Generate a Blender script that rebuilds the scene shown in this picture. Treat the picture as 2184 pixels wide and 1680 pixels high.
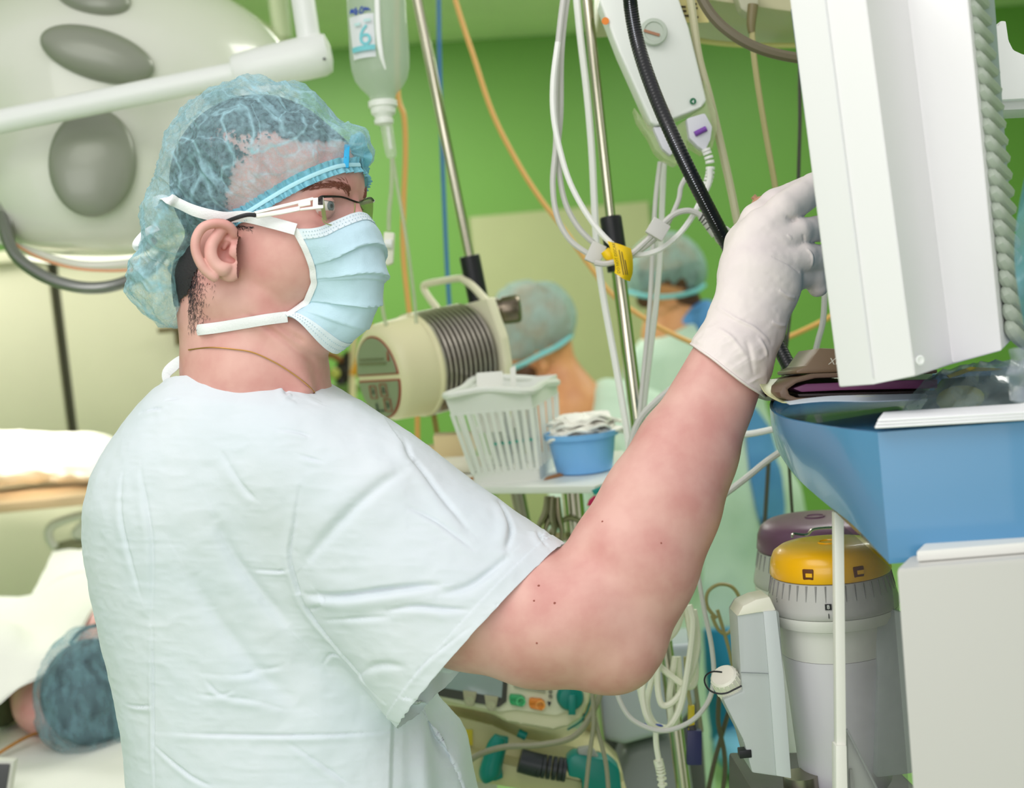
import bpy, bmesh, math, random
import numpy as np
from mathutils import Vector, Matrix, Quaternion
from mathutils.bvhtree import BVHTree

for o in list(bpy.data.objects):
    bpy.data.objects.remove(o, do_unlink=True)
SC = bpy.context.scene
COL = SC.collection
random.seed(7)
RNG = np.random.default_rng(7)

# ------------------------------------------------------------------ camera
FPX = 3033.0                      # focal length in pixels of the 2184 x 1680 frame
PITCH, ROLL = math.radians(-5.0), math.radians(5.5)
CAMLOC = np.array([0.0, 0.0, 1.60])
FW = np.array([0.0, math.cos(PITCH), math.sin(PITCH)])
ZC = np.array([0.0, -math.sin(PITCH), math.cos(PITCH)])
XR = np.array([1.0, 0.0, 0.0])
RT = math.cos(ROLL) * XR - math.sin(ROLL) * ZC
UP = math.sin(ROLL) * XR + math.cos(ROLL) * ZC
cam_data = bpy.data.cameras.new('camera')
cam_data.sensor_width = 36.0
cam_data.sensor_fit = 'HORIZONTAL'
cam_data.lens = FPX / 2184.0 * 36.0
cam_data.clip_start = 0.05
cam_data.dof.use_dof = True
cam_data.dof.focus_distance = 1.45
cam_data.dof.aperture_fstop = 5.0
cam = bpy.data.objects.new('camera', cam_data)
COL.objects.link(cam)
m3 = Matrix([[RT[i], UP[i], -FW[i]] for i in range(3)])
cam.matrix_world = Matrix.Translation(Vector(CAMLOC)) @ m3.to_4x4()
SC.camera = cam

# ------------------------------------------------------------------ world and light
SC.view_settings.view_transform = 'Standard'
SC.view_settings.look = 'None'
SC.view_settings.gamma = 1.0
SC.view_settings.use_curve_mapping = False
SC.view_settings.exposure = -0.1
cy_ = SC.cycles
cy_.max_bounces = 7; cy_.diffuse_bounces = 4; cy_.glossy_bounces = 3; cy_.transmission_bounces = 5; cy_.transparent_max_bounces = 12
cy_.adaptive_threshold = 0.05
cy_.caustics_reflective = False; cy_.caustics_refractive = False
world = bpy.data.worlds.new('world')
SC.world = world
world.use_nodes = True
world.node_tree.nodes['Background'].inputs[0].default_value = (1.0, 0.99, 0.97, 1)
world.node_tree.nodes['Background'].inputs[1].default_value = 0.78

def area_light(name, loc, target, sx, sy, power, color=(1, 1, 1)):
    l = bpy.data.lights.new(name, 'AREA')
    l.shape = 'RECTANGLE'; l.size = sx; l.size_y = sy; l.energy = power; l.color = color
    o = bpy.data.objects.new(name, l); COL.objects.link(o)
    o.location = loc
    o.rotation_euler = (Vector(target) - Vector(loc)).to_track_quat('-Z', 'Y').to_euler()
    return o
# added lights: a soft frontal fill behind the camera, and unseen panels under the ceiling
area_light('front_fill_light', (-1.1, -2.6, 2.2), (0.1, 1.5, 1.3), 3.4, 1.8, 56, (1.0, 0.975, 1.0))
area_light('ceiling_fill_light', (-0.5, 0.5, 2.68), (-0.45, 0.55, 0), 1.2, 1.2, 16, (1.0, 0.98, 0.95))
area_light('ceiling_fill_light', (1.1, 3.0, 2.68), (1.1, 3.0, 0), 1.2, 0.6, 26, (1.0, 0.98, 0.95))
area_light('ceiling_fill_light', (-2.0, 3.9, 2.68), (-1.9, 4.0, 0), 1.2, 0.6, 42, (1.0, 0.98, 0.93))
area_light('ceiling_fill_light', (-0.5, 5.5, 2.68), (-0.5, 5.6, 0), 1.2, 0.6, 42, (1.0, 0.98, 0.93))
area_light('ceiling_fill_light', (2.0, 5.4, 2.68), (2.0, 5.6, 0), 1.2, 0.6, 32, (1.0, 0.98, 0.93))

# ------------------------------------------------------------------ helpers: coordinates
def A(*v): return np.array(v, float)
def K(px, py, d):
    """world point at depth d along the optical axis seen at a picture position"""
    return CAMLOC + FW * d + RT * ((px - 1092.0) / FPX * d) + UP * ((840.0 - py) / FPX * d)
def proj(p):
    q = np.asarray(p, float) - CAMLOC
    d = q @ FW
    return 1092 + FPX * (q @ RT) / d, 840 - FPX * (q @ UP) / d, d
def unit(v):
    v = np.asarray(v, float); return v / (np.linalg.norm(v) + 1e-12)
D0 = 1.45
SPX = FPX / D0                    # the man is modelled in units of 1/SPX metres, u right, v down, w away
def q(px, py, w=0.0):
    s = 1 + w / (SPX * D0)
    return A(1092 + (px - 1092) * s, 840 + (py - 840) * s, w)
def M2W(P):
    P = np.asarray(P, float)
    return (CAMLOC + FW * (D0 + P[..., 2:3] / SPX) + RT * ((P[..., 0:1] - 1092) / SPX) + UP * ((840 - P[..., 1:2]) / SPX))

# ------------------------------------------------------------------ helpers: objects
WLOC = {}
def S2L(c):
    return c / 12.92 if c <= 0.04045 else ((c + 0.055) / 1.055) ** 2.4
def rgb(r, g, b):
    return (S2L(r / 255), S2L(g / 255), S2L(b / 255), 1.0)

def tag(o, label=None, cat=None, group=None, kind=None):
    if label: o['label'] = label
    if cat: o['category'] = cat
    if group: o['group'] = group
    if kind: o['kind'] = kind
    return o
def thing(name, label, cat, loc, group=None):
    o = bpy.data.objects.new(name, None); COL.objects.link(o)
    o.empty_display_size = 0.05
    o.location = Vector(loc); WLOC[o.name] = np.array(loc, float)
    return tag(o, label, cat, group)
def mesh_np(name, V, F):
    me = bpy.data.meshes.new(name)
    if isinstance(F, np.ndarray):
        n, k = F.shape
        me.vertices.add(len(V)); me.vertices.foreach_set('co', np.asarray(V, np.float32).ravel())
        me.loops.add(n * k); me.loops.foreach_set('vertex_index', F.astype(np.int32).ravel())
        me.polygons.add(n)
        me.polygons.foreach_set('loop_start', np.arange(0, n * k, k, dtype=np.int32))
        me.polygons.foreach_set('loop_total', np.full(n, k, np.int32))
        me.update(calc_edges=True)
    else:
        me.from_pydata([tuple(v) for v in V], [], [tuple(f) for f in F])
        me.update()
    return me
def obj(name, geo, mat, parent=None, sharp=38, **tags):
    """one mesh object from (V,F) or a list of (V,F); parents carry translation only"""
    if isinstance(geo, list): geo = join(geo)
    V, F = geo
    V = np.asarray(V, float)
    c = (V.min(0) + V.max(0)) / 2
    me = mesh_np(name, V - c, F)
    me.polygons.foreach_set('use_smooth', np.ones(len(me.polygons), bool))
    if sharp is not None and sharp < 180: me.set_sharp_from_angle(angle=math.radians(sharp))
    if mat is not None:
        for m in (mat if isinstance(mat, (list, tuple)) else [mat]): me.materials.append(m)
    o = bpy.data.objects.new(name, me); COL.objects.link(o)
    if parent is not None:
        o.parent = parent
        o.location = Vector(c - WLOC[parent.name])
    else:
        o.location = Vector(c)
    WLOC[o.name] = c
    tag(o, **tags)
    return o
def recalc(o):
    bm = bmesh.new(); bm.from_mesh(o.data); bmesh.ops.recalc_face_normals(bm, faces=bm.faces); bm.to_mesh(o.data); bm.free()
    return o
def copy_tree(o, delta=(0, 0, 0), parent=None):
    c = o.copy(); COL.objects.link(c)
    if parent is None:
        c.location = o.location + Vector(delta); WLOC[c.name] = WLOC[o.name] + np.array(delta)
    else:
        c.parent = parent; WLOC[c.name] = WLOC[o.name] + np.array(delta)
    for ch in list(o.children): copy_tree(ch, delta, c)
    return c
def join(gs):
    Vs, Fs, n = [], [], 0
    allnp = all(isinstance(g[1], np.ndarray) for g in gs) and len({g[1].shape[1] for g in gs if isinstance(g[1], np.ndarray)}) == 1
    for V, F in gs:
        V = np.asarray(V, float)
        if allnp: Fs.append(F + n)
        else: Fs += [tuple(int(i) + n for i in f) for f in F]
        Vs.append(V); n += len(V)
    return np.concatenate(Vs), (np.concatenate(Fs) if allnp else Fs)

# ------------------------------------------------------------------ helpers: shapes
def frame(z, xhint=(1, 0, 0)):
    z = unit(z); x = np.asarray(xhint, float); x = x - z * (x @ z)
    if np.linalg.norm(x) < 1e-6: x = A(0, 1, 0) - z * z[1]
    x = unit(x); return x, np.cross(z, x), z
def from_bm(bm):
    bmesh.ops.recalc_face_normals(bm, faces=bm.faces)
    bm.verts.index_update()
    V = np.array([v.co[:] for v in bm.verts]); F = [tuple(v.index for v in f.verts) for f in bm.faces]
    bm.free(); return V, F
def bevel_bm(bm, r, seg=2):
    if r > 0:
        bmesh.ops.bevel(bm, geom=list(bm.edges), offset=r, segments=seg, profile=0.6, affect='EDGES', clamp_overlap=True)
def box(c, half, X=(1, 0, 0), Y=(0, 1, 0), Z=None, bevel=0.0, seg=2):
    X = unit(X); Y = np.asarray(Y, float); Y = unit(Y - X * (X @ Y)); Z = np.cross(X, Y) if Z is None else unit(Z)
    bm = bmesh.new()
    vs = {}
    for i in (-1, 1):
        for j in (-1, 1):
            for k in (-1, 1):
                vs[i, j, k] = bm.verts.new(tuple(A(*c) + X * i * half[0] + Y * j * half[1] + Z * k * half[2]))
    for f in (((-1,-1,-1),(-1,-1,1),(-1,1,1),(-1,1,-1)), ((1,-1,-1),(1,1,-1),(1,1,1),(1,-1,1)),
              ((-1,-1,-1),(1,-1,-1),(1,-1,1),(-1,-1,1)), ((-1,1,-1),(-1,1,1),(1,1,1),(1,1,-1)),
              ((-1,-1,-1),(-1,1,-1),(1,1,-1),(1,-1,-1)), ((-1,-1,1),(1,-1,1),(1,1,1),(-1,1,1))):
        bm.faces.new([vs[k] for k in f])
    bevel_bm(bm, bevel, seg)
    return from_bm(bm)
def prism(front, depth_vec, bevel=0.0, seg=2):
    """closed polygon (world points) pushed along a vector; rounded edges"""
    front = [np.asarray(p, float) for p in front]; dv = np.asarray(depth_vec, float)
    bm = bmesh.new()
    a = [bm.verts.new(tuple(p)) for p in front]; b = [bm.verts.new(tuple(p + dv)) for p in front]
    n = len(a)
    bm.faces.new(a); bm.faces.new(b[::-1])
    for i in range(n): bm.faces.new((a[i], b[i], b[(i + 1) % n], a[(i + 1) % n]))
    bmesh.ops.recalc_face_normals(bm, faces=bm.faces)
    bevel_bm(bm, bevel, seg)
    return from_bm(bm)
def hull8(near4, far4, bevel=0.0, seg=2):
    bm = bmesh.new()
    a = [bm.verts.new(tuple(p)) for p in near4]; b = [bm.verts.new(tuple(p)) for p in far4]
    n = len(a)
    bm.faces.new(a); bm.faces.new(b[::-1])
    for i in range(n): bm.faces.new((a[i], b[i], b[(i + 1) % n], a[(i + 1) % n]))
    bmesh.ops.recalc_face_normals(bm, faces=bm.faces)
    bevel_bm(bm, bevel, seg)
    return from_bm(bm)
def catmull(P, n=8, closed=False):
    P = [np.asarray(p, float) for p in P]
    if len(P) == 2: return np.array([P[0] + (P[1] - P[0]) * t for t in np.linspace(0, 1, n + 1)])
    out = []
    N = len(P)
    for i in range(N if closed else N - 1):
        g = (lambda j: P[j % N]) if closed else (lambda j: P[min(max(j, 0), N - 1)])
        p0, p1, p2, p3 = g(i - 1), g(i), g(i + 1), g(i + 2)
        for t in np.arange(n) / n:
            out.append(0.5 * (2 * p1 + (p2 - p0) * t + (2 * p0 - 5 * p1 + 4 * p2 - p3) * t * t + (3 * p1 - p0 - 3 * p2 + p3) * t ** 3))
    if not closed: out.append(P[-1])
    return np.array(out)
def tube(P, r, sides=10, n=8, closed=False, smooth=True, caps=True):
    """round tube along points; r constant or one per given point"""
    P = [np.asarray(p, float) for p in P]
    if np.ndim(r): R = catmull([A(x, 0, 0) for x in r], n, closed)[:, 0] if smooth else np.array(r, float)
    C = catmull(P, n, closed) if smooth else np.array(P)
    if not np.ndim(r): R = np.full(len(C), float(r))
    N = len(C)
    T = np.zeros_like(C)
    for i in range(N):
        a = C[(i - 1) % N] if (closed or i > 0) else C[i]; b = C[(i + 1) % N] if (closed or i < N - 1) else C[i]
        T[i] = unit(b - a)
    x, y, z = frame(T[0], (0.3, 0.2, 1))
    V = []
    ang = np.arange(sides) * 2 * math.pi / sides
    for i in range(N):
        x = unit(x - T[i] * (x @ T[i])); y = np.cross(T[i], x)
        V.append(C[i] + R[i] * (np.outer(np.cos(ang), x) + np.outer(np.sin(ang), y)))
    V = np.concatenate(V); F = []
    for i in range(N if closed else N - 1):
        j = (i + 1) % N
        for k in range(sides):
            l = (k + 1) % sides
            F.append((i * sides + k, i * sides + l, j * sides + l, j * sides + k))
    if caps and not closed:
        F.append(tuple(range(sides))[::-1]); F.append(tuple((N - 1) * sides + k for k in range(sides)))
    return V, F
def lathe(origin, axis, prof, seg=32, xhint=(1, 0, 0), sx=1.0, sy=1.0, closed=True):
    """profile of (height along axis, radius) turned about the axis"""
    x, y, z = frame(axis, xhint); o = np.asarray(origin, float)
    V, F, rings = [], [], []
    ang = np.arange(seg) * 2 * math.pi / seg
    for h, r in prof:
        if r < 1e-6:
            rings.append([len(V)]); V.append(o + z * h)
        else:
            rings.append(list(range(len(V), len(V) + seg)))
            V += list(o + z * h + r * (np.outer(np.cos(ang) * sx, x) + np.outer(np.sin(ang) * sy, y)))
    for a, b in zip(rings[:-1], rings[1:]):
        for k in range(seg):
            l = (k + 1) % seg
            if len(a) == 1 and len(b) == 1: continue
            if len(a) == 1: F.append((a[0], b[l], b[k]))
            elif len(b) == 1: F.append((a[k], a[l], b[0]))
            else: F.append((a[k], a[l], b[l], b[k]))
    if closed:
        if len(rings[0]) > 1: F.append(tuple(rings[0][::-1]))
        if len(rings[-1]) > 1: F.append(tuple(rings[-1]))
    return np.array(V), F
def grid_geo(G, closed_u=False):
    """G[nu,nv,3] points to quads"""
    nu, nv = G.shape[:2]
    idx = np.arange(nu * nv).reshape(nu, nv)
    if closed_u: idx = np.concatenate([idx, idx[:1]])
    F = np.stack([idx[:-1, :-1], idx[1:, :-1], idx[1:, 1:], idx[:-1, 1:]], -1).reshape(-1, 4)
    return G.reshape(-1, 3), F
def patch(C, nu, nv, closed_u=False):
    """Catmull-Rom surface through a coarse grid of control points C[a][b]"""
    C = np.array(C, float)
    rows = np.array([catmull(list(r), nv) for r in C])
    cols = np.array([catmull(list(rows[:, j]), nu, closed_u) for j in range(rows.shape[1])])
    return np.transpose(cols, (1, 0, 2))
def thick(geo, t):
    """give an open sheet a thickness along its normals"""
    V, F = geo
    V = np.asarray(V, float); F = np.asarray(F)
    N = vnormals(V, F)
    n = len(V)
    k = F.shape[1]
    E = np.concatenate([F[:, [i, (i + 1) % k]] for i in range(k)])
    key = np.minimum(E[:, 0], E[:, 1]).astype(np.int64) * (n + 1) + np.maximum(E[:, 0], E[:, 1])
    _, inv, cn = np.unique(key, return_inverse=True, return_counts=True)
    B = E[cn[inv] == 1]
    rim = np.stack([B[:, 0], B[:, 0] + n, B[:, 1] + n, B[:, 1]], 1)
    if k == 3: rim = np.concatenate([rim[:, [0, 1, 2]], rim[:, [0, 2, 3]]])
    return np.concatenate([V + N * t / 2, V - N * t / 2]), np.concatenate([F, F[:, ::-1] + n, rim[:, ::-1]]).astype(int)
def vnormals(V, F):
    F = np.asarray(F); N = np.zeros_like(V)
    fn = np.cross(V[F[:, 2]] - V[F[:, 0]], V[F[:, -1]] - V[F[:, 1]])
    for k in range(F.shape[1]): np.add.at(N, F[:, k], fn)
    return N / (np.linalg.norm(N, axis=1, keepdims=True) + 1e-12)
def ribbon(P, width, nrm, n=6, t=0.0008):
    """flat band along points; nrm = facing normal(s)"""
    C = catmull(P, n)
    if np.ndim(nrm) == 1: NN = np.tile(nrm, (len(C), 1))
    else: NN = catmull(list(nrm), n)
    W = np.full(len(C), width) if not np.ndim(width) else catmull([A(x, 0, 0) for x in width], n)[:, 0]
    G = []
    for i in range(len(C)):
        T = unit(C[min(i + 1, len(C) - 1)] - C[max(i - 1, 0)])
        B = unit(np.cross(NN[i], T))
        nn = np.cross(T, B)
        G.append([C[i] + B * W[i] * s + nn * 0.15 * W[i] * (1 - (2 * s) ** 2) * 0.5 for s in np.linspace(-0.5, 0.5, 5)])
    return thick(grid_geo(np.array(G)), t)
def text_geo(s, origin, xdir, ydir, size, extr=0.0003, align='LEFT', shear=0.0):
    cu = bpy.data.curves.new('lettering', 'FONT'); cu.body = s; cu.size = size; cu.align_x = align; cu.shear = shear
    cu.resolution_u = 3
    o = bpy.data.objects.new('lettering_tmp', cu); COL.objects.link(o)
    bpy.context.view_layer.update()
    me = bpy.data.meshes.new_from_object(o.evaluated_get(bpy.context.evaluated_depsgraph_get()))
    V = np.array([v.co[:] for v in me.vertices]); F = [tuple(p.vertices) for p in me.polygons]
    bpy.data.objects.remove(o); bpy.data.curves.remove(cu); bpy.data.meshes.remove(me)
    x, y = unit(xdir), unit(ydir)
    return np.asarray(origin) + V[:, 0:1] * x + V[:, 1:2] * y, F
def sphere(c, r, seg=20, rings=12, axes=None):
    """ellipsoid; r scalar or 3"""
    r = np.array([r] * 3 if not np.ndim(r) else r, float)
    V, F = lathe((0, 0, 0), (0, 0, 1), [(-math.cos(t), max(math.sin(t), 0)) for t in np.linspace(0, math.pi, rings)], seg)
    V = V * r
    if axes is not None: V = V @ np.array(axes)
    return V + np.asarray(c), F

# ------------------------------------------------------------------ helpers: noise
_perm = RNG.random((32, 32, 32)).astype(np.float64)
def vnoise(P):
    P = np.asarray(P, float); i = np.floor(P).astype(int); f = P - i; f = f * f * (3 - 2 * f)
    r = 0
    for a in (0, 1):
        for b in (0, 1):
            for c in (0, 1):
                wgt = (f[:, 0] if a else 1 - f[:, 0]) * (f[:, 1] if b else 1 - f[:, 1]) * (f[:, 2] if c else 1 - f[:, 2])
                r = r + wgt * _perm[(i[:, 0] + a) % 32, (i[:, 1] + b) % 32, (i[:, 2] + c) % 32]
    return r * 2 - 1
def fbm(P, o=3):
    r, a = 0, 1.0
    for k in range(o):
        r = r + a * vnoise(np.asarray(P) * 2 ** k + 7.3 * k); a *= 0.5
    return r
def ridged(P, o=2):
    r, a = 0, 1.0
    for k in range(o):
        r = r + a * (1 - 2 * np.abs(vnoise(np.asarray(P) * 2 ** k + 3.1 * k))); a *= 0.5
    return r

# ------------------------------------------------------------------ helpers: implicit sculpting
class Field:
    def __init__(s, lo, hi, h):
        s.lo = np.array(lo, float); s.h = float(h)
        s.n = (np.ceil((np.array(hi) - s.lo) / h)).astype(int) + 1
        s.g = [(s.lo[i] + np.arange(s.n[i]) * h).astype(np.float32) for i in range(3)]
        s.v = np.full(tuple(s.n), 60.0, np.float32)
    def sub(s, lo, hi):
        a = np.clip(np.floor((np.array(lo) - s.lo) / s.h).astype(int), 0, s.n)
        b = np.clip(np.ceil((np.array(hi) - s.lo) / s.h).astype(int) + 1, 0, s.n)
        sl = tuple(slice(x, y) for x, y in zip(a, b))
        return sl, s.g[0][sl[0]][:, None, None], s.g[1][sl[1]][None, :, None], s.g[2][sl[2]][None, None, :]
    def put(s, sl, d, k, op):
        v = s.v[sl]
        if op == 'sub': d = -d; 
        if op == 'add':
            if k > 0:
                hh = np.clip(0.5 + 0.5 * (v - d) / k, 0, 1); s.v[sl] = v * (1 - hh) + d * hh - k * hh * (1 - hh)
            else: s.v[sl] = np.minimum(v, d)
        else:
            if k > 0:
                hh = np.clip(0.5 - 0.5 * (v - d) / k, 0, 1); s.v[sl] = v * (1 - hh) + d * hh + k * hh * (1 - hh)
            else: s.v[sl] = np.maximum(v, d)
    def ell(s, c, r, axes=None, k=0, op='add'):
        c = np.asarray(c, float); r = np.asarray([r] * 3 if not np.ndim(r) else r, float)
        R = max(r) + k + 3 * s.h
        sl, X, Y, Z = s.sub(c - R, c + R)
        X, Y, Z = X - c[0], Y - c[1], Z - c[2]
        if axes is not None:
            ax = np.asarray(axes, np.float32)
            X, Y, Z = (ax[i, 0] * X + ax[i, 1] * Y + ax[i, 2] * Z for i in range(3))
        k0 = np.sqrt((X / r[0]) ** 2 + (Y / r[1]) ** 2 + (Z / r[2]) ** 2)
        k1 = np.sqrt((X / r[0] ** 2) ** 2 + (Y / r[1] ** 2) ** 2 + (Z / r[2] ** 2) ** 2) + 1e-9
        s.put(sl, k0 * (k0 - 1) / k1, k, op); return s
    def cone(s, a, b, ra, rb, k=0, op='add', wsc=1.0):
        """tapered capsule; wsc stretches the section along w"""
        a = np.asarray(a, float); b = np.asarray(b, float); R = max(ra, rb) * max(1, wsc) + k + 3 * s.h
        sl, X, Y, Z = s.sub(np.minimum(a, b) - R, np.maximum(a, b) + R)
        ba = b - a; L = ba @ ba + 1e-9
        t = np.clip(((X - a[0]) * ba[0] + (Y - a[1]) * ba[1] + (Z - a[2]) * ba[2]) / L, 0, 1)
        d = np.sqrt((X - a[0] - t * ba[0]) ** 2 + (Y - a[1] - t * ba[1]) ** 2 + ((Z - a[2] - t * ba[2]) / wsc) ** 2) - (ra + (rb - ra) * t)
        s.put(sl, d, k, op); return s
    def chain(s, pts, rad, k=0, op='add', wsc=1.0):
        for i in range(len(pts) - 1): s.cone(pts[i], pts[i + 1], rad[i], rad[i + 1], k, op, wsc)
        return s
    def fun(s, lo, hi, f, k=0, op='add'):
        sl, X, Y, Z = s.sub(lo, hi); s.put(sl, f(X, Y, Z).astype(np.float32), k, op); return s
    def mesh(s):
        v = s.v; ins = v < 0
        n = np.array(v.shape) - 1
        cnt = np.zeros(n, np.int8)
        for a in (0, 1):
            for b in (0, 1):
                for c in (0, 1): cnt += ins[a:n[0] + a, b:n[1] + b, c:n[2] + c]
        act = np.argwhere((cnt > 0) & (cnt < 8))
        idm = np.full(n, -1, np.int32); idm[tuple(act.T)] = np.arange(len(act))
        acc = np.zeros((len(act), 3)); num = np.zeros(len(act))
        cor = [(a, b, c) for a in (0, 1) for b in (0, 1) for c in (0, 1)]
        for p in cor:
            for ax in range(3):
                if p[ax]: continue
                r = list(p); r[ax] = 1
                v0 = v[act[:, 0] + p[0], act[:, 1] + p[1], act[:, 2] + p[2]]; v1 = v[act[:, 0] + r[0], act[:, 1] + r[1], act[:, 2] + r[2]]
                m = (v0 < 0) != (v1 < 0)
                t = np.where(m, v0 / np.where(m, v0 - v1, 1), 0)
                pt = np.tile(np.array(p, float), (len(act), 1)); pt[:, ax] = t
                acc[m] += pt[m]; num += m
        V = s.lo + (act + acc / num[:, None]) * s.h
        Fs = []
        for ax in range(3):
            o1, o2 = (ax + 1) % 3, (ax + 2) % 3
            sl0 = [slice(None)] * 3; sl1 = [slice(None)] * 3
            sl0[ax] = slice(0, -1); sl1[ax] = slice(1, None)
            ch = ins[tuple(sl0)] != ins[tuple(sl1)]
            e = np.argwhere(ch)
            e = e[(e[:, o1] > 0) & (e[:, o2] > 0) & (e[:, o1] < n[o1]) & (e[:, o2] < n[o2])]
            def cell(d1, d2):
                c = e.copy(); c[:, o1] -= d1; c[:, o2] -= d2; return idm[c[:, 0], c[:, 1], c[:, 2]]
            quad = np.stack([cell(1, 1), cell(0, 1), cell(0, 0), cell(1, 0)], 1)
            fl = ~ins[e[:, 0], e[:, 1], e[:, 2]]
            quad[fl] = quad[fl][:, ::-1]
            Fs.append(quad)
        F = np.concatenate(Fs)
        return V, F[(F >= 0).all(1)]
def relax(V, F, it=2, lam=0.5):
    n = len(V)
    E = np.concatenate([F[:, [i, (i + 1) % F.shape[1]]] for i in range(F.shape[1])])
    E = np.concatenate([E, E[:, ::-1]])
    deg = np.bincount(E[:, 0], minlength=n)[:, None].astype(float) + 1e-9
    for _ in range(it):
        s = np.stack([np.bincount(E[:, 0], V[E[:, 1], i], n) for i in range(3)], 1)
        V = V + lam * (s / deg - V)
    return V
def smooth_rim(V, F, sel, it=10):
    """ease the open edge of a sheet along itself"""
    k = F.shape[1]; n = len(V)
    E = np.concatenate([F[:, [i, (i + 1) % k]] for i in range(k)])
    key = np.minimum(E[:, 0], E[:, 1]).astype(np.int64) * (n + 1) + np.maximum(E[:, 0], E[:, 1])
    _, inv, cn = np.unique(key, return_inverse=True, return_counts=True)
    B = E[cn[inv] == 1]; B = B[sel[B].all(1)]
    B2 = np.concatenate([B, B[:, ::-1]])
    deg = np.bincount(B2[:, 0], minlength=n).astype(float); m = deg >= 2
    for _ in range(it):
        s = np.stack([np.bincount(B2[:, 0], V[B2[:, 1], i], n) for i in range(3)], 1)
        V = V.copy(); V[m] = 0.5 * V[m] + 0.5 * s[m] / deg[m][:, None]
    return V
def compact(V, F):
    used = np.unique(F); m = np.full(len(V), -1); m[used] = np.arange(len(used))
    return V[used], m[F]
def subdiv(V, F, lv=1):
    """quads split in four, then eased (open edges stay put)"""
    for _ in range(lv):
        n, m = len(V), len(F)
        E = np.concatenate([F[:, [i, (i + 1) % 4]] for i in range(4)])
        lo, hi = E.min(1).astype(np.int64), E.max(1).astype(np.int64)
        ky, first, inv, cnt = np.unique(lo * n + hi, return_index=True, return_inverse=True, return_counts=True)
        mid = (V[lo[first]] + V[hi[first]]) / 2
        fc = V[F].mean(1)
        e = inv.reshape(4, m) + n; c = np.arange(m) + n + len(mid)
        F = np.concatenate([np.stack([F[:, i], e[i], c, e[(i - 1) % 4]], 1) for i in range(4)])
        bd = np.zeros(n + len(mid) + m, bool)
        ob = cnt == 1
        bd[n:n + len(mid)][ob] = True; bd[lo[first][ob]] = True; bd[hi[first][ob]] = True
        V = np.concatenate([V, mid, fc])
        W = relax(V, F, 2, 0.5); W[bd] = V[bd]; V = W
    return V, F
_bv = {}
def bvh_of(V, F, key=None):
    if key is not None and key in _bv: return _bv[key]
    b = BVHTree.FromPolygons(np.asarray(V, float).tolist(), np.asarray(F).tolist())
    if key is not None: _bv[key] = b
    return b
EYE = A(1092, 840, -SPX * D0)
def cast(V, F, pts, off=0.0, key=None):
    """picture positions carried onto a modelled surface"""
    b = bvh_of(V, F, key); out = []
    for p in pts:
        r = b.ray_cast(Vector(EYE), Vector(unit(q(p[0], p[1], 0) - EYE)))
        if r[0] is None: r = b.find_nearest(Vector(q(p[0], p[1], 0)))
        out.append(np.array(r[0]) + np.array(r[1]) * off)
    return out
def seg_dist(P, L):
    """distance from points to a polyline, with the parameter along it"""
    best = np.full(len(P), 1e9); tt = np.zeros(len(P)); side = np.zeros(len(P))
    n = len(L) - 1
    for i in range(n):
        a, b = L[i], L[i + 1]; ba = b - a
        t = np.clip((P - a) @ ba / (ba @ ba + 1e-9), 0, 1)
        dv = P - a - t[:, None] * ba
        d = np.linalg.norm(dv, axis=1)
        m = d < best
        best[m] = d[m]; tt[m] = (i + t[m]) / n
    return best, tt

# ------------------------------------------------------------------ helpers: materials
MATS = {}
def mat(name, color, rough=0.5, metal=0.0, var=0.0, vscale=6.0, bump=0.0, bscale=60.0, sss=0.0, trans=0.0, ior=1.45,
        alpha=1.0, emit=None, estr=0.0, color2=None, coat=0.0, sheen=0.0, spec=0.5, bdist=0.001, stretch=None, sssr=(0.6, 0.25, 0.12), ssss=0.01):
    if name in MATS: return MATS[name]
    m = bpy.data.materials.new(name); m.use_nodes = True
    nt = m.node_tree; b = nt.nodes['Principled BSDF']
    def I(n, v):
        if n in b.inputs: b.inputs[n].default_value = v
    I('Base Color', color); I('Roughness', rough); I('Metallic', metal); I('IOR', ior); I('Alpha', alpha)
    I('Transmission Weight', trans); I('Coat Weight', coat); I('Sheen Weight', sheen); I('Specular IOR Level', spec)
    if sss:
        I('Subsurface Weight', sss); I('Subsurface Radius', sssr); I('Subsurface Scale', ssss)
    if emit: I('Emission Color', emit); I('Emission Strength', estr)
    tc = nt.nodes.new('ShaderNodeTexCoord'); src = tc.outputs['Object']
    if stretch:
        mp = nt.nodes.new('ShaderNodeMapping'); mp.inputs['Scale'].default_value = stretch
        nt.links.new(src, mp.inputs['Vector']); src = mp.outputs['Vector']
    if var or color2:
        n = nt.nodes.new('ShaderNodeTexNoise'); n.inputs['Scale'].default_value = vscale; n.inputs['Detail'].default_value = 5
        nt.links.new(src, n.inputs['Vector'])
        mx = nt.nodes.new('ShaderNodeMix'); mx.data_type = 'RGBA'
        c2 = color2 if color2 else tuple(max(0, c * (1 - var)) for c in color[:3]) + (1,)
        mx.inputs[6].default_value = color; mx.inputs[7].default_value = c2
        rp = nt.nodes.new('ShaderNodeMapRange'); rp.inputs[1].default_value = 0.35; rp.inputs[2].default_value = 0.68
        nt.links.new(n.outputs['Fac'], rp.inputs[0]); nt.links.new(rp.outputs[0], mx.inputs[0])
        nt.links.new(mx.outputs[2], b.inputs['Base Color'])
    if bump:
        n2 = nt.nodes.new('ShaderNodeTexNoise'); n2.inputs['Scale'].default_value = bscale; n2.inputs['Detail'].default_value = 4
        nt.links.new(src, n2.inputs['Vector'])
        bp = nt.nodes.new('ShaderNodeBump'); bp.inputs['Strength'].default_value = bump; bp.inputs['Distance'].default_value = bdist
        nt.links.new(n2.outputs['Fac'], bp.inputs['Height']); nt.links.new(bp.outputs['Normal'], b.inputs['Normal'])
    MATS[name] = m
    return m
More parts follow.
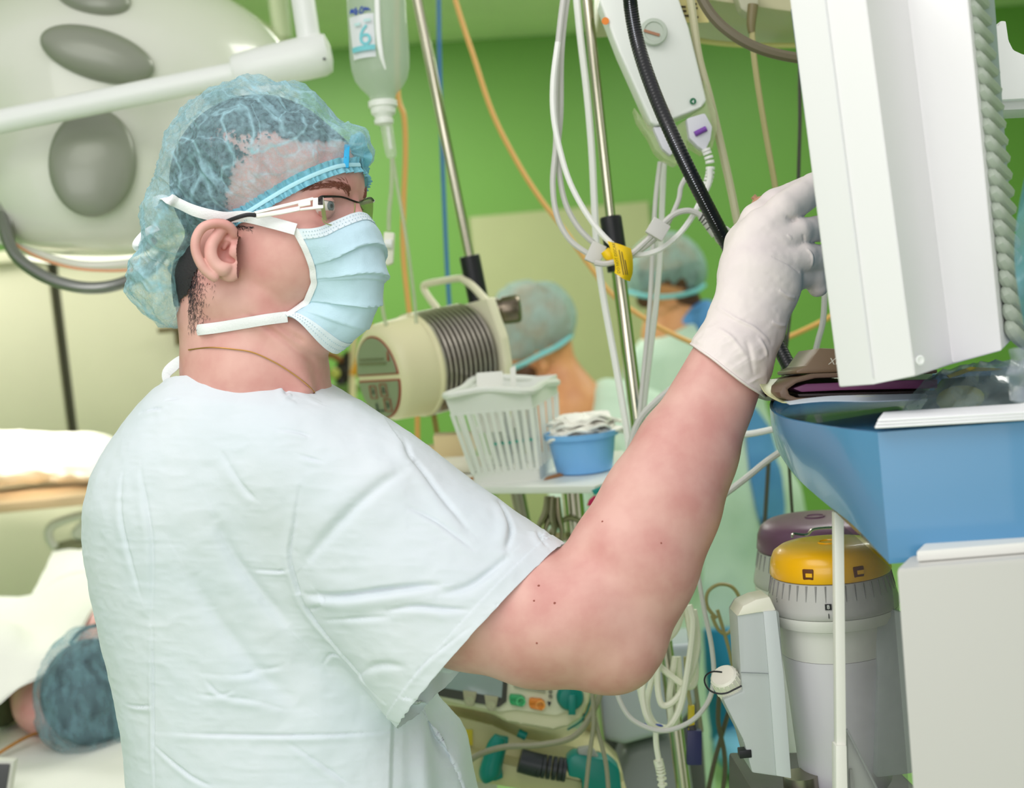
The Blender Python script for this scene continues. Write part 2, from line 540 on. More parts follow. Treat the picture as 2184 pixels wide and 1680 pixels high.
def sheer(name, color, opacity, rough=0.7, var=0.35, vscale=30.0, bump=0.3, bscale=120, stretch=None, translucent=0.4, lines=None):
    """thin non-woven or clear sheet: part seen through, part cloth; opacity varies with the fibres"""
    if name in MATS: return MATS[name]
    m = bpy.data.materials.new(name); m.use_nodes = True; nt = m.node_tree
    out = nt.nodes['Material Output']; b = nt.nodes['Principled BSDF']
    b.inputs['Base Color'].default_value = color; b.inputs['Roughness'].default_value = rough
    tr = nt.nodes.new('ShaderNodeBsdfTransparent'); tl = nt.nodes.new('ShaderNodeBsdfTranslucent'); tl.inputs['Color'].default_value = color
    m1 = nt.nodes.new('ShaderNodeMixShader'); m1.inputs[0].default_value = translucent
    nt.links.new(b.outputs[0], m1.inputs[1]); nt.links.new(tl.outputs[0], m1.inputs[2])
    m2 = nt.nodes.new('ShaderNodeMixShader')
    tc = nt.nodes.new('ShaderNodeTexCoord'); n = nt.nodes.new('ShaderNodeTexNoise'); n.inputs['Scale'].default_value = vscale; n.inputs['Detail'].default_value = 6
    src = tc.outputs['Object']
    if stretch:
        mp = nt.nodes.new('ShaderNodeMapping'); mp.inputs['Scale'].default_value = stretch
        nt.links.new(src, mp.inputs['Vector']); src = mp.outputs['Vector']
    nt.links.new(src, n.inputs['Vector'])
    rp = nt.nodes.new('ShaderNodeMapRange'); rp.inputs[1].default_value = 0.3; rp.inputs[2].default_value = 0.72
    rp.inputs[3].default_value = max(0, opacity - var); rp.inputs[4].default_value = min(1, opacity + var)
    nt.links.new(n.outputs['Fac'], rp.inputs[0])
    fac = rp.outputs[0]
    for lsc, lw, amt in (lines or ()):
        ln = nt.nodes.new('ShaderNodeTexNoise'); ln.inputs['Scale'].default_value = lsc; ln.inputs['Detail'].default_value = 2; ln.inputs['Distortion'].default_value = 0.6
        nt.links.new(src, ln.inputs['Vector'])
        sb = nt.nodes.new('ShaderNodeMath'); sb.operation = 'SUBTRACT'; sb.inputs[1].default_value = 0.5; nt.links.new(ln.outputs['Fac'], sb.inputs[0])
        ab = nt.nodes.new('ShaderNodeMath'); ab.operation = 'ABSOLUTE'; nt.links.new(sb.outputs[0], ab.inputs[0])
        mr = nt.nodes.new('ShaderNodeMapRange'); mr.inputs[1].default_value = 0; mr.inputs[2].default_value = lw; mr.inputs[3].default_value = amt; mr.inputs[4].default_value = 0
        nt.links.new(ab.outputs[0], mr.inputs[0])
        ad = nt.nodes.new('ShaderNodeMath'); ad.operation = 'ADD'; ad.use_clamp = True
        nt.links.new(fac, ad.inputs[0]); nt.links.new(mr.outputs[0], ad.inputs[1]); fac = ad.outputs[0]
    nt.links.new(fac, m2.inputs[0]); nt.links.new(tr.outputs[0], m2.inputs[1]); nt.links.new(m1.outputs[0], m2.inputs[2])
    nt.links.new(m2.outputs[0], out.inputs['Surface'])
    if bump:
        n2 = nt.nodes.new('ShaderNodeTexNoise'); n2.inputs['Scale'].default_value = bscale; n2.inputs['Detail'].default_value = 5
        nt.links.new(src, n2.inputs['Vector'])
        bp = nt.nodes.new('ShaderNodeBump'); bp.inputs['Strength'].default_value = bump; bp.inputs['Distance'].default_value = 0.001
        nt.links.new(n2.outputs['Fac'], bp.inputs['Height'])
        nt.links.new(bp.outputs[0], b.inputs['Normal']); nt.links.new(bp.outputs[0], tl.inputs['Normal'])
    MATS[name] = m
    return m

# ================================================================== the room
M_wall = mat('green_wall_paint', rgb(118, 165, 80), 0.45, var=0.05, vscale=2, bump=0.05, bscale=80)
M_ceil = mat('ceiling_paint', rgb(240, 242, 226), 0.7, var=0.04)
M_floor = mat('green_floor_vinyl', rgb(150, 188, 120), 0.35, var=0.1, vscale=4)
M_cabw = mat('cream_lacquer', rgb(212, 208, 182), 0.4, var=0.03)
M_dark = mat('dark_gap', rgb(84, 84, 66), 0.6)
M_white = mat('white_plastic', rgb(238, 240, 238), 0.35)
M_black = mat('black_plastic', rgb(24, 25, 30), 0.4)
M_chrome = mat('chrome_steel', rgb(205, 200, 180), 0.16, metal=1.0)
M_steel = mat('brushed_steel', rgb(160, 155, 140), 0.3, metal=1.0)

WY, WS, CEILZ = 6.9, 0.2, 2.70                 # back wall: y = WY + WS*x
wd = unit(A(1, WS, 0)); wn = unit(A(WS, -1, 0))
def onwall(x, z, off=0.0): return A(x, WY + WS * x, z) + wn * off
CEIL = CEILZ
def sheet(pts, nrm, t, bevel=0.0): return prism(pts, np.asarray(nrm) * t, bevel)
obj('floor', box((0, 3, -0.05), (3.6, 5.5, 0.05)), M_floor, kind='structure')
obj('ceiling', sheet([A(-3.4, 2.2, CEIL), A(3.4, 2.2, CEIL), onwall(3.4, CEIL), onwall(-3.4, CEIL)], (0, 0, 1), 0.06), M_ceil, kind='structure')
obj('wall_back', sheet([onwall(-3.4, 0), onwall(3.4, 0), onwall(3.4, CEIL), onwall(-3.4, CEIL)], -wn, 0.12), M_wall, kind='structure')
obj('wall_left', box((-3.4, 3.2, CEIL / 2), (0.06, 3.2, CEIL / 2)), M_wall, kind='structure')
obj('wall_right', box((3.4, 4.2, CEIL / 2), (0.06, 3.3, CEIL / 2)), M_wall, kind='structure')

# white door leaf on the back wall, and its handle
def wall_at(px, py):
    d = K(px, py, 1.0) - CAMLOC
    t = (A(0, WY, 0) - CAMLOC) @ wn / (d @ wn)
    return CAMLOC + d * t
a, b = wall_at(998, 462), wall_at(1378, 432)
dz = (a[2] + b[2]) / 2
door = obj('door_1', sheet([onwall(a[0], 0.01, 0.001), onwall(b[0], 0.01, 0.001), onwall(b[0], dz, 0.001), onwall(a[0], dz, 0.001)], wn, 0.04, 0.006),
           mat('door_laminate', rgb(176, 178, 134), 0.5, var=0.03), kind='structure')

# ================================================================== the man at the monitor
M_skin = mat('skin', rgb(222, 174, 163), 0.5, color2=rgb(207, 148, 140), vscale=26, bump=0.12, bscale=900, bdist=0.0004)
M_scrub = mat('pale_blue_scrub_cloth', rgb(232, 239, 245), 0.85, color2=rgb(225, 235, 242), vscale=9, bump=0.35, bscale=45, sheen=0.2, bdist=0.002)
def make_translucent(m, fac, col):
    nt = m.node_tree; b = nt.nodes['Principled BSDF']; out = nt.nodes['Material Output']
    t = nt.nodes.new('ShaderNodeBsdfTranslucent'); t.inputs['Color'].default_value = col
    mx = nt.nodes.new('ShaderNodeMixShader'); mx.inputs[0].default_value = fac
    nt.links.new(b.outputs[0], mx.inputs[1]); nt.links.new(t.outputs[0], mx.inputs[2]); nt.links.new(mx.outputs[0], out.inputs['Surface'])
make_translucent(M_scrub, 0.18, rgb(206, 236, 240))
M_hair = mat('dark_hair', rgb(42, 38, 40), 0.6, bump=0.6, bscale=400)

feet = M2W(q(600, 840, 190)); feet[2] = 0
man = thing('person', 'man in pale blue scrub shirt, cap, mask and glasses reaching to the monitor', 'person', feet)

# --- head axes: he looks right and a little towards us
YAW = math.radians(20)
eF = A(math.cos(YAW), 0, -math.sin(YAW)); eS = A(-math.sin(YAW), 0, -math.cos(YAW)); eV = A(0, 1, 0)
HO = A(572, 430, 0)
def H(f, v, s): return HO + eF * f + eV * v + eS * s
HAX = np.array([eF, eV, eS])
def head_field(h):
    f = Field((300, 195, -260), (860, 960, 300), h)
    f.ell(H(-22, -45, 0), (192, 178, 160), HAX)                       # cranium
    f.ell(H(86, -38, 0), (128, 112, 124), HAX, 30)                    # forehead
    f.ell(H(82, 90, 0), (118, 150, 130), HAX, 40)                     # face block
    f.ell(H(30, 120, 70), (110, 120, 70), HAX, 40)                    # near cheek
    f.ell(H(30, 120, -70), (110, 120, 70), HAX, 40)
    f.ell(H(140, 82, 82), (46, 26, 36), HAX, 26)                      # cheek bones
    f.ell(H(140, 82, -82), (46, 26, 36), HAX, 26)
    for s in (1, -1):
        f.cone(H(-40, 205, s * 105), H(95, 285, s * 28), 52, 44, 35)  # jaw
        f.cone(H(90, -4, s * 112), H(184, -12, s * 34), 20, 22, 16)  # brow ridge
        f.ell(H(192, 28, s * 68), (32, 24, 40), HAX, 16, 'sub')       # eye socket
    f.ell(H(120, 285, 0), (45, 36, 48), HAX, 25)                      # chin
    f.cone(H(196, 12, 0), H(232, 92, 0), 14, 20, 16)                   # nose
    f.ell(H(180, 175, 0), (42, 55, 55), HAX, 25)                      # mouth
    # neck and the slope to the shoulders
    f.cone(q(520, 600, 20), q(545, 800, 30), 148, 152, 30, wsc=0.95)
    f.cone(q(545, 800, 30), q(545, 900, 60), 152, 190, 30)
    f.cone(q(560, 640, -95), q(640, 830, -70), 30, 26, 26)            # neck muscle
    f.cone(q(535, 930, 60), q(680, 1010, -40), 120, 120, 50)
    f.cone(q(535, 930, 60), q(420, 980, 300), 120, 120, 50)
    return f
hf = head_field(3.0)
hV, hF = hf.mesh(); hV = relax(hV, hF, 2)
# skin creases on the neck
def furrow(V, F, L, width, depth, taper=True):
    N = vnormals(V, F)
    d, t = seg_dist(V, np.array(L))
    prof = np.exp(-(d / width) ** 2) * (np.sin(np.pi * np.clip(t, 0.02, 0.98)) ** 0.6 if taper else 1)
    return V - N * (prof * depth)[:, None]
for L in ([(520, 668), (580, 705), (640, 750), (672, 772)], [(590, 690), (640, 725), (690, 765)]):
    hV = furrow(hV, hF, catmull(cast(hV, hF, L), 4), 7, 5)

# --- ear, modelled finely
def ear_field(h=1.6):
    f = Field((395, 455, -260), (540, 625, -90), h)
    s = 1 - 175 / (SPX * D0)
    W = -176
    def e(px, py, w=0): return q(px, py, W + w)
    rim = [e(500, 500, 6), e(488, 482, -6), e(462, 476, -14), e(434, 484, -20), e(419, 506, -22), e(417, 532, -22), e(426, 558, -20), e(440, 578, -16), e(458, 592, -12)]
    body = [(495, 492), (465, 484), (436, 492), (424, 515), (425, 540), (437, 566), (455, 584), (480, 596), (500, 592), (512, 575), (508, 550), (500, 520)]
    f.ell(e(462, 530, 16), (46, 52, 12), None, 0)
    f.ell(e(486, 570, 16), (28, 28, 11), None, 12)
    f.ell(e(490, 578, 6), (22, 22, 12), None, 8)
    f.cone(e(500, 540, 30), e(480, 530, 40), 34, 40, 12)
    for p, r in zip(catmull(rim, 3)[:-1], np.linspace(8.5, 8.5, 99)): pass
    R = catmull(rim, 4)
    for i in range(len(R) - 1): f.cone(R[i], R[i + 1], 8.6, 8.6, 4)
    AH = catmull([e(466, 500, -2), e(452, 522, -10), e(451, 545, -12), e(462, 566, -10), e(478, 576, -8)], 4)   # antihelix
    for i in range(len(AH) - 1): f.cone(AH[i], AH[i + 1], 10, 10, 8)
    AH2 = catmull([e(456, 512, -6), e(468, 496, -2), e(475, 492, 0)], 3)
    for i in range(len(AH2) - 1): f.cone(AH2[i], AH2[i + 1], 9, 8, 6)
    f.ell(e(476, 536, 2), (13, 24, 17), np.array([[0.9, 0.43, 0], [-0.43, 0.9, 0], [0, 0, 1.0]]), 5, 'sub')      # concha
    f.ell(e(484, 552, 2), (17, 9, 13), np.array([[0.96, 0.28, 0], [-0.28, 0.96, 0], [0, 0, 1.0]]), 5, 'sub')
    f.ell(e(501, 535, 2), (11, 14, 10), None, 6)                       # tragus
    f.cone(e(496, 500, 6), e(478, 528, 12), 6, 5, 5)                   # helix root
    f.ell(e(478, 569, -6), (15, 8, 9), None, 6)                        # antitragus
    return f
eVt, eFt = ear_field().mesh(); eVt = relax(eVt, eFt, 2)

# --- arm
ARM = [(690, 1090, -10, 165), (830, 1190, -60, 150), (1000, 1285, -110, 138), (1150, 1318, -140, 143), (1262, 1338, -150, 132)]
FORE = [(1300, 1325, -150, 130), (1352, 1195, -140, 132), (1412, 1072, -120, 119), (1466, 960, -90, 101), (1520, 850, -70, 80), (1552, 780, -60, 70), (1590, 700, -50, 66)]
def qs(L): return [q(a, b, c) for a, b, c, r in L], [r * (1 + c / (SPX * D0)) for a, b, c, r in L]
af = Field((560, 640, -330), (1720, 1500, 180), 4.0)
p, r = qs(ARM); af.chain(p, r, 30, wsc=0.92)
p, r = qs(FORE); af.chain(p, r, 45, wsc=0.85)
af.cone(q(1318, 1392, -165), q(1330, 1375, -160), 74, 70, 40)         # elbow point
af.cone(q(1240, 1300, -190), q(1200, 1330, -185), 90, 90, 40)
aV, aF = af.mesh(); aV = relax(aV, aF, 3)
M_skin_list = M_skin
body = obj('body', join([(M2W(hV), hF), (M2W(eVt), eFt), (M2W(aV), aF)]), M_skin, man, sharp=None)
tag(body, 'bare forearm, neck and face with pinkish skin')

# moles on the arm
M_mole = mat('mole', rgb(150, 82, 70), 0.6)
for px, py, r in ((1149, 1249, 2.6), (1139, 1281, 2.2), (1183, 1286, 2.6), (1145, 1371, 2.2), (1285, 1112, 2.2), (1410, 1158, 2.0), (447, 606, 1.6)):
    c = cast(np.concatenate([hV, aV]), np.concatenate([hF, aF + len(hV)]), [(px, py)], 0, 'skin')[0]
    V, F = sphere(c, (r, r, r * 0.5), 8, 5)
    obj('mole', (M2W(V), F), M_mole, man)

# --- eyes, brows
M_eyew = mat('eye_white', rgb(226, 220, 214), 0.2, coat=0.5)
M_iris = mat('grey_iris', rgb(92, 104, 110), 0.2, coat=1.0)
M_pupil = mat('pupil', rgb(14, 14, 16), 0.1)
for s in (1, -1):
    ec = H(166, 27, s * 67)
    look = unit(eF * 0.93 + eS * (0.28 if s > 0 else 0.2))
    ax = frame(look, (0, 1, 0))
    eye = obj('eye', (M2W(sphere(ec, 24, 24, 16)[0]), sphere(ec, 24, 24, 16)[1]), M_eyew, man)
    V, F = lathe(ec + look * 21.6, look, [(0, 10.6), (1.6, 9.0), (2.3, 5), (2.5, 0)], 20); obj('iris', (M2W(V), F), M_iris, eye)
    V, F = lathe(ec + look * 23.5, look, [(0, 4.6), (0.9, 4.2), (1.0, 0)], 14); obj('pupil', (M2W(V), F), M_pupil, eye)
    # lids
    lidg = []
    for sgn, sweep in ((-1, 60), (1, 62)):
        G = []
        for i, th in enumerate(np.linspace(-1.55, 1.55, 21)):
            row = []
            for ph in np.linspace(math.radians(90), math.radians(90 - sweep - (8 * math.cos(th))), 6):
                dv = unit(math.cos(th) * math.cos(ph) * eF + math.sin(th) * math.cos(ph) * eS + sgn * math.sin(ph) * eV)
                row.append(ec + dv * 26.2)
            G.append(row)
        lidg.append(grid_geo(np.array(G)))
    V, F = join(lidg); obj('eyelid', (M2W(V), F), M_skin, eye)
M_brow = mat('eyebrow_hair', rgb(128, 78, 62), 0.7)
for s in (1, -1):
    bl = [H(206, -8, s * 32), H(204, -16, s * 54), H(186, -16, s * 84), H(150, -8, s * 110)]
    hairs = []
    bvh = bvh_of(hV, hF, 'head')
    C = catmull(bl, 12)
    for i in range(260):
        t = RNG.random() ** 0.9; k = min(int(t * (len(C) - 1)), len(C) - 2)
        p0 = C[k] + RNG.normal(0, 1, 3) * A(2, (5.5 - 3 * t), 2)
        hit = bvh.find_nearest(Vector(p0)); p0 = np.array(hit[0]); nn = np.array(hit[1])
        dr = unit(unit(C[k + 1] - C[k]) + A(0, -0.35 + 0.5 * t, 0) + RNG.normal(0, 0.15, 3)); dr = unit(dr - nn * (dr @ nn) * 0.8)
        L = 9 + RNG.random() * 6
        hairs.append(tube([p0 + nn * 0.2, p0 + dr * L * 0.5 + nn * 1.6, p0 + dr * L + nn * 1.2], [0.75, 0.6, 0.15], 4, 2))
    V, F = join(hairs); o = obj('eyebrow', (M2W(V), F), M_brow, man); o['kind'] = 'stuff'

# --- hair: close-cropped scalp under the cap and down the nape
def local(V): 
    d = V - HO; return d @ eF, d @ eV, d @ eS
N = vnormals(hV, hF)
lf, lv, ls = local(hV)
hn = fbm(hV / 40.0, 3)
line = np.interp(lf, [-250, -120, -60, 0, 60, 130, 260], [230, 215, 120, 40, -70, -105, -120])      # hair above this level
edge_ = np.minimum(lf - (0 + 34 * hn), lv - (-105 + 26 * hn)) + RNG.normal(0, 16, len(lf))
front = np.where(edge_ > 0, 1, 0)                                 # bare temple and forehead
hm = (lv < line + 10 * hn + RNG.normal(0, 5, len(lf))) & (front == 0) & (hV[:, 1] < 690)
fm = hm[hF].sum(1) >= 3
V2, F2 = compact(hV + N * 4.0, hF[fm])
hair = obj('hair', (M2W(V2), F2), M_hair, man, sharp=None)
# stubble at the nape edge
st = []
nb = [q(408, 600, -60), q(415, 640, -70), q(428, 675, -80), q(430, 700, -85)]
bvh = bvh_of(hV, hF, 'head')
for i in range(1300):
    px = 402 + abs(RNG.normal(0, 17)); py = 575 + RNG.random() * 135
    if px > 470 - (py - 575) * 0.1 or RNG.random() < (py - 600) / 130: continue
    dr = unit(q(px, py, 0) - A(1092, 840, -SPX * D0)); hit = bvh.ray_cast(Vector(A(1092, 840, -SPX * D0)), Vector(dr))
    if hit[0] is None: continue
    p0 = np.array(hit[0]); nn = np.array(hit[1]); L = 5 + 5 * RNG.random()
    dd = unit(A(0.35, 1, -0.2) + RNG.normal(0, 0.3, 3))
    st.append(tube([p0, p0 + nn * 2 + dd * L * 0.5, p0 + nn * 2.4 + dd * L], [0.4, 0.3, 0.1], 3, 1))
for i in range(200):
    px = 478 + RNG.random() * 60; py = 476 + (px - 478) * 0.12 + abs(RNG.normal(0, 4))
    dr = unit(q(px, py, 0) - A(1092, 840, -SPX * D0)); hit = bvh.ray_cast(Vector(A(1092, 840, -SPX * D0)), Vector(dr))
    if hit[0] is None: continue
    p0 = np.array(hit[0]); nn = np.array(hit[1]); dd = unit(A(0.6, 0.5, 0) + RNG.normal(0, 0.3, 3)); L = 5 + 5 * RNG.random()
    st.append(tube([p0, p0 + nn * 1.0 + dd * L * 0.5, p0 + nn * 0.8 + dd * L], [0.4, 0.3, 0.1], 3, 1))
V, F = join(st); o = obj('stubble', (M2W(V), F), M_hair, man); o['kind'] = 'stuff'

# --- scrub shirt
ROWS = [  # v, left, right, centre depth, half depth
    (775, 400, 640, 60, 120), (800, 366, 668, 70, 150), (822, 345, 705, 80, 185), (860, 308, 775, 100, 240), (910, 274, 845, 130, 290),
    (960, 243, 880, 150, 320), (1020, 214, 905, 170, 345), (1090, 199, 905, 180, 355), (1180, 202, 880, 190, 350),
    (1280, 216, 860, 195, 340), (1400, 240, 866, 200, 335), (1520, 266, 930, 200, 335), (1640, 282, 1000, 200, 340), (1760, 292, 1030, 200, 350), (1900, 300, 1050, 200, 355)]
RA = np.array(ROWS, float)
def torso(X, Y, Z):
    y = Y
    L, R, c, b = (np.interp(y, RA[:, 0], RA[:, i]) for i in (1, 2, 3, 4))
    s = 1 + c / (SPX * D0)
    L = 1092 + (L - 1092) * s; R = 1092 + (R - 1092) * s
    uc, a = (L + R) / 2, (R - L) / 2
    e = 2.35
    rr = (np.abs((X - uc) / a) ** e + np.abs((Z - c) / b) ** e) ** (1 / e)
    return (rr - 1) * np.minimum(a, b) * 0.8
sf = Field((150, 740, -330), (1330, 1860, 620), 6.6)
sf.fun((150, 740, -330), (1330, 1860, 620), torso)
# near sleeve: wide cone from the shoulder to the hem
hem_n = unit(A(0.73, 0.655, -0.19)); hem_c = q(1027, 1356, -105)
def sleeve(X, Y, Z):
    s0 = q(700, 1060, -20); ax = unit(hem_c - s0); Ln = np.linalg.norm(hem_c - s0)
    major = unit(A(0.667, -0.745, 0)); major = unit(major - ax * (major @ ax)); minor = np.cross(ax, major)
    dx, dy, dz = X - s0[0], Y - s0[1], Z - s0[2]
    t = (dx * ax[0] + dy * ax[1] + dz * ax[2]) / Ln
    a = dx * major[0] + dy * major[1] + dz * major[2]; b = dx * minor[0] + dy * minor[1] + dz * minor[2]
    tt = np.clip(t, -0.25, 1.25)
    ra = np.interp(tt, [-0.25, 0, 0.5, 1, 1.25], [180, 205, 228, 251, 262]); rb = np.interp(tt, [-0.25, 0, 0.5, 1, 1.25], [150, 165, 172, 176, 178])
    off = np.interp(tt, [-0.25, 0, 0.5, 1.0, 1.25], [0, 0, 0, 0, 0])
    d = (np.sqrt((a - off) ** 2 / ra ** 2 + b ** 2 / rb ** 2) - 1) * rb
    pl = (X - hem_c[0]) * hem_n[0] + (Y - hem_c[1]) * hem_n[1] + (Z - hem_c[2]) * hem_n[2]
    return np.maximum(np.maximum(d, (-0.2 - t) * Ln), pl - 16)
sf.fun((350, 800, -330), (1330, 1800, 300), sleeve, 40)
sf.cone(q(620, 1000, -60), q(800, 1060, -70), 130, 120, 60)
# far shoulder
sf.cone(q(640, 980, 330), q(820, 1040, 420), 110, 95, 60)
sV, sF = sf.mesh()
sV = relax(sV, sF, 4)
# hem and neck openings
neck_v = np.interp(sV[:, 0], [300, 345, 360, 440, 545, 620, 680, 700, 720], [840, 822, 810, 799, 791, 806, 845, 700, 700])
neck_v = 840 + (neck_v - 840) * (1 + np.clip(sV[:, 2], -200, 400) / (SPX * D0))
cut_n = (sV[:, 1] < neck_v) & (sV[:, 0] < 800) & (sV[:, 1] < 900)
cut_b = sV[:, 1] > 1850
keep = ~(cut_n | cut_b)
kf = keep[sF]
fany = kf.sum(1)
mixed = (fany > 0) & (fany < 4)
snap = np.unique(sF[mixed]); snap = snap[~keep[snap] & cut_n[snap]]
sV[snap, 1] = neck_v[snap]
sd = (sV - hem_c) @ hem_n
tv = torso(sV[:, 0], sV[:, 1], sV[:, 2])
cut_h = (sd > 0) & (tv > 3) & (sd < 40) & (np.linalg.norm(sV - hem_c, axis=1) < 330)
hk = (~cut_h)[sF].sum(1)
snap = np.unique(sF[(hk > 0) & (hk < 4)]); snap = snap[cut_h[snap]]
sV[snap] -= hem_n * sd[snap][:, None]
sF = sF[(fany > 0) & (hk > 0)]
sV, sF = compact(sV, sF)
sV, sF = subdiv(sV, sF, 1)
sF = np.array(sF)
sV = smooth_rim(sV, sF, np.linalg.norm(sV - hem_c, axis=1) < 340, 24)
def fold(L, width, depth, lift=0.5, taper=0.7, asym=None):
    """a crease with a raised lip beside it, along a line on the cloth"""
    global sV
    C = np.array(catmull(cast(sV, sF, L, 0, 'shirt'), 5))
    near = np.where((np.abs(sV[:, 0] - C[:, 0].mean()) < np.ptp(C[:, 0]) / 2 + 5 * width) & (np.abs(sV[:, 1] - C[:, 1].mean()) < np.ptp(C[:, 1]) / 2 + 5 * width) & (sV[:, 2] < C[:, 2].max() + 60))[0]
    P = sV[near]
    d, t = seg_dist(P, C)
    # signed side in the picture plane
    T = np.gradient(C, axis=0); k = np.clip((t * (len(C) - 1)).astype(int), 0, len(C) - 1)
    sgn = np.sign((P[:, 0] - C[k, 0]) * -T[k, 1] + (P[:, 1] - C[k, 1]) * T[k, 0])
    tp = np.sin(np.pi * np.clip(t, 0.03, 0.97)) ** taper
    sdist = d * sgn
    prof = -depth * np.exp(-(d / (width * 0.5)) ** 2) + depth * lift * np.exp(-((sdist - width * 1.3) / (width * 1.2)) ** 2)
    if asym: prof += depth * asym * np.exp(-((sdist + width) / width) ** 2)
    sV[near] = P + SN[near] * (prof * tp)[:, None]
SN = vnormals(sV, sF)
# broad drape, then small crumple
sV = sV + SN * (3.2 * ridged(sV * A(1 / 260, 1 / 420, 1 / 260), 2) + 1.6 * fbm(sV / 70.0, 3) + 0.7 * ridged(sV * A(1 / 60, 1 / 26, 1 / 60) + 5, 2))[:, None]
SN = vnormals(sV, sF)
for L, wdt, dp in (
    ([(655, 1268), (720, 1272), (800, 1262), (880, 1252), (935, 1248)], 13, 15),            # long sleeve folds
    ([(935, 1268), (1000, 1250), (1050, 1215), (1085, 1185)], 15, 9),
    ([(825, 1302), (880, 1293), (950, 1298), (1000, 1300)], 9, 8),
    ([(675, 1262), (690, 1285), (660, 1300)], 8, 6),
    ([(690, 1322), (760, 1318), (830, 1315)], 8, 4),
    ([(640, 1040), (628, 1120), (618, 1180), (630, 1240), (655, 1300), (700, 1360), (760, 1430), (840, 1515)], 7, 7),   # armhole seam
    ([(545, 1215), (590, 1218), (620, 1213)], 5, 4),
    ([(330, 1560), (450, 1566), (600, 1568), (720, 1566), (838, 1558)], 6, 5),             # packing creases
    ([(326, 1340), (326, 1450), (327, 1560), (330, 1676)], 5, 5),
    ([(270, 1502), (300, 1506), (326, 1504)], 5, 4),
    ([(330, 1590), (400, 1650), (450, 1676)], 6, 4),
    ([(610, 1580), (700, 1640), (740, 1670)], 7, 4),
    ([(300, 1000), (318, 1110), (325, 1200), (322, 1330)], 10, 5),                          # back seam
    ([(460, 1110), (500, 1190), (560, 1270), (620, 1340)], 26, 12),
    ([(400, 1220), (470, 1330), (560, 1440), (640, 1500)], 34, 9),
    ([(830, 880), (870, 960), (900, 1000), (960, 1080), (1000, 1130)], 14, 8),              # folds over the shoulder
    ([(860, 1000), (780, 1060), (700, 1140), (650, 1200)], 22, 9),
    ([(1065, 1070), (1090, 1120), (1080, 1170)], 12, 10),
    ([(1140, 1110), (1150, 1140), (1165, 1165)], 9, 8),
    ([(470, 960), (520, 1040), (545, 1065)], 10, 4),
    ([(590, 915), (640, 922), (660, 930)], 6, 4), ([(640, 970), (690, 985)], 6, 4),
    ([(430, 1435), (500, 1440), (560, 1430), (600, 1420)], 8, 4), ([(420, 1480), (520, 1490), (610, 1512)], 8, 4),
    ([(440, 1450), (470, 1480), (500, 1470)], 6, 4), ([(690, 1415), (705, 1395), (725, 1400)], 6, 5),
    ([(300, 880), (330, 872), (345, 870)], 6, 5), ([(355, 852), (380, 850)], 5, 4),
    ([(262, 1010), (258, 1100), (275, 1180), (300, 1270)], 9, 4),
    ([(595, 800), (610, 835), (625, 850)], 8, 6), ([(555, 795), (620, 815), (690, 862)], 5, 4),
    ([(1005, 1340), (1060, 1290), (1120, 1245), (1180, 1190)], 5, 2.5), ([(845, 1490), (900, 1420), (960, 1370), (1005, 1335)], 5, 2.5),
    ([(760, 1445), (800, 1420), (860, 1420)], 14, 6),
    ([(870, 1080), (930, 1110), (1010, 1170)], 9, 5),
):
    fold(L, wdt, dp)
# side panel edge under the sleeve: the back overlaps the side
near = np.where((sV[:, 1] > 1500) & (sV[:, 2] < 40) & (sV[:, 0] > 842 - 30 + 0 * sV[:, 1]))[0]
sV[near] += (A(0, 0, 1) * np.clip((sV[near][:, 0] - 838) / 6, 0, 1)[:, None]) * 10
# hanging pleats on the front flap
mk = (sV[:, 1] > 1440) & (sV[:, 0] > 862)
SN = vnormals(sV, sF)
sV[mk] += SN[mk] * (7 * np.sin((sV[mk][:, 0] - 0.12 * sV[mk][:, 1]) / 11.0) * np.clip((sV[mk][:, 0] - 862) / 40, 0, 1))[:, None]
SN = vnormals(sV, sF); hs = (sV - hem_c) @ hem_n
hb = (hs > -30) & (hs < 12) & (torso(sV[:, 0], sV[:, 1], sV[:, 2]) > 8) & (np.linalg.norm(sV - hem_c, axis=1) < 330)
sV[hb] += SN[hb] * 1.8
sV = smooth_rim(sV, sF, np.linalg.norm(sV - hem_c, axis=1) < 340, 6)
shirt = obj('scrub_shirt', (M2W(sV), sF), M_scrub, man, sharp=None, label='pale blue short sleeved scrub shirt')
# hem band round the sleeve opening: a stitched line just inside the edge
# --- trousers and clogs (below the picture)
M_trou = mat('trouser_cloth', rgb(205, 228, 232), 0.85)
tg = []
hipc = M2W(A(660, 1800, 200))
for s in (-1, 1):
    top = A(hipc[0] + 0.02 * s, hipc[1] + 0.09 * s, hipc[2])
    foot = A(feet[0] + 0.04 * s + 0.03, feet[1] + 0.13 * s, 0.09)
    tg.append(tube([top + A(0, 0, -0.01), top + A(0, 0, -0.14), (top + foot) / 2, foot], [0.12, 0.12, 0.09, 0.075], 20, 6))
obj('trousers', tg, M_trou, man, sharp=None)
M_clog = mat('white_clog', rgb(230, 230, 226), 0.5)
for s in (-1, 1):
    f0 = A(feet[0] + 0.04 * s + 0.03, feet[1] + 0.13 * s, 0)
    obj('clog', sphere(f0 + A(0.06, 0, 0.05), (0.145, 0.052, 0.05), 20, 10), M_clog, man)

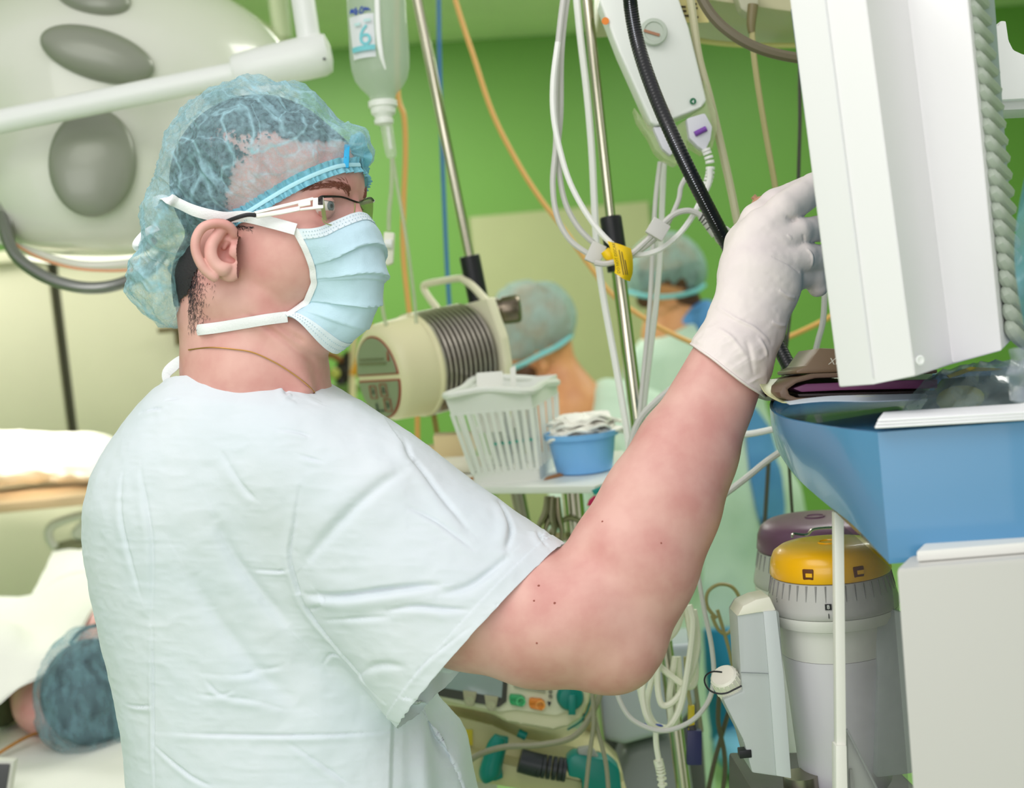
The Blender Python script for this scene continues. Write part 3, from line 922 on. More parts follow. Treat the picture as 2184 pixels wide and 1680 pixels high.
# --- bouffant cap
M_cap = sheer('blue_nonwoven_cap', rgb(176, 220, 232), 0.40, var=0.16, vscale=210, bump=0.5, bscale=420, translucent=0.35, lines=((9, 0.02, 0.42), (22, 0.03, 0.25)))
M_capband = sheer('blue_nonwoven_gathered', rgb(138, 210, 230), 0.95, var=0.05, bump=0.5, bscale=420, translucent=0.3)
BL = ([-300, -180, -128, -84, -10, 47, 140, 205, 260], [330, 268, 214, 135, 62, 38, -20, -62, -75])
cf = Field((250, 170, -240), (830, 720, 260), 4.0)
cf.ell(H(-22, -60, 0), (202, 190, 176), HAX)
cf.ell(H(60, -70, 0), (140, 120, 140), HAX, 30)
cf.ell(q(380, 490, 20), (66, 95, 130), None, 40)
cf.ell(q(352, 600, 30), (66, 86, 105), None, 25)
cf.ell(q(372, 650, 0), (40, 40, 70), None, 20)
cf.ell(q(722, 312, -40), (56, 42, 80), None, 18)
cf.ell(q(752, 316, -10), (34, 44, 60), None, 8)
cV, cF = cf.mesh(); cV = relax(cV, cF, 3)
lf, lv, ls = local(cV)
bl = np.interp(lf, *BL)
below = lv > bl
kf = (~below)[cF].sum(1)
snap = np.unique(cF[(kf > 0) & (kf < 4)]); snap = snap[below[snap]]
cV[snap, 1] += (bl - lv)[snap]
cV, cF = compact(cV, cF[kf > 0])
cV, cF = subdiv(cV, cF, 1)
lf, lv, ls = local(cV); dl = np.clip(np.interp(lf, *BL) - lv, 0, 1e3)
CN = vnormals(cV, cF)
along = lf * 0.8 + lv * 0.25
wr = 11.0 * ridged(cV * A(1 / 80, 1 / 130, 1 / 90) + 11, 3) + 5.0 * ridged(cV @ np.array([[0.7, 0.7, 0], [-0.7, 0.7, 0], [0, 0, 1]]) * A(1 / 24, 1 / 70, 1 / 40), 2)
ruf = 6.0 * np.sin(along / 5.2 + 2.2 * vnoise(cV / 30)) * np.exp(-dl / 30)
cV = cV + CN * (wr * np.clip(dl / 40, 0.15, 1) + ruf)[:, None]
bvh = bvh_of(hV, hF, 'head')
for i in np.where(dl < 34)[0]:
    r = bvh.find_nearest(Vector(cV[i])); t = math.exp(-dl[i] / 14) * 0.85
    g = np.array(r[0]) + np.array(r[1]) * 7
    if np.linalg.norm(g - cV[i]) < 70: cV[i] = cV[i] * (1 - t) + g * t
cg = thick((cV, cF), 0.8)
cap = obj('bouffant_cap', (M2W(cV), cF), M_cap, man, sharp=None, label='translucent blue bouffant cap')
# gathered elastic edge: a frill along the opening
def band_point(f_, s_):
    p = H(f_, float(np.interp(f_, *BL)), s_)
    r = bvh.find_nearest(Vector(p)); return np.array(r[0]), np.array(r[1])
for sgn in (1, -1):
    FR = [(206, 5), (190, 60), (160, 100), (120, 126), (80, 140), (40, 150), (0, 155), (-40, 150)]
    P = [];NN = []
    for f_, s_ in FR:
        a_, b_ = band_point(f_, s_ * sgn); P.append(a_); NN.append(b_)
    C = catmull(P, 26); NC = catmull(NN, 26)
    G = []
    for i in range(len(C)):
        T = unit(C[min(i + 1, len(C) - 1)] - C[max(i - 1, 0)]); n_ = unit(NC[i]); B = unit(np.cross(n_, T)); B = B if B[1] > 0 else -B
        row = []
        for s_ in np.linspace(-1, 1, 9):
            amp = abs(s_) ** 1.3 * 5.5
            row.append(C[i] + B * (s_ * 16) + n_ * (8 + 3 * abs(s_) + amp * math.sin(i * 1.05 + 1.3 * math.sin(i * 0.37) + (0.8 if s_ > 0 else 0))) + T * amp * 0.4 * math.sin(i * 0.53))
        G.append(row)
    V, F = grid_geo(np.array(G)); obj('elastic_frill', (M2W(V), F), M_capband, cap, sharp=None)
    if sgn > 0:
        V, F = ribbon([c + unit(n_) * 10 for c, n_ in zip(C[::6], NC[::6])], 8, [unit(n_) for n_ in NC[::6]], 3, 1.2); obj('elastic_band', (M2W(V), F), mat('pale_elastic', rgb(176, 224, 236), 0.8), cap)
# the pressed tab at the forehead
c = q(739, 333, -118)
obj('pressed_tab', [(M2W(box(c, (5.5, 24, 4), (1, 0.05, 0.2), (0, 1, 0), bevel=1.5)[0]), box(c, (5.5, 24, 4), (1, 0.05, 0.2), (0, 1, 0), bevel=1.5)[1])], mat('bright_blue_tab', rgb(40, 170, 225), 0.5), cap)
# loose frill lobes in front of the forehead
G = []
for i, th in enumerate(np.linspace(-1.5, 1.75, 40)):
    row = []
    for r_ in np.linspace(0.15, 1, 10):
        rr = r_ * (46 + 5 * math.sin(th * 5))
        row.append(q(742, 322, -70) + A(rr * math.cos(th), rr * math.sin(th) * 0.95, 25 * r_ ** 2 + (4 + 5 * r_) * math.sin(th * 9 + r_ * 2)))
    G.append(row)
V, F = grid_geo(np.array(G)); obj('frill_lobe', (M2W(V), F), M_capband, cap, sharp=None)

# --- surgical mask
M_mask = mat('pale_blue_mask_cloth', rgb(194, 224, 238), 0.8, var=0.05, vscale=60, bump=0.25, bscale=700, sheen=0.2)
M_tie = mat('white_tie_cloth', rgb(240, 242, 244), 0.8, bump=0.4, bscale=700)
HB = 'head'
Nt = [(632, 490), (652, 525), (664, 562), (668, 600), (652, 640), (630, 661), (607, 674)]
tN = [0, 0.15, 0.3, 0.5, 0.72, 0.86, 1.0]
NP = [HAX @ (p - HO) for p in cast(hV, hF, Nt, 7, HB)]
CP = [A(224, 34, 0), A(248, 66, 0), A(256, 108, 0), A(265, 168, 0), A(252, 232, 0), A(222, 280, 0), A(158, 322, 0)]
ts = np.linspace(0, 1, 141)
def itp(L): 
    L = np.array(L); return np.stack([np.interp(ts, tN, L[:, i]) for i in range(3)], 1)
NPc, CPc = itp(NP), itp(CP)
for _ in range(14):
    for L in (NPc, CPc): L[1:-1] = 0.5 * L[1:-1] + 0.25 * (L[:-2] + L[2:])
th = np.linspace(0, math.pi, 101)
G = np.zeros((len(ts), len(th), 3))
for i in range(len(ts)):
    n_, c_ = NPc[i], CPc[i]
    sw = np.sin(th) ** 0.85
    f_ = n_[0] + (c_[0] - n_[0]) * sw; v_ = n_[1] + (c_[1] - n_[1]) * np.sin(th) ** (1.7 + 2.3 * max(0, 1 - ts[i] / 0.3)); s_ = n_[2] * np.sign(np.cos(th)) * np.abs(np.cos(th)) ** 0.9
    nose = 12 * math.exp(-(ts[i] / 0.2) ** 2)
    f_ = f_ - nose * np.exp(-((np.abs(th - math.pi / 2) - 0.75) / 0.35) ** 2)
    G[i] = HO + f_[:, None] * eF + v_[:, None] * eV + s_[:, None] * eS
V, F = grid_geo(G); MN = vnormals(V, F); 
if (MN.reshape(G.shape)[70, 50] @ eF) < 0: MN = -MN; F = F[:, ::-1]
tt = np.repeat(ts, len(th)); tq = np.tile(th, len(ts))
disp = np.zeros(len(V))
for p_, amp in ((0.29, 9), (0.47, 9), (0.50, 4), (0.70, 10), (0.86, 5)):
    pw = p_ + 0.02 * np.sin(tq * 2 + p_ * 9)
    dd = pw - tt
    disp += np.where(dd > 0, amp * np.exp(-dd / 0.085), amp * np.exp(dd / 0.006))
disp *= np.clip(np.sin(tq) * 1.6, 0.25, 1)
disp += 1.6 * fbm(V / 45, 3) + 1.0 * np.sin(tq * 3 + tt * 9)
V = V + MN * disp[:, None]
GM = V.reshape(G.shape)
mg = thick((V, F), 2.0)
mask = obj('face_mask', (M2W(mg[0]), mg[1]), M_mask, man, sharp=60, label='pale blue pleated surgical mask')
# bound edges: white strips of their own
NG = MN.reshape(G.shape)
top = GM[0:10:3] if False else None
V, F = grid_geo(np.stack([GM[k] + NG[k] * 2.2 for k in range(0, 12)])); obj('nose_strip', (M2W(thick((V, F), 1.2)[0]), thick((V, F), 1.2)[1]), mat('white_mask_edge', rgb(226, 238, 246), 0.8, bump=0.3, bscale=600), mask, sharp=60)
V, F = grid_geo(np.stack([GM[k] + NG[k] * 2.2 for k in range(131, 141)])); obj('chin_strip', (M2W(thick((V, F), 1.2)[0]), thick((V, F), 1.2)[1]), MATS['white_mask_edge'], mask, sharp=60)
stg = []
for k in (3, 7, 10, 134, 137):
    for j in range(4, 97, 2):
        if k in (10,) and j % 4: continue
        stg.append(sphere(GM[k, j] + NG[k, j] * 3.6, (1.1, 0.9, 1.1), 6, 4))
V, F = join(stg); o = obj('stitching', (M2W(V), F), mat('stitch_blue_grey', rgb(160, 190, 205), 0.8), mask); o['kind'] = 'stuff'  # stitches in a blue grey colour of their own
V, F = ribbon(list(GM[::10, 0] + NG[::10, 3] * 3), 13, [unit(x) for x in NG[::10, 3]], 4, 2.0); obj('side_binding', (M2W(V), F), M_tie, mask, sharp=60)
V, F = ribbon(list(GM[::10, -1] + NG[::10, -3] * 3), 13, [unit(x) for x in NG[::10, -3]], 4, 2.0); obj('side_binding', (M2W(V), F), M_tie, mask, sharp=60)
# ties
allV = np.concatenate([hV, cV]); allF = np.concatenate([hF, cF + len(hV)])
bvA = bvh_of(allV, allF, 'headcap')
def surf_ribbon(name, px, width, off, extra=(), extraN=(), parent=mask, m=M_tie):
    P = cast(allV, allF, px, off, 'headcap'); NN = []
    for p_ in P:
        r = bvA.find_nearest(Vector(p_)); n_ = np.array(r[1]); n_ = n_ if n_ @ (EYE - p_) > 0 else -n_; NN.append(unit(n_ + unit(EYE - p_) * 0.6))
    P += list(extra); NN += list(extraN)
    V, F = ribbon(P, width, NN, 6, 2.0)
    return obj(name, (M2W(V), F), m, parent, sharp=60)
def back(px, py, w): return q(px, py, w)
surf_ribbon('upper_tie', [(634, 492), (585, 479), (530, 464), (480, 455), (430, 447), (385, 439), (348, 432)], 23, 14,
            [back(331, 430, 0), back(330, 432, 60), back(360, 436, 150)], [A(-1, 0, -0.4), A(-1, 0, 0.2), A(-0.6, 0, 0.8)])
surf_ribbon('lower_tie', [(610, 676), (570, 680), (520, 688), (470, 697), (430, 703)], 22, 5,
            [back(410, 706, -20), back(404, 706, 40), back(420, 706, 110)], [A(-1, 0, -0.6), A(-1, 0, 0.1), A(-0.7, 0, 0.7)])
V, F = ribbon([q(412, 712, -30), q(410, 738, -34), q(398, 760, -20), q(376, 776, 0), q(356, 795, 10), q(356, 815, 10)], [18, 15, 20, 26, 22, 16],
              [A(-0.5, 0, -1), A(-0.4, 0, -1), A(-0.3, -0.3, -1), A(-0.2, -0.3, -1), A(-0.3, 0, -1), A(-0.3, 0, -1)], 6, 2.0)
obj('tie_end', (M2W(V), F), M_tie, mask)
V, F = ribbon([q(336, 484, 30), q(312, 496, 20), q(295, 512, 10), q(292, 526, 10), q(310, 522, 20), q(330, 506, 40)], 24,
              [A(-0.4, -0.4, -1), A(-0.5, -0.5, -1), A(-0.8, 0, -1), A(-0.6, 0.6, -1), A(0, 0.6, -1), A(0, 0.5, -1)], 6, 2.0)
obj('tie_loop', (M2W(V), F), M_tie, mask)

# --- glasses
gl = thing('glasses', 'half rim glasses with white slotted temple arms on the man\'s face', 'glasses', M2W(H(170, 10, 0)))
gl.parent = man; gl.location = Vector(M2W(H(170, 10, 0)) - WLOC[man.name])
for k_ in ('category', 'label'): del gl[k_]
gl['label'] = 'half rim glasses with white slotted temple arms'
M_gframe = mat('dark_rim', rgb(40, 36, 34), 0.25, metal=0.6)
M_lens = sheer('clear_lens', rgb(236, 244, 238), 0.05, rough=0.05, var=0.02, bump=0, translucent=0.0)
M_edge = sheer('green_lens_edge', rgb(196, 210, 150), 0.75, rough=0.1, var=0.05, bump=0, translucent=0.5)
M_tint = sheer('lens_seen_slanted', rgb(150, 158, 88), 0.45, rough=0.1, var=0.05, bump=0, translucent=0.5)
def gq(L, w0, w1, x0, x1): return [q(x, y, w0 + (w1 - w0) * (x - x0) / (x1 - x0)) for x, y in L]
near_l = gq([(683, 424), (700, 421), (728, 422), (752, 429), (757, 433), (756, 450), (750, 472), (742, 480), (716, 481), (694, 476), (687, 466), (684, 445)], -186, -85, 683, 757)
nv = unit(np.cross(near_l[3] - near_l[0], near_l[8] - near_l[0]))
def mw(g): return (M2W(g[0]), g[1])
obj('lens', mw(prism(near_l, nv * 2.0)), M_lens, gl)
far_l = gq([(766, 431), (778, 425), (790, 423), (796, 427), (796, 445), (794, 470), (790, 480), (776, 478), (768, 460)], -66, 58, 766, 796)
obj('lens', mw(prism(far_l, unit(np.cross(far_l[3] - far_l[0], far_l[6] - far_l[0])) * 2.0)), M_tint, gl)
e0 = gq([(682, 428), (690, 424), (697, 473), (688, 466)], -188, -168, 682, 697)
obj('lens_edge', mw(prism(e0, A(0, 0, 5))), M_edge, gl)
obj('lens_edge', mw(tube(gq([(757, 433), (756, 450), (750, 472), (742, 480), (716, 481), (694, 476), (687, 466)], -188, -87, 683, 757), 1.2, 6, 4)), M_edge, gl)
obj('brow_bar', mw(tube(gq([(681, 430), (684, 421), (700, 419), (728, 420), (750, 427), (762, 431)], -189, -84, 683, 757) + gq([(768, 431), (778, 425), (790, 422), (797, 428)], -66, 58, 766, 796), [2.6, 3.4, 2.6, 2.2, 2.0, 2.0, 2.0, 2.0, 2.4, 2.2], 8, 5)), M_gframe, gl)
obj('nose_pad', mw(sphere(q(744, 463, -92), (3, 6, 4), 10, 8)), mat('clear_pad', rgb(220, 214, 200), 0.1, coat=1), gl)
obj('nose_pad', mw(sphere(q(766, 462, -56), (3, 6, 4), 10, 8)), MATS['clear_pad'], gl)
def strip(L, w0, w1, x0, x1, t=8): return mw(prism(gq(L, w0, w1, x0, x1), A(-0.3, 0, 1) * t, 1.0, 1))
tx = (-192, -192, 535, 690)
ta = obj('temple_arm', [strip([(541, 451), (600, 436), (668, 420), (670, 426), (604, 442), (546, 456)], *tx), strip([(546, 456), (600, 447), (640, 439), (640, 449), (600, 457), (548, 465)], *tx),
                   strip([(668, 422), (690, 420), (690, 444), (640, 449), (640, 444), (668, 440)], *tx), strip([(636, 433), (662, 427), (663, 437), (637, 442)], *tx, 5)], mat('white_enamel', rgb(245, 242, 238), 0.25), gl)
obj('arm_tip', mw(tube([q(546, 459, -188), q(528, 458, -190), q(505, 464, -188), q(478, 474, -180)], [4.5, 4.5, 4.5, 4], 8, 5)), M_black, gl)
obj('hinge', mw(box(q(684, 429, -188), (5, 8, 5), bevel=1)), M_gframe, gl)
fx = [q(796, 428, 60), q(770, 434, 160), q(700, 446, 210)]
obj('temple_arm', mw(tube(fx, 4, 8, 5)), MATS['white_enamel'], gl)

# --- gold chain
C = cast(hV, hF, [(404, 746), (450, 741), (500, 745), (540, 752), (585, 772), (625, 797), (655, 822), (676, 846), (690, 866)], 2.5, HB)
chain = obj('neck_chain', mw(tube(C, 1.4, 6, 14)), mat('gold', rgb(240, 178, 110), 0.35, metal=1.0), man, label='thin gold neck chain')

# --- latex glove
M_glove = mat('latex_glove', rgb(232, 220, 218), 0.55, color2=rgb(238, 228, 222), vscale=14, bump=0.15, bscale=160)
gf = Field((1440, 340, -170), (1860, 880, 220), 3.4)
gf.cone(q(1535, 830, -62), q(1560, 765, -60), 92, 84, 0, wsc=0.97)
gf.cone(q(1560, 765, -60), q(1592, 690, -45), 84, 78, 14, wsc=0.85)
gf.cone(q(1592, 690, -45), q(1622, 600, -30), 80, 84, 20, wsc=0.66)
gf.cone(q(1622, 600, -30), q(1640, 530, -15), 84, 72, 20, wsc=0.52)
gf.cone(q(1600, 560, -10), q(1632, 490, 0), 56, 50, 20, wsc=0.7)
gf.cone(q(1570, 590, 10), q(1590, 520, 35), 40, 44, 30)
gf.chain([q(1590, 520, 35), q(1618, 470, 62), q(1655, 436, 84), q(1720, 404, 120)], [42, 38, 33, 30], 12)      # thumb side
gf.chain([q(1636, 492, 0), q(1672, 448, 0), q(1735, 402, 30), q(1768, 388, 68)], [46, 37, 33, 28], 6)          # index
gf.chain([q(1664, 514, -12), q(1704, 494, -10), q(1745, 488, 25), q(1778, 494, 75)], [38, 29, 27, 24], 5)       # middle
gf.chain([q(1672, 560, -18), q(1712, 550, -12), q(1752, 552, 20), q(1778, 566, 60)], [42, 33, 30, 25], 5)      # ring
gf.chain([q(1660, 610, -16), q(1700, 588, 4), q(1736, 590, 22), q(1744, 612, 30)], [44, 30, 25, 22], 7)        # little finger
gV, gF = gf.mesh(); gV = relax(gV, gF, 2)
cuff_c = q(1549, 790, -62); cuff_n = unit(A(-0.59, 0.81, 0.1))
sd = (gV - cuff_c) @ cuff_n + 3 * np.sin(gV[:, 0] / 23)
kf = (sd < 0)[gF].sum(1)
snap = np.unique(gF[(kf > 0) & (kf < 4)]); snap = snap[sd[snap] >= 0]; gV[snap] -= cuff_n * sd[snap][:, None]
gV, gF = compact(gV, gF[kf > 0])
gV, gF = subdiv(gV, gF, 1)
GN = vnormals(gV, gF)
dc = np.clip(-((gV - cuff_c) @ cuff_n), 0, 400)
gV = gV + GN * (2 * np.exp(-dc / 30) + 4.5 * ridged(gV @ np.array([[0.86, 0.5, 0], [-0.5, 0.86, 0], [0, 0, 1]]) * A(1 / 80, 1 / 30, 1 / 60), 2) * np.exp(-dc / 50) * np.clip(dc / 14, 0.25, 1) + 0.8 * fbm(gV / 22, 2))[:, None]
for L, w_, d_ in (([(1660, 618), (1680, 632), (1697, 636)], 4, -3.5), ([(1645, 685), (1662, 694), (1676, 694)], 4, -3), ([(1650, 548), (1690, 568), (1706, 582)], 4, 3),
                ([(1722, 532), (1732, 545), (1731, 568)], 3, -3), ([(1676, 462), (1690, 468), (1704, 466)], 5, 4), ([(1712, 500), (1716, 515)], 3, 3),
                ([(1530, 655), (1570, 680), (1610, 700), (1640, 730)], 4, -3), ([(1592, 725), (1602, 760), (1608, 800)], 6, 3), ([(1618, 720), (1632, 745), (1636, 760)], 5, -3),
                ([(1530, 700), (1560, 720), (1590, 760)], 5, -3), ([(1678, 500), (1690, 510)], 3, -2)):
    gV = furrow(gV, gF, catmull(cast(gV, gF, L, 0, 'glove'), 4), w_, d_)
glove = obj('latex_glove', mw((gV, gF)), M_glove, man, sharp=None, label='off white latex glove on the raised hand')

# rolled bead along the cuff
sd = (gV - cuff_c) @ cuff_n; bx_, by_, _z = frame(cuff_n)
bv = gV[(sd > -3.5)]; aa = np.arctan2((bv - cuff_c) @ by_, (bv - cuff_c) @ bx_)
ringp = []
for k in range(36):
    m_ = np.abs((aa - (-math.pi + k * math.pi / 18) + math.pi) % (2 * math.pi) - math.pi) < 0.12
    if m_.any(): ringp.append(bv[m_].mean(0))
obj('rolled_bead', mw(tube(ringp, 3.0, 8, 3, closed=True)), M_glove, glove, sharp=None)

# ================================================================== things behind the man
class Fr:
    """sculpting frame at a depth: u right, v down, w away, one unit = one picture pixel there"""
    def __init__(s, D): s.D = D; s.S = FPX / D
    def q(s, px, py, w=0.0):
        k = 1 + w / FPX
        return A(1092 + (px - 1092) * k, 840 + (py - 840) * k, w)
    def W(s, P):
        P = np.asarray(P, float)
        return CAMLOC + FW * (s.D + P[..., 2:3] / s.S) + RT * ((P[..., 0:1] - 1092) / s.S) + UP * ((840 - P[..., 1:2]) / s.S)
    def g(s, geo): return s.W(geo[0]), geo[1]
def KL(L, d): return [K(p[0], p[1], p[2] if len(p) > 2 else d) for p in L]
def onz(px, py, z):
    d = K(px, py, 1.0) - CAMLOC; return CAMLOC + d * ((z - CAMLOC[2]) / d[2])
def pipe(name, L, d, rpx, m, label, cat, group=None, sides=8, n=6, hang=False, drop=False):
    """a cable or hose through picture positions; rpx = half width in pixels"""
    P = KL(L, d)
    if hang: P = [P[0] + (P[0] - P[1]) * ((CEIL - 0.001 - P[0][2]) / (P[0] - P[1])[2])] + P
    if drop: P = P + [to_floor(P[-1]) + A(0, 0.03, 0.006), to_floor(P[-1]) + A(0.1, 0.15, 0.006)]
    dm = np.mean([proj(p)[2] for p in P[:3]])
    return obj(name, tube(P, rpx * dm / FPX, sides, n), m, label=label, cat=cat, group=group)
def to_floor(p): p = np.array(p); p[2] = 0; return p

# --- cream cupboards along the left
cy = 4.45
def onY(px, py, y=cy):
    d = K(px, py, 1.0) - CAMLOC; return CAMLOC + d * (y / d[1])
cz1, cz0 = onY(60, 558)[2], onY(200, 946)[2]
bx0, bx1, bs = onY(-160, 750)[0], onY(650, 750)[0], onY(136, 750)[0]
cup = thing('wall_cupboard', 'cream wall cupboard with a dark gap between its two doors', 'cupboard', ((bx0 + bx1) / 2, cy + 0.2, cz0))
obj('carcass', box(((bx0 + bx1) / 2, cy + 0.2, (cz0 + cz1) / 2), ((bx1 - bx0) / 2, 0.18, (cz1 - cz0) / 2)), M_dark, cup)
for x0, x1 in ((bx0, bs - 0.016), (bs + 0.016, bx1)):
    dr = obj('door', box(((x0 + x1) / 2, cy, (cz0 + cz1) / 2 + 0.008), ((x1 - x0) / 2, 0.012, (cz1 - cz0) / 2 - 0.006), bevel=0.003), M_cabw, cup)
obj('top_rail', box(((bx0 + bx1) / 2, cy - 0.005, cz1 + 0.02), ((bx1 - bx0) / 2 + 0.01, 0.03, 0.018), bevel=0.004), M_cabw, cup)
hx = onY(372, 702, cy - 0.06)
hd = obj('handle', [box(hx, (0.05, 0.012, 0.008), bevel=0.003), box(hx + A(0.02, 0.02, -0.03), (0.022, 0.025, 0.022), bevel=0.003)], mat('brown_handle', rgb(96, 82, 46), 0.4), cup)
bz1, bz0 = onY(60, 1040)[2], onY(60, 1290)[2]
base = thing('base_cupboard', 'cream base cupboard under the dark worktop recess on the left', 'cupboard', ((bx0 + bx1) / 2, cy + 0.25, 0))
obj('body', box(((bx0 + bx1) / 2, cy + 0.25, (bz0 + bz1) / 2), ((bx1 - bx0) / 2, 0.28, (bz1 - bz0) / 2), bevel=0.004), M_cabw, base)
obj('plinth', box(((bx0 + bx1) / 2, cy + 0.3, bz0 / 2), ((bx1 - bx0) / 2, 0.24, bz0 / 2)), mat('dark_green_plinth', rgb(120, 132, 74), 0.5), base)
obj('splashback', box(((bx0 + bx1) / 2, cy + 0.4, (bz1 + cz0) / 2), ((bx1 - bx0) / 2, 0.02, (cz0 - bz1) / 2)), mat('olive_splashback', rgb(142, 140, 92), 0.5), base)
c = onY(12, 1052, cy + 0.1)
obj('wall_bracket', [box(c, (0.07, 0.03, 0.012), bevel=0.004), box(c + A(-0.01, 0, 0.02), (0.02, 0.015, 0.02), bevel=0.003)], mat('bracket_brown', rgb(104, 84, 56), 0.4), label='small brown metal bracket above the base cupboard', cat='bracket')

# --- operating lamp, upper left
L26 = Fr(2.6); lq = L26.q
M_lamp = mat('cream_lamp_shell', rgb(224, 226, 214), 0.25, coat=0.4)
M_grey = mat('grey_lamp_cover', rgb(142, 146, 132), 0.34, metal=0.12, coat=0.15)
lamp = thing('surgical_lamp', 'large cream surgical lamp head with grey oval covers and a steel ring handle', 'lamp', L26.W(lq(250, 520)))
lfz = Field((-460, -260, -420), (760, 640, 520), 11)
lfz.ell(lq(250, 210, 90), (400, 270, 390), None)
lfz.ell(lq(190, 390, -150), (205, 178, 170), None, 60)
lfz.ell(lq(-120, 330, 0), (180, 190, 220), None, 70)
lfz.ell(lq(470, 330, -40), (150, 170, 190), None, 60)
lfz.fun((-460, 200, -420), (760, 640, 520), lambda X, Y, Z: -(Y - 556) + 0 * X + 0 * Z, 30, 'sub')
lV, lF = lfz.mesh(); lV = relax(lV, lF, 4)
obj('shell', L26.g((lV, lF)), M_lamp, lamp, sharp=None)
def cover(px, py, rx, ry, tilt, lift=6, name='oval_cover'):
    p = cast_any(lV, lF, L26, [(px, py)])[0]
    c_, n_ = p
    ca, sa = math.cos(tilt), math.sin(tilt)
    x_ = A(ca, sa, 0); x_ = unit(x_ - n_ * (x_ @ n_)); y_ = np.cross(n_, x_)
    # keep the seen proportions: undo the slant of the surface
    kx = 1 / max(0.35, np.linalg.norm(x_[:2])); ky = 1 / max(0.35, np.linalg.norm(y_[:2]))
    V, F = sphere((0, 0, 0), (rx * kx, ry * ky, 30), 40, 20)
    V = c_ + V[:, 0:1] * x_ + V[:, 1:2] * y_ + V[:, 2:3] * n_ + n_ * lift * 0
    return obj(name, L26.g((V, F)), M_grey, lamp, sharp=None)
def cast_any(V, F, fr, pts):
    b = bvh_of(V, F); e = A(1092, 840, -FPX); out = []
    for p in pts:
        r = b.ray_cast(Vector(e), Vector(unit(fr.q(p[0], p[1], 0) - e)))
        if r[0] is None: r = b.find_nearest(Vector(fr.q(p[0], p[1], 0)))
        n_ = np.array(r[1]); n_ = n_ if n_[2] < 0 else -n_
        out.append((np.array(r[0]), n_))
    return out
cover(208, 116, 108, 50, 0.26)
cover(198, 346, 80, 106, 0.05)
cover(200, -6, 74, 36, 0.3)
cover(470, 205, 46, 26, 0.4)
obj('rim', L26.g(tube([lq(-150, 470, -60), lq(-20, 505, -190), lq(60, 535, -235), lq(150, 562, -255), (lq(230, 566, -250)), lq(330, 552, -215), lq(430, 520, -120), lq(480, 500, 40)], 9, 10, 8)), M_lamp, lamp)
obj('amber_edge', L26.g(tube([lq(25, 516, -255), lq(80, 548, -275), lq(150, 570, -285), lq(220, 577, -282), lq(290, 574, -262), lq(350, 560, -230)], 3, 8, 8)), mat('amber_edge', rgb(240, 170, 130), 0.2, coat=1.0), lamp)
ring = obj('ring_handle', L26.g(tube([lq(6, 430, -230), lq(8, 480, -270), lq(30, 540, -310), lq(80, 582, -335), lq(140, 606, -345), lq(200, 614, -345), lq(260, 604, -330), lq(320, 574, -290), lq(350, 540, -240)], [12, 12, 12, 12, 12, 12, 12, 12, 10], 12, 8)), mat('grey_ring', rgb(138, 140, 136), 0.3, metal=0.7), lamp)
obj('handle_bracket', L26.g(box(lq(16, 470, -250), (13, 42, 12), bevel=4)), M_grey, lamp)
obj('light_lens', L26.g(lathe(lq(210, 540, 20), (0, 1, 0), [(0, 0), (0, 150), (16, 146), (20, 0)], 40)), mat('lamp_lens', rgb(255, 250, 235), 0.3, emit=(1, 0.97, 0.88, 1), estr=1.0), lamp)
sp = bpy.data.lights.new('lamp_beam', 'SPOT'); sp.energy = 170; sp.spot_size = math.radians(17); sp.spot_blend = 0.5; sp.shadow_soft_size = 0.08; sp.color = (1, 0.96, 0.86)
spo = bpy.data.objects.new('lamp_beam', sp); COL.objects.link(spo); spo.parent = lamp
spw = L26.W(lq(150, 640, 60)); spo.location = Vector(spw - WLOC[lamp.name])
spo.rotation_euler = (Vector(K(70, 960, 3.5)) - Vector(spw)).to_track_quat('-Z', 'Y').to_euler()

# --- white swivel arm in front of the lamp
arm = thing('lamp_arm', 'white tubular lamp arm with a swivel joint hanging from the ceiling', 'lamp arm', K(672, 100, 2.25))
obj('tube', tube([K(-1000, 462, 2.25), K(540, 150, 2.25)], 26 * 2.25 / FPX, 24, 1, smooth=False), M_white, arm)
ja, jb = K(500, 158, 2.25), K(706, 112, 2.25); jx = unit(jb - ja); u_ = 2.25 / FPX
Lj = np.linalg.norm(jb - ja)
obj('sleeve', lathe(ja, jx, [(0, 26 * u_), (0, 36 * u_), (8 * u_, 41 * u_), (50 * u_, 44 * u_), (Lj - 55 * u_, 46 * u_), (Lj - 20 * u_, 46 * u_), (Lj - 6 * u_, 40 * u_), (Lj, 20 * u_), (Lj + 1 * u_, 0)], 36), M_white, arm)
obj('lock_lug', box(K(556, 176, 2.25), (0.034, 0.02, 0.012), jx, UP, bevel=0.005), M_white, arm)
obj('screw', lathe(K(692, 126, 2.215), -FW, [(0, 3.2 * u_), (0.001, 3.2 * u_), (0.001, 0)], 10), M_black, arm)
pt = K(660, 92, 2.25)
top = K(628, -120, 2.25); dirp = unit(top - pt)
obj('drop_tube', lathe(pt, dirp, [(0, 25 * u_), ((CEIL - pt[2]) / dirp[2], 25 * u_)], 24), M_white, arm)

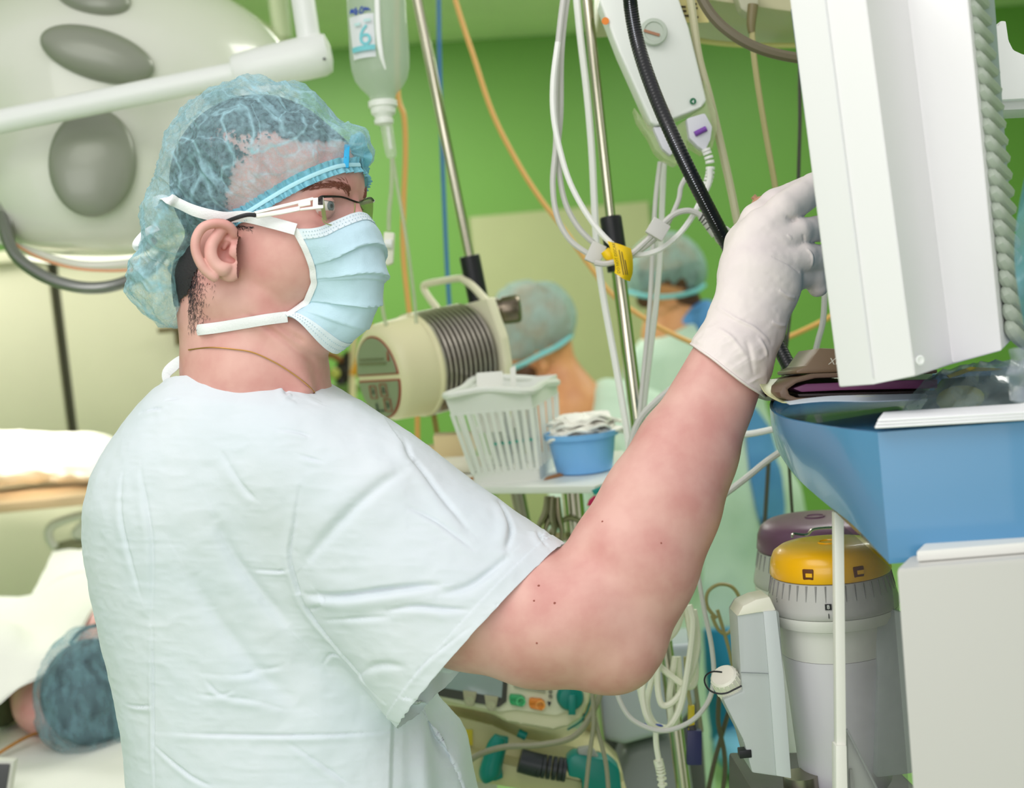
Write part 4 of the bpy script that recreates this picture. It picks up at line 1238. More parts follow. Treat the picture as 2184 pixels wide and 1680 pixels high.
# --- pale boom at the ceiling, far
b2 = thing('ceiling_boom', 'pale blurred boom arm slanting across the ceiling far behind', 'boom arm', K(600, 60, 4.3))
obj('beam', tube([K(330, -60, 4.3), K(500, 50, 4.3), K(618, 112, 4.3)], [0.055, 0.055, 0.03], 16, 4), mat('boom_paint', rgb(214, 220, 190), 0.5), b2)
e = K(600, 60, 4.3); obj('drop_post', lathe(e + A(0, 0, -0.03), (0, 0, 1), [(0, 0.028), (CEIL - e[2] + 0.03, 0.028)], 16), MATS['boom_paint'], b2)
c = K(250, -16, 4.4); obj('ceiling_fitting', box((c[0], c[1], CEIL - 0.05), (0.22, 0.12, 0.048), bevel=0.01), mat('olive_fitting', rgb(136, 138, 62), 0.5), label='olive box fitting on the ceiling above the lamp', cat='fitting')

# --- infusion bottle and drip line
B21 = Fr(2.1); bq = B21.q
bt = thing('infusion_bottle', 'clear plastic infusion bottle with a blue numbered label hanging upside down', 'bottle', B21.W(bq(818, 215)))
ax0, ax1 = bq(816, 214), bq(792, -150); bax = unit(ax1 - ax0)
M_bot = sheer('milky_bottle', rgb(214, 226, 212), 0.52, rough=0.12, var=0.06, vscale=8, bump=0, translucent=0.5)
prof = [(-4, 26), (4, 27), (12, 30), (26, 44), (44, 56), (66, 62), (95, 64), (200, 63), (330, 62), (350, 52), (362, 20), (364, 0)]
body_b = obj('bottle_body', B21.g(lathe(ax0, bax, prof, 40, sy=0.75)), M_bot, bt)
obj('saline', B21.g(lathe(ax0, bax, [(0, 0), (6, 23), (14, 27), (28, 40), (46, 52), (68, 58), (100, 60), (250, 59), (250, 0)], 40, sy=0.72)), sheer('saline', rgb(190, 206, 190), 0.25, rough=0.05, var=0.05, bump=0, translucent=0.3), body_b)
obj('moulded_rib', B21.g(tube([bq(803, -60, -50), bq(806, 50, -52), bq(812, 110, -50), bq(822, 148, -42)], [6, 6, 5.5, 2], 8, 6)), mat('rib_white', rgb(244, 246, 244), 0.3), body_b)
ang = math.atan2(-0.05, 1)
lw = [bq(745, 38, -34), bq(797, 28, -48), bq(802, 121, -48), bq(755, 129, -34)]
def bil(a, b, c_, d_, s, t): return a * (1 - s) * (1 - t) + b * s * (1 - t) + c_ * s * t + d_ * (1 - s) * t
G = np.array([[bil(*lw, s, t) + A(0, 0, -8 * math.sin(math.pi * s) ** 0.7) for s in np.linspace(0, 1, 7)] for t in np.linspace(0, 1, 6)])
lab = obj('label', B21.g(thick(grid_geo(G), 1.0)), mat('label_paper', rgb(222, 226, 228), 0.6), bt)
xd = B21.W(lw[1]) - B21.W(lw[0]); yd = B21.W(lw[0]) - B21.W(lw[3])
M_aqua = mat('aqua_print', rgb(120, 200, 208), 0.6)
obj('lettering', text_geo('6', B21.W(bil(*lw, 0.3, 0.72) + A(0, 0, -11)), xd, yd, 62 / B21.S), M_aqua, lab)
G = np.array([[bil(*lw, s, t) + A(0, 0, -9.5 - 8 * math.sin(math.pi * s) ** 0.7) for s in np.linspace(0, 1, 7)] for t in (0.74, 0.86)])
obj('printed_band', B21.g(thick(grid_geo(G), 0.6)), M_aqua, lab)
for s0, s1, t_ in ((0.2, 0.45, 0.2), (0.6, 0.88, 0.14)):
    G = np.array([[bil(*lw, s, t) + A(0, 0, -9.5 - 8 * math.sin(math.pi * s) ** 0.7) for s in np.linspace(s0, s1, 4)] for t in (t_, t_ + 0.07)])
    obj('printed_line', B21.g(thick(grid_geo(G), 0.5)), mat('pale_print', rgb(190, 222, 222), 0.6), lab)
obj('handwriting', B21.g(join([tube([bq(x + dx, y + dy, -50) for dx, dy in st], 1.5, 5, 3) for x, y, st in (
    (747, 30, [(0, 0), (2, -10), (4, -2), (6, -11), (7, -1)]), (757, 30, [(0, 0), (2, -14), (0, -7), (5, -8), (3, 0), (0, 1)]),
    (767, 28, [(0, 0), (1, -8), (5, -14), (8, -6), (4, 0), (0, -1)]), (777, 24, [(0, -2), (2, -9), (5, -2), (7, -8), (10, -4), (13, -3)]))])), mat('blue_ink', rgb(30, 70, 170), 0.6), bt)
obj('stopper', B21.g(lathe(ax0, -bax, [(0, 26), (2, 31), (14, 31), (15, 27), (28, 26), (34, 20), (40, 18), (42, 21), (50, 20), (52, 14), (54, 0)], 28, sy=0.9)), mat('white_stopper', rgb(232, 236, 228), 0.4), bt)
obj('drip_chamber', B21.g(lathe(bq(823, 262), bq(836, 338) - bq(823, 262), [(0, 11), (6, 14), (66, 12.5), (74, 10), (78, 4), (78, 0)], 20)), sheer('clear_chamber', rgb(224, 230, 216), 0.35, rough=0.08, var=0.05, bump=0, translucent=0.3), bt)
obj('spike', B21.g(tube([bq(827, 270), bq(834, 318)], 4, 8, 2)), M_white, bt)
M_cleart = sheer('clear_tubing', rgb(206, 212, 188), 0.55, rough=0.15, var=0.05, bump=0, translucent=0.4)
pipe('drip_tube', [(836, 338), (835, 400), (830, 450), (829, 492)], 2.1, 5, M_cleart, 'clear drip tube from the infusion bottle down to the roller clamp', 'tube')
cl = thing('roller_clamp', 'white roller clamp hanging on the drip tube beside the mask', 'clamp', K(824, 530, 2.1))
obj('housing', prism(KL([(819, 494), (841, 496), (838, 560), (826, 566), (812, 556)], 2.09), FW * 0.015, 0.002), mat('ivory_plastic', rgb(232, 232, 214), 0.4), cl)
obj('roller', lathe(K(829, 520, 2.087), RT, [(-0.005, 0), (-0.005, 0.007), (0.005, 0.007), (0.005, 0)], 14), M_white, cl)
pipe('drip_tube', [(838, 338), (848, 400), (862, 480), (874, 560), (884, 640), (888, 690)], 2.2, 4, M_cleart, 'clear drip tube running from the bottle to the coil of the fluid warmer', 'tube')
pipe('tubing', [(816, 566), (812, 620), (818, 670), (826, 700)], 2.25, 4.5, M_cleart, 'pale clear tube below the roller clamp', 'tube')
M_orange = mat('orange_cable', rgb(224, 172, 96), 0.45)
pipe('cable', [(846, -20), (848, 190), (862, 250), (865, 330), (861, 430), (860, 540), (870, 640), (884, 760), (890, 880), (890, 985)], 2.6, 6, M_orange, 'orange cable hanging behind the infusion bottle and fluid warmer', 'cable', hang=True)
pipe('cable', [(935, -40), (937, 120), (942, 300), (948, 450), (954, 580), (962, 700)], 3.2, 4.5, mat('blue_cable', rgb(44, 104, 168), 0.4), 'thin blue cable hanging beside the left chrome pole', 'cable', hang=True)
pipe('cable', [(962, -30), (985, 45), (1010, 120), (1050, 240), (1100, 340), (1150, 420), (1205, 492), (1260, 570), (1310, 632), (1380, 682), (1440, 715), (1500, 738), (1580, 746), (1650, 730), (1710, 706), (1770, 676), (1830, 640)], 2.7, 5.5, M_orange, 'long orange cable looping across the green wall behind the poles', 'cable', hang=True)

# --- chrome pole, left
pole = thing('chrome_pole', 'slanted chrome pole with a black sleeve carrying the fluid warmer', 'pole', to_floor(K(1150, 1300, 2.45)))
pa, pb = K(878, -60, 2.3), K(1001, 545, 2.36); pdir = unit(pb - pa)
pc = pa + pdir * 1.05
r_ = 11 * 2.3 / FPX
obj('rod', lathe(pa, pdir, [(0, r_), (np.linalg.norm(pb - pa) + 0.02, r_)], 20), M_chrome, pole)
obj('sleeve', lathe(pb, pdir, [(0, 0), (0, 21 * 2.36 / FPX), (0.004, 22 * 2.36 / FPX), (0.1, 22 * 2.36 / FPX), (0.1, 0)], 24), M_black, pole)
obj('lower_tube', tube([pb + pdir * 0.09, pb + pdir * 0.5, to_floor(pb + pdir * 0.9)], 16 * 2.36 / FPX, 16, 1, smooth=False), M_steel, pole)
obj('foot_plate', lathe(to_floor(pb + pdir * 0.9), (0, 0, 1), [(0, 0.16), (0.015, 0.15), (0.03, 0.03), (0.03, 0)], 28), M_steel, pole)

# --- fluid warmer
W23 = Fr(2.3); wq = W23.q
M_cream = mat('cream_device_plastic', rgb(226, 220, 180), 0.4, var=0.03)
wm = thing('fluid_warmer', 'cream drum shaped fluid warmer with steel coil grooves, handle and keypad face', 'fluid warmer', W23.W(wq(900, 880)))
fax = unit(A(0.80, -0.20, 0.565)); fc = wq(806, 797, -40)
prof = [(0, 0), (0, 84), (3, 92), (10, 99), (22, 104), (88, 108), (92, 112), (98, 112)]
obj('housing', W23.g(lathe(fc, fax, prof + [(98, 60), (98, 0)], 56)), M_cream, wm)
pr = [(98, 60), (98, 113), (103, 113)]
for i in range(10):
    h0 = 106 + i * 12.5; pr += [(h0, 100), (h0 + 3.2, 100), (h0 + 4.2, 110), (h0 + 8.6, 112), (h0 + 10.6, 110), (h0 + 11.6, 100)]
pr += [(232, 108), (236, 60)]
obj('coil_drum', W23.g(lathe(fc, fax, pr, 56)), mat('coil_steel', rgb(176, 170, 158), 0.28, metal=0.9), wm, sharp=30)
def on_plate(px, py, h=240):
    e_ = A(1092, 840, -FPX); d_ = wq(px, py, 0) - e_; p0_ = fc + fax * h
    return e_ + d_ * (((p0_ - e_) @ fax) / (d_ @ fax))
obj('end_plate', W23.g(prism([on_plate(*p) for p in ((937, 664), (1016, 642), (1038, 636), (1052, 678), (1067, 721), (1076, 777), (1078, 850), (1040, 880), (960, 860), (930, 800))], fax * 22, 4)), mat('pale_cream_plate', rgb(230, 226, 196), 0.4), wm)
obj('handle', W23.g(tube([on_plate(*p, 250) for p in ((946, 680), (930, 655), (912, 630), (904, 613), (912, 605), (975, 594), (990, 597), (1012, 614), (1044, 650))], [9, 9, 8, 8, 8, 8, 9, 9, 10], 10, 6)), MATS['pale_cream_plate'], wm)
knob = obj('clamp_knob', W23.g(lathe(wq(1052, 664, 90), unit(A(0.97, -0.1, -0.1)), [(0, 0), (0, 26), (12, 30), (14, 27), (20, 27), (22, 31), (54, 31), (60, 27), (62, 0)], 32)), mat('knob_steel', rgb(120, 110, 96), 0.28, metal=1.0), wm)
# keypad face: two rounded halves with red outlines
ey = unit(A(0, 1, 0) - fax * fax[1]); ex = np.cross(ey, fax); ex = ex if ex[0] > 0 else -ex
def face_poly(half, grow, h):
    pts = []
    R_ = 86 + grow
    for t in np.linspace(0, math.pi, 25):
        a, b = -math.cos(t) * R_, math.sin(t) * R_ * 1.03
        pts.append((a, -b) if half == 'top' else (a, b))
    g_ = 5 - grow
    off = -1 if half == 'top' else 1
    out = []
    for a, b in pts:
        b = min(b, -g_) if half == 'top' else max(b, g_)
        a2 = a * math.cos(0.13) + b * math.sin(0.13) * 0; 
        out.append(fc + ex * a + ey * (b - 0.02 * a + 8) - fax * h)
    return out
M_red = mat('red_outline', rgb(150, 64, 48), 0.5); M_pad = mat('grey_green_keypad', rgb(140, 150, 122), 0.35)
for hf_ in ('top', 'bottom'):
    o1 = obj('keypad_frame', W23.g(prism(face_poly(hf_, 0, -2), -fax * 4, 0.6, 1)), M_red, wm)
    obj('keypad', W23.g(prism(face_poly(hf_, -3.4, -1), -fax * 5, 0.6, 1)), M_pad, o1)
def on_face(a, b, h=6.5): return fc + ex * a + ey * (b + 8) - fax * h
for a, b, kd in ((-22, 30, 'o'), (22, 26, 'u'), (30, 58, 'd')):
    L = [on_face(a + dx * 13, b + dy * 13) for dx, dy in ((-1, -1), (1, -1), (1, 1), (-1, 1))]
    bt_ = obj('button', W23.g(tube(L + [L[0]], 1.2, 6, 1, smooth=False)), M_red, wm)
    s = {'o': [(-4, 0), (0, -6), (4, 0), (0, 5), (-4, 0)], 'u': [(-6, 5), (0, -7), (6, 5), (-6, 5)], 'd': [(-6, -5), (0, 7), (6, -5), (-6, -5)]}[kd]
    obj('symbol', W23.g(tube([on_face(a + x, b + y) for x, y in s], 1.1, 6, 1, smooth=False)), mat('green_symbol', rgb(62, 80, 66), 0.5), bt_)
obj('scale_line', W23.g(prism([on_face(-62, -33), on_face(52, -33), on_face(52, -29), on_face(-62, -29)], -fax * 0.8)), mat('olive_print', rgb(116, 118, 84), 0.5), wm)
obj('scale_ticks', W23.g(join([box(on_face(-56 + i * 7.5, -40), (1.4, 2.4, 0.4), ex, ey) for i in range(14)])), MATS['olive_print'], wm)
obj('temperature_mark', W23.g(tube([on_face(64, -36), on_face(66, -56)], [2.4, 1.2], 6, 1)), M_red, wm)
obj('indicator', W23.g(box(on_face(-18, 64), (3, 10, 0.6), ex, ey)), MATS['green_symbol'], wm)
obj('indicator', W23.g(box(on_face(0, 70), (10, 2, 0.6), ex, ey)), MATS['green_symbol'], wm)
obj('hanging_cable', tube(KL([(924, 878), (935, 940), (944, 1000)], 2.5), 0.005, 8, 4), mat('olive_cable', rgb(146, 128, 62), 0.5), label='olive cable hanging under the fluid warmer', cat='cable')

# ================================================================== instrument trolley with basket and bowl
TZ = K(1150, 1046, 2.0)[2]
tp = [onz(880, 1026, TZ), onz(1010, 1038, TZ), onz(1268, 1036, TZ), onz(1300, 1024, TZ), onz(1352, 992, TZ), onz(1330, 960, TZ), onz(930, 975, TZ)]
tro = thing('trolley', 'white topped trolley on a chrome post carrying basket and blue bowl', 'trolley', to_floor(K(1222, 1100, 2.1)))
obj('top', prism([p for p in tp], (0, 0, -0.011), 0.003), mat('trolley_white', rgb(232, 234, 228), 0.3), tro)
cx = onz(1222, 1030, TZ)
cen = (np.array(tp[0]) + np.array(tp[4]) + np.array(tp[6])) / 3
pc_ = K(1225, 1100, 2.12); 
obj('post', lathe((pc_[0], pc_[1], 0.05), (0, 0, 1), [(0, 0.016), (TZ - 0.061, 0.016)], 20), M_chrome, tro)
obj('foot', [tube([A(pc_[0], pc_[1], 0.05), A(pc_[0] + 0.26 * math.cos(a), pc_[1] + 0.26 * math.sin(a), 0.03)], 0.014, 10, 1) for a in (0.4, 1.97, 3.54, 5.11)], M_steel, tro)
e = K(1287, 1045, 1.955)
obj('corner_clip', prism(KL([(1262, 1046), (1290, 1034), (1292, 1042), (1268, 1056)], 1.97), FW * 0.01, 0.001), mat('teal_clip', rgb(0, 140, 132), 0.4), tro)
tagr = obj('hang_tag', prism(KL([(1268, 1056), (1276, 1062), (1264, 1080), (1252, 1078), (1256, 1066)], 2.0), FW * 0.003, 0.001), mat('crimson_tag', rgb(196, 24, 84), 0.5), label='small crimson tag hanging under the trolley corner', cat='tag')
obj('hang_tag', prism(KL([(1276, 1058), (1288, 1058), (1286, 1076), (1276, 1078)], 2.0), FW * 0.003, 0.001), mat('green_tag', rgb(140, 190, 80), 0.5), label='small green tag hanging under the trolley corner', cat='tag')
# basket
bk = thing('basket', 'white plastic slatted basket full of syringes on the trolley', 'basket', onz(1100, 1015, TZ))
M_bk = mat('basket_plastic', rgb(236, 238, 232), 0.35)
b4 = [onz(1018, 1033, TZ), onz(1150, 1022, TZ), onz(1192, 985, TZ), onz(1066, 996, TZ)]
t4p = [(972, 836, 1.985), (1120, 850, 1.97), (1186, 862, 2.10), (1050, 822, 2.12)]
zt = TZ + 0.138
fl = b4
ctr = sum(b4) / 4
t4 = []
for p in b4:
    dvec = p - ctr; t4.append(ctr + dvec * 1.32 + A(-0.012, 0, zt - TZ))
obj('base', prism([p + A(0, 0, 0.0005) for p in b4], (0, 0, 0.004), 0.001), M_bk, bk)
def lerp(a, b, t): return a + (b - a) * t
rimw = [t4[0], lerp(t4[0], t4[1], 0.5) + A(0, 0, 0.004), t4[1] + A(0, 0, -0.004), lerp(t4[1], t4[2], 0.5) + A(0, 0, -0.004), t4[2] + A(0, 0, -0.012), lerp(t4[2], t4[3], 0.5), t4[3] + A(0, 0, 0.006), lerp(t4[3], t4[0], 0.5)]
obj('rim', tube(rimw, 0.0055, 8, 5, closed=True), M_bk, bk)
for i in range(4):
    a0, a1, c0, c1 = b4[i], b4[(i + 1) % 4], t4[i], t4[(i + 1) % 4]
    nrm = unit(np.cross(a1 - a0, c0 - a0))
    # solid band at the foot and under the rim
    obj('foot_band', prism([a0, a1, lerp(a1, c1, 0.13), lerp(a0, c0, 0.13)], nrm * 0.002), M_bk, bk)
    obj('top_band', prism([lerp(a0, c0, 0.78), lerp(a1, c1, 0.78), c1, c0], nrm * 0.002), M_bk, bk)
    n = 10 if i % 2 == 0 else 7
    for k in range(n + 1):
        s = k / n; w_ = 0.0028
        lo_, hi_ = lerp(lerp(a0, a1, s), lerp(c0, c1, s), 0.12), lerp(lerp(a0, a1, s), lerp(c0, c1, s), 0.80)
        x_ = unit(a1 - a0)
        obj('slat', hull8([lo_ - x_ * w_, lo_ + x_ * w_, hi_ + x_ * w_, hi_ - x_ * w_], [lo_ - x_ * w_ + nrm * 0.003, lo_ + x_ * w_ + nrm * 0.003, hi_ + x_ * w_ + nrm * 0.003, hi_ - x_ * w_ + nrm * 0.003]), M_bk, bk)
M_syr = sheer('clear_barrel', rgb(236, 240, 238), 0.6, rough=0.15, var=0.05, bump=0, translucent=0.4)
M_teal2 = mat('teal_mark', rgb(70, 190, 170), 0.5)
M_pack = mat('packet_paper', rgb(240, 240, 234), 0.6)
for k, (sx, sy, hgt, off) in enumerate(((0.25, 0.3, 0.12, -0.01), (0.42, 0.3, 0.115, 0.0), (0.6, 0.35, 0.125, 0.01), (0.8, 0.4, 0.118, 0.015))):
    p0 = bil(b4[0], b4[1], b4[2], b4[3], sx, sy) + A(0, 0, 0.006)
    sy_ = thing('syringe', ['white syringe standing leftmost in the basket', 'white syringe with a teal band standing second in the basket', 'white syringe standing third in the basket', 'white syringe standing rightmost in the basket'][k], 'syringe', p0, 'syringes in the basket')
    obj('barrel', lathe(p0, A(off, 0, 1), [(0, 0), (0, 0.002), (0.012, 0.0025), (0.014, 0.008), (hgt - 0.02, 0.008), (hgt - 0.018, 0.012), (hgt - 0.015, 0.012)], 14), M_syr, sy_)
    obj('plunger', lathe(p0 + A(0, 0, 0.03), A(off, 0, 1), [(0, 0), (0, 0.006), (hgt - 0.05, 0.004), (hgt - 0.03, 0.004), (hgt - 0.03, 0.009), (hgt - 0.027, 0.009), (hgt - 0.027, 0)], 12), M_white, sy_)
    obj('collar_mark', lathe(p0 + A(0, 0, 0.045), A(off, 0, 1), [(0, 0.0084), (0.004, 0.0084)], 12, closed=False), M_teal2, sy_)
for k, (px0, py0, px1, py1, lb) in enumerate(((1010, 795, 1072, 860, 'white paper packet sticking out of the basket on the left'), (1082, 784, 1100, 850, 'narrow white packet sticking out of the basket by the nurse'))):
    obj('packet', prism(KL([(px0 + 6, py0), (px1, py0 - 4), (px1 + 3, py1 + 60), (px0 + 8, py1 + 64)], 2.10 + 0.02 * k), FW * 0.004, 0.001), M_pack, label=lb, cat='packet')
# blue bowl
T20 = 2.02
bc = onz(1247, 1005, TZ)
M_blue = mat('blue_bowl_plastic', rgb(128, 190, 248), 0.25)
u2 = np.linalg.norm(bc - CAMLOC) / FPX
bh = 86 * u2
bowl = obj('bowl', lathe(bc + A(0, 0, 0.0005), (0, 0, 1), [(0, 0), (0, 56 * u2), (0.002, 60 * u2), (bh * 0.5, 67 * u2), (bh - 0.008, 72 * u2), (bh - 0.008, 79 * u2), (bh, 80 * u2), (bh, 74 * u2), (bh - 0.004, 71 * u2), (0.004, 57 * u2), (0.003, 0)], 48), M_blue, label='round blue plastic bowl heaped with white gauze', cat='bowl')
gz = Field((-0.075, -0.07, -0.02), (0.075, 0.07, 0.06), 0.0022)
M_gauze = mat('white_gauze', rgb(252, 250, 242), 0.9, bump=0.4, bscale=300)
rr = np.random.default_rng(3)
for k in range(7):
    c = A(0, 0, 0.004 + 0.0044 * k)
    a = rr.random() * 6.28
    V0 = []
    G = []
    for th in np.linspace(0, 2 * math.pi, 48, endpoint=False):
        row = []
        for r_ in np.linspace(0, 1, 9):
            R = (0.050 - 0.002 * k) * (1 + 0.16 * math.sin(2 * th + a) + 0.07 * math.sin(5 * th + 2 * a)) * r_
            row.append(bc + A(0.006 * math.sin(k * 2.1) + 0.005, 0, bh - 0.006) + c + A(R * math.cos(th) * 1.08, R * math.sin(th) * 0.9, 0.003 * math.sin(4 * th + a + 3 * r_) * r_ - 0.004 * r_ ** 2 + 0.002 * math.sin(9 * th + 5 * r_)))
        G.append(row)
    gg_ = thick(grid_geo(np.array(G), True), 0.0035)
    obj('gauze_pad', gg_, M_gauze, label=['lowest', 'second lowest', 'third lowest', 'middle', 'third from top', 'second from top', 'topmost'][k] + ' crumpled gauze pad in the blue bowl', cat='gauze', group='gauze heaped in the blue bowl')
# things behind the basket
bb = onz(978, 1000, TZ)
obj('carton', prism([bb + A(-0.035, -0.01, 0.0005), bb + A(0.03, -0.01, 0.0005), bb + A(0.03, -0.01, 0.055), bb + A(-0.035, -0.01, 0.058)], (0, 0.05, 0), 0.001), mat('tan_card', rgb(226, 204, 158), 0.7), label='tan cardboard carton behind the basket', cat='carton')
bb = onz(906, 1000, TZ)
obj('carton', prism([bb + A(-0.03, 0, 0.0005), bb + A(0.02, 0, 0.0005), bb + A(0.02, 0, 0.035), bb + A(-0.03, 0, 0.035)], (0, 0.04, 0), 0.001), MATS['tan_card'], label='low tan carton beside the man\'s shoulder', cat='carton')
ra, rb_ = onz(930, 1012, TZ) + A(0, 0, 0.014), onz(1028, 1008, TZ) + A(0, 0, 0.014)
obj('cloth_roll', lathe(ra, rb_ - ra, [(0, 0), (0, 0.011), (0.004, 0.0135), (0.07, 0.0138), (0.075, 0.012), (0.075, 0)], 20), mat('roll_cloth', rgb(236, 230, 212), 0.85, bump=0.3), label='rolled white cloth lying left of the basket', cat='cloth')
for k, (x0, y0, x1, y1, lb) in enumerate(((985, 1030, 1030, 1018, 'brown paper wrapper left of the basket foot'), (1160, 1025, 1200, 1016, 'brown paper scrap between basket and bowl'))):
    a_, b_ = onz(x0, y0, TZ), onz(x1, y1, TZ); d_ = A(0.006, 0.02, 0)
    obj('paper_scrap', prism([a_ + A(0, 0, 0.0006), b_ + A(0, 0, 0.0006), b_ + d_ + A(0, 0, 0.004), a_ + d_ + A(0, 0, 0.002)], (0, 0, 0.001)), mat('brown_paper', rgb(176, 120, 72), 0.7), label=lb, cat='paper')
# clamps hanging under the top
M_inst = mat('instrument_steel', rgb(150, 144, 120), 0.3, metal=1.0)
for k, (L, lb) in enumerate((([(1168, 1058), (1165, 1090), (1150, 1120), (1140, 1150)], 'steel clamp hanging under the trolley, left one'), ([(1180, 1060), (1178, 1100), (1182, 1130), (1176, 1160)], 'steel clamp hanging under the trolley beside the post'))):
    ck = thing('surgical_clamp', lb, 'clamp', K(*L[-1], 2.06))
    obj('blade', tube(KL(L, 2.06), [0.005, 0.006, 0.004, 0.002], 8, 5), M_inst, ck)
    obj('blade', tube(KL([(x + 8 + (y - 1058) * 0.12, y) for x, y in L], 2.065), [0.005, 0.006, 0.004, 0.002], 8, 5), M_inst, ck)
tray2 = thing('instrument_tray', 'lower steel rail with instruments under the trolley top', 'rail', K(1210, 1150, 2.1))
obj('rail', tube(KL([(1160, 1150), (1190, 1118), (1215, 1104), (1250, 1116), (1290, 1130)], 2.1), 0.004, 8, 5), M_inst, tray2)
obj('shelf', prism(KL([(1175, 1146), (1300, 1152), (1300, 1158), (1175, 1152)], 2.1), FW * 0.08), M_inst, tray2)

# ================================================================== chrome pole and cables, centre right
pole2 = thing('chrome_pole', 'straight chrome pole with a black sleeve behind the yellow tag', 'pole', to_floor(K(1380, 1100, 1.95)))
pa, pb, pc_ = K(1246, -60, 1.95), K(1302, 462, 1.95), K(1319, 578, 1.95)
pd = unit(pb - pa)
s_ = 1.95 / FPX
obj('rod', lathe(pa, pd, [(0, 11 * s_), (np.linalg.norm(pb - pa) + 0.01, 11 * s_)], 20), M_chrome, pole2)
obj('sleeve', lathe(pb, pc_ - pb, [(0, 0), (0, 22 * s_), (0.003, 23.5 * s_), (np.linalg.norm(pc_ - pb), 23.5 * s_), (np.linalg.norm(pc_ - pb), 0)], 28), M_black, pole2)
pe_ = K(1362, 920, 1.95); d2 = unit(pe_ - pc_)
low = pc_ + d2 * ((0.03 - pc_[2]) / d2[2])
obj('lower_tube', lathe(pc_ - d2 * 0.01, d2, [(0, 15.5 * s_), (np.linalg.norm(low - pc_), 15.5 * s_)], 20), M_chrome, pole2)
obj('foot_plate', lathe(to_floor(low), (0, 0, 1), [(0, 0.14), (0.02, 0.13), (0.03, 0.02), (0.03, 0)], 28), M_steel, pole2)

M_cw = mat('white_cable', rgb(240, 240, 236), 0.4); M_cg = mat('pale_grey_cable', rgb(204, 203, 198), 0.4); M_ck = mat('khaki_tube', rgb(176, 168, 120), 0.4)
CG = 'pale monitoring cables'
pipe('cable', [(1205, -30), (1196, 40), (1189, 110), (1184, 200), (1186, 300), (1179, 390), (1188, 460), (1216, 512), (1262, 546)], 1.75, 6.5, M_cg, 'grey monitoring cable, leftmost of the hanging loops', 'cable')
pipe('cable', [(1214, -30), (1203, 50), (1197, 130), (1196, 240), (1190, 330), (1202, 420), (1230, 480), (1268, 520), (1290, 536)], 1.76, 6.5, M_cg, 'grey monitoring cable, second of the hanging loops', 'cable')
pipe('cable', [(1190, 90), (1180, 170), (1180, 240), (1192, 310), (1216, 390), (1258, 466), (1305, 520), (1350, 543), (1398, 536), (1440, 508), (1474, 466), (1496, 425), (1512, 390), (1514, 360)], 1.72, 6.5, M_cw, 'bright white cable looping from the poles to the ribbed connector', 'cable')
pipe('cable', [(1228, -20), (1238, 80), (1252, 200), (1262, 320), (1268, 440), (1274, 540), (1288, 640), (1310, 760), (1334, 900), (1348, 1000)], 1.85, 8, M_cw, 'white cable running straight down beside the chrome pole', 'cable')
pipe('cable', [(1408, 345), (1398, 430), (1392, 540), (1386, 650), (1376, 760), (1366, 860), (1358, 950)], 1.86, 5.5, M_cg, 'grey cable hanging down right of the chrome pole', 'cable')
pipe('cable', [(1416, 345), (1412, 440), (1408, 540), (1400, 640), (1388, 740), (1376, 840), (1364, 950)], 1.88, 6.5, M_cw, 'white cable hanging down furthest right of the chrome pole', 'cable')
pipe('cable', [(1268, 560), (1296, 562), (1340, 546), (1380, 512), (1402, 490), (1436, 458), (1470, 449), (1500, 462)], 1.71, 6.5, M_cg, 'grey cable curving up to the grey plug beside the glove', 'cable')
pipe('cable', [(1346, 548), (1392, 514), (1420, 484), (1446, 430), (1452, 400), (1462, 380)], 1.73, 5.5, M_cg, 'short grey cable rising to the module holder', 'cable')
pipe('cable', [(1344, 1000), (1346, 950), (1364, 896), (1400, 856), (1440, 824), (1500, 780)], 1.8, 8, M_cg, 'grey cable bending up behind the forearm', 'cable')
pipe('cable', [(1540, 1058), (1590, 1020), (1640, 980), (1700, 940)], 1.75, 7, M_cg, 'grey cable slanting behind the blue machine tray', 'cable')
pipe('cable', [(1545, 930), (1600, 925), (1650, 915), (1720, 900)], 1.8, 7, M_cw, 'white cable behind the forearm running to the blue machine tray', 'cable')
obj('cable_clip', box(K(1270, 540, 1.735), (0.0095, 0.0125, 0.006), RT + 0.45 * UP * -1, UP + RT * 0.3, bevel=0.0015), M_cg, label='small grey clip joining the cables left of the yellow tag', cat='clip')
obj('cable_clip', box(K(1403, 489, 1.705), (0.0115, 0.0105, 0.006), RT - 0.6 * UP, UP + 0.6 * RT, bevel=0.0015), M_cg, label='grey ribbed clip on the cables between pole and glove', cat='clip')
# yellow tag
tg = thing('warning_tag', 'yellow warning tag wrapped round the cables at the black sleeve', 'tag', K(1325, 555, 1.69))
M_yel = mat('yellow_tag', rgb(238, 200, 10), 0.45)
rows = [[(1296, 514, 1.70), (1312, 518, 1.695), (1330, 524, 1.695), (1345, 530, 1.70)], [(1305, 540, 1.695), (1320, 543, 1.69), (1336, 546, 1.69), (1349, 552, 1.70)],
        [(1312, 568, 1.695), (1325, 570, 1.69), (1340, 573, 1.69), (1349, 580, 1.70)], [(1311, 582, 1.695), (1320, 588, 1.69), (1330, 595, 1.69), (1343, 600, 1.70)]]
G = patch([[K(*p) for p in r_] for r_ in rows], 5, 4)
obj('flap', thick(grid_geo(G), 0.0008), M_yel, tg)
obj('wrapped_end', tube(KL([(1290, 534), (1300, 545), (1312, 548)], 1.715), [0.006, 0.0075, 0.006], 10, 4), M_yel, tg)
M_ink = mat('black_print', rgb(54, 40, 4), 0.6)
up_ = unit(K(1318, 530, 1.69) - K(1318, 585, 1.69)); rt_ = unit(K(1340, 556, 1.69) - K(1318, 556, 1.69))
up_ = unit(K(1308, 532, 1.69) - K(1317, 582, 1.69))
obj('lettering', text_geo('DO NOT DISCARD', K(1323, 583, 1.6855), up_, -rt_, 0.0047), M_ink, tg)
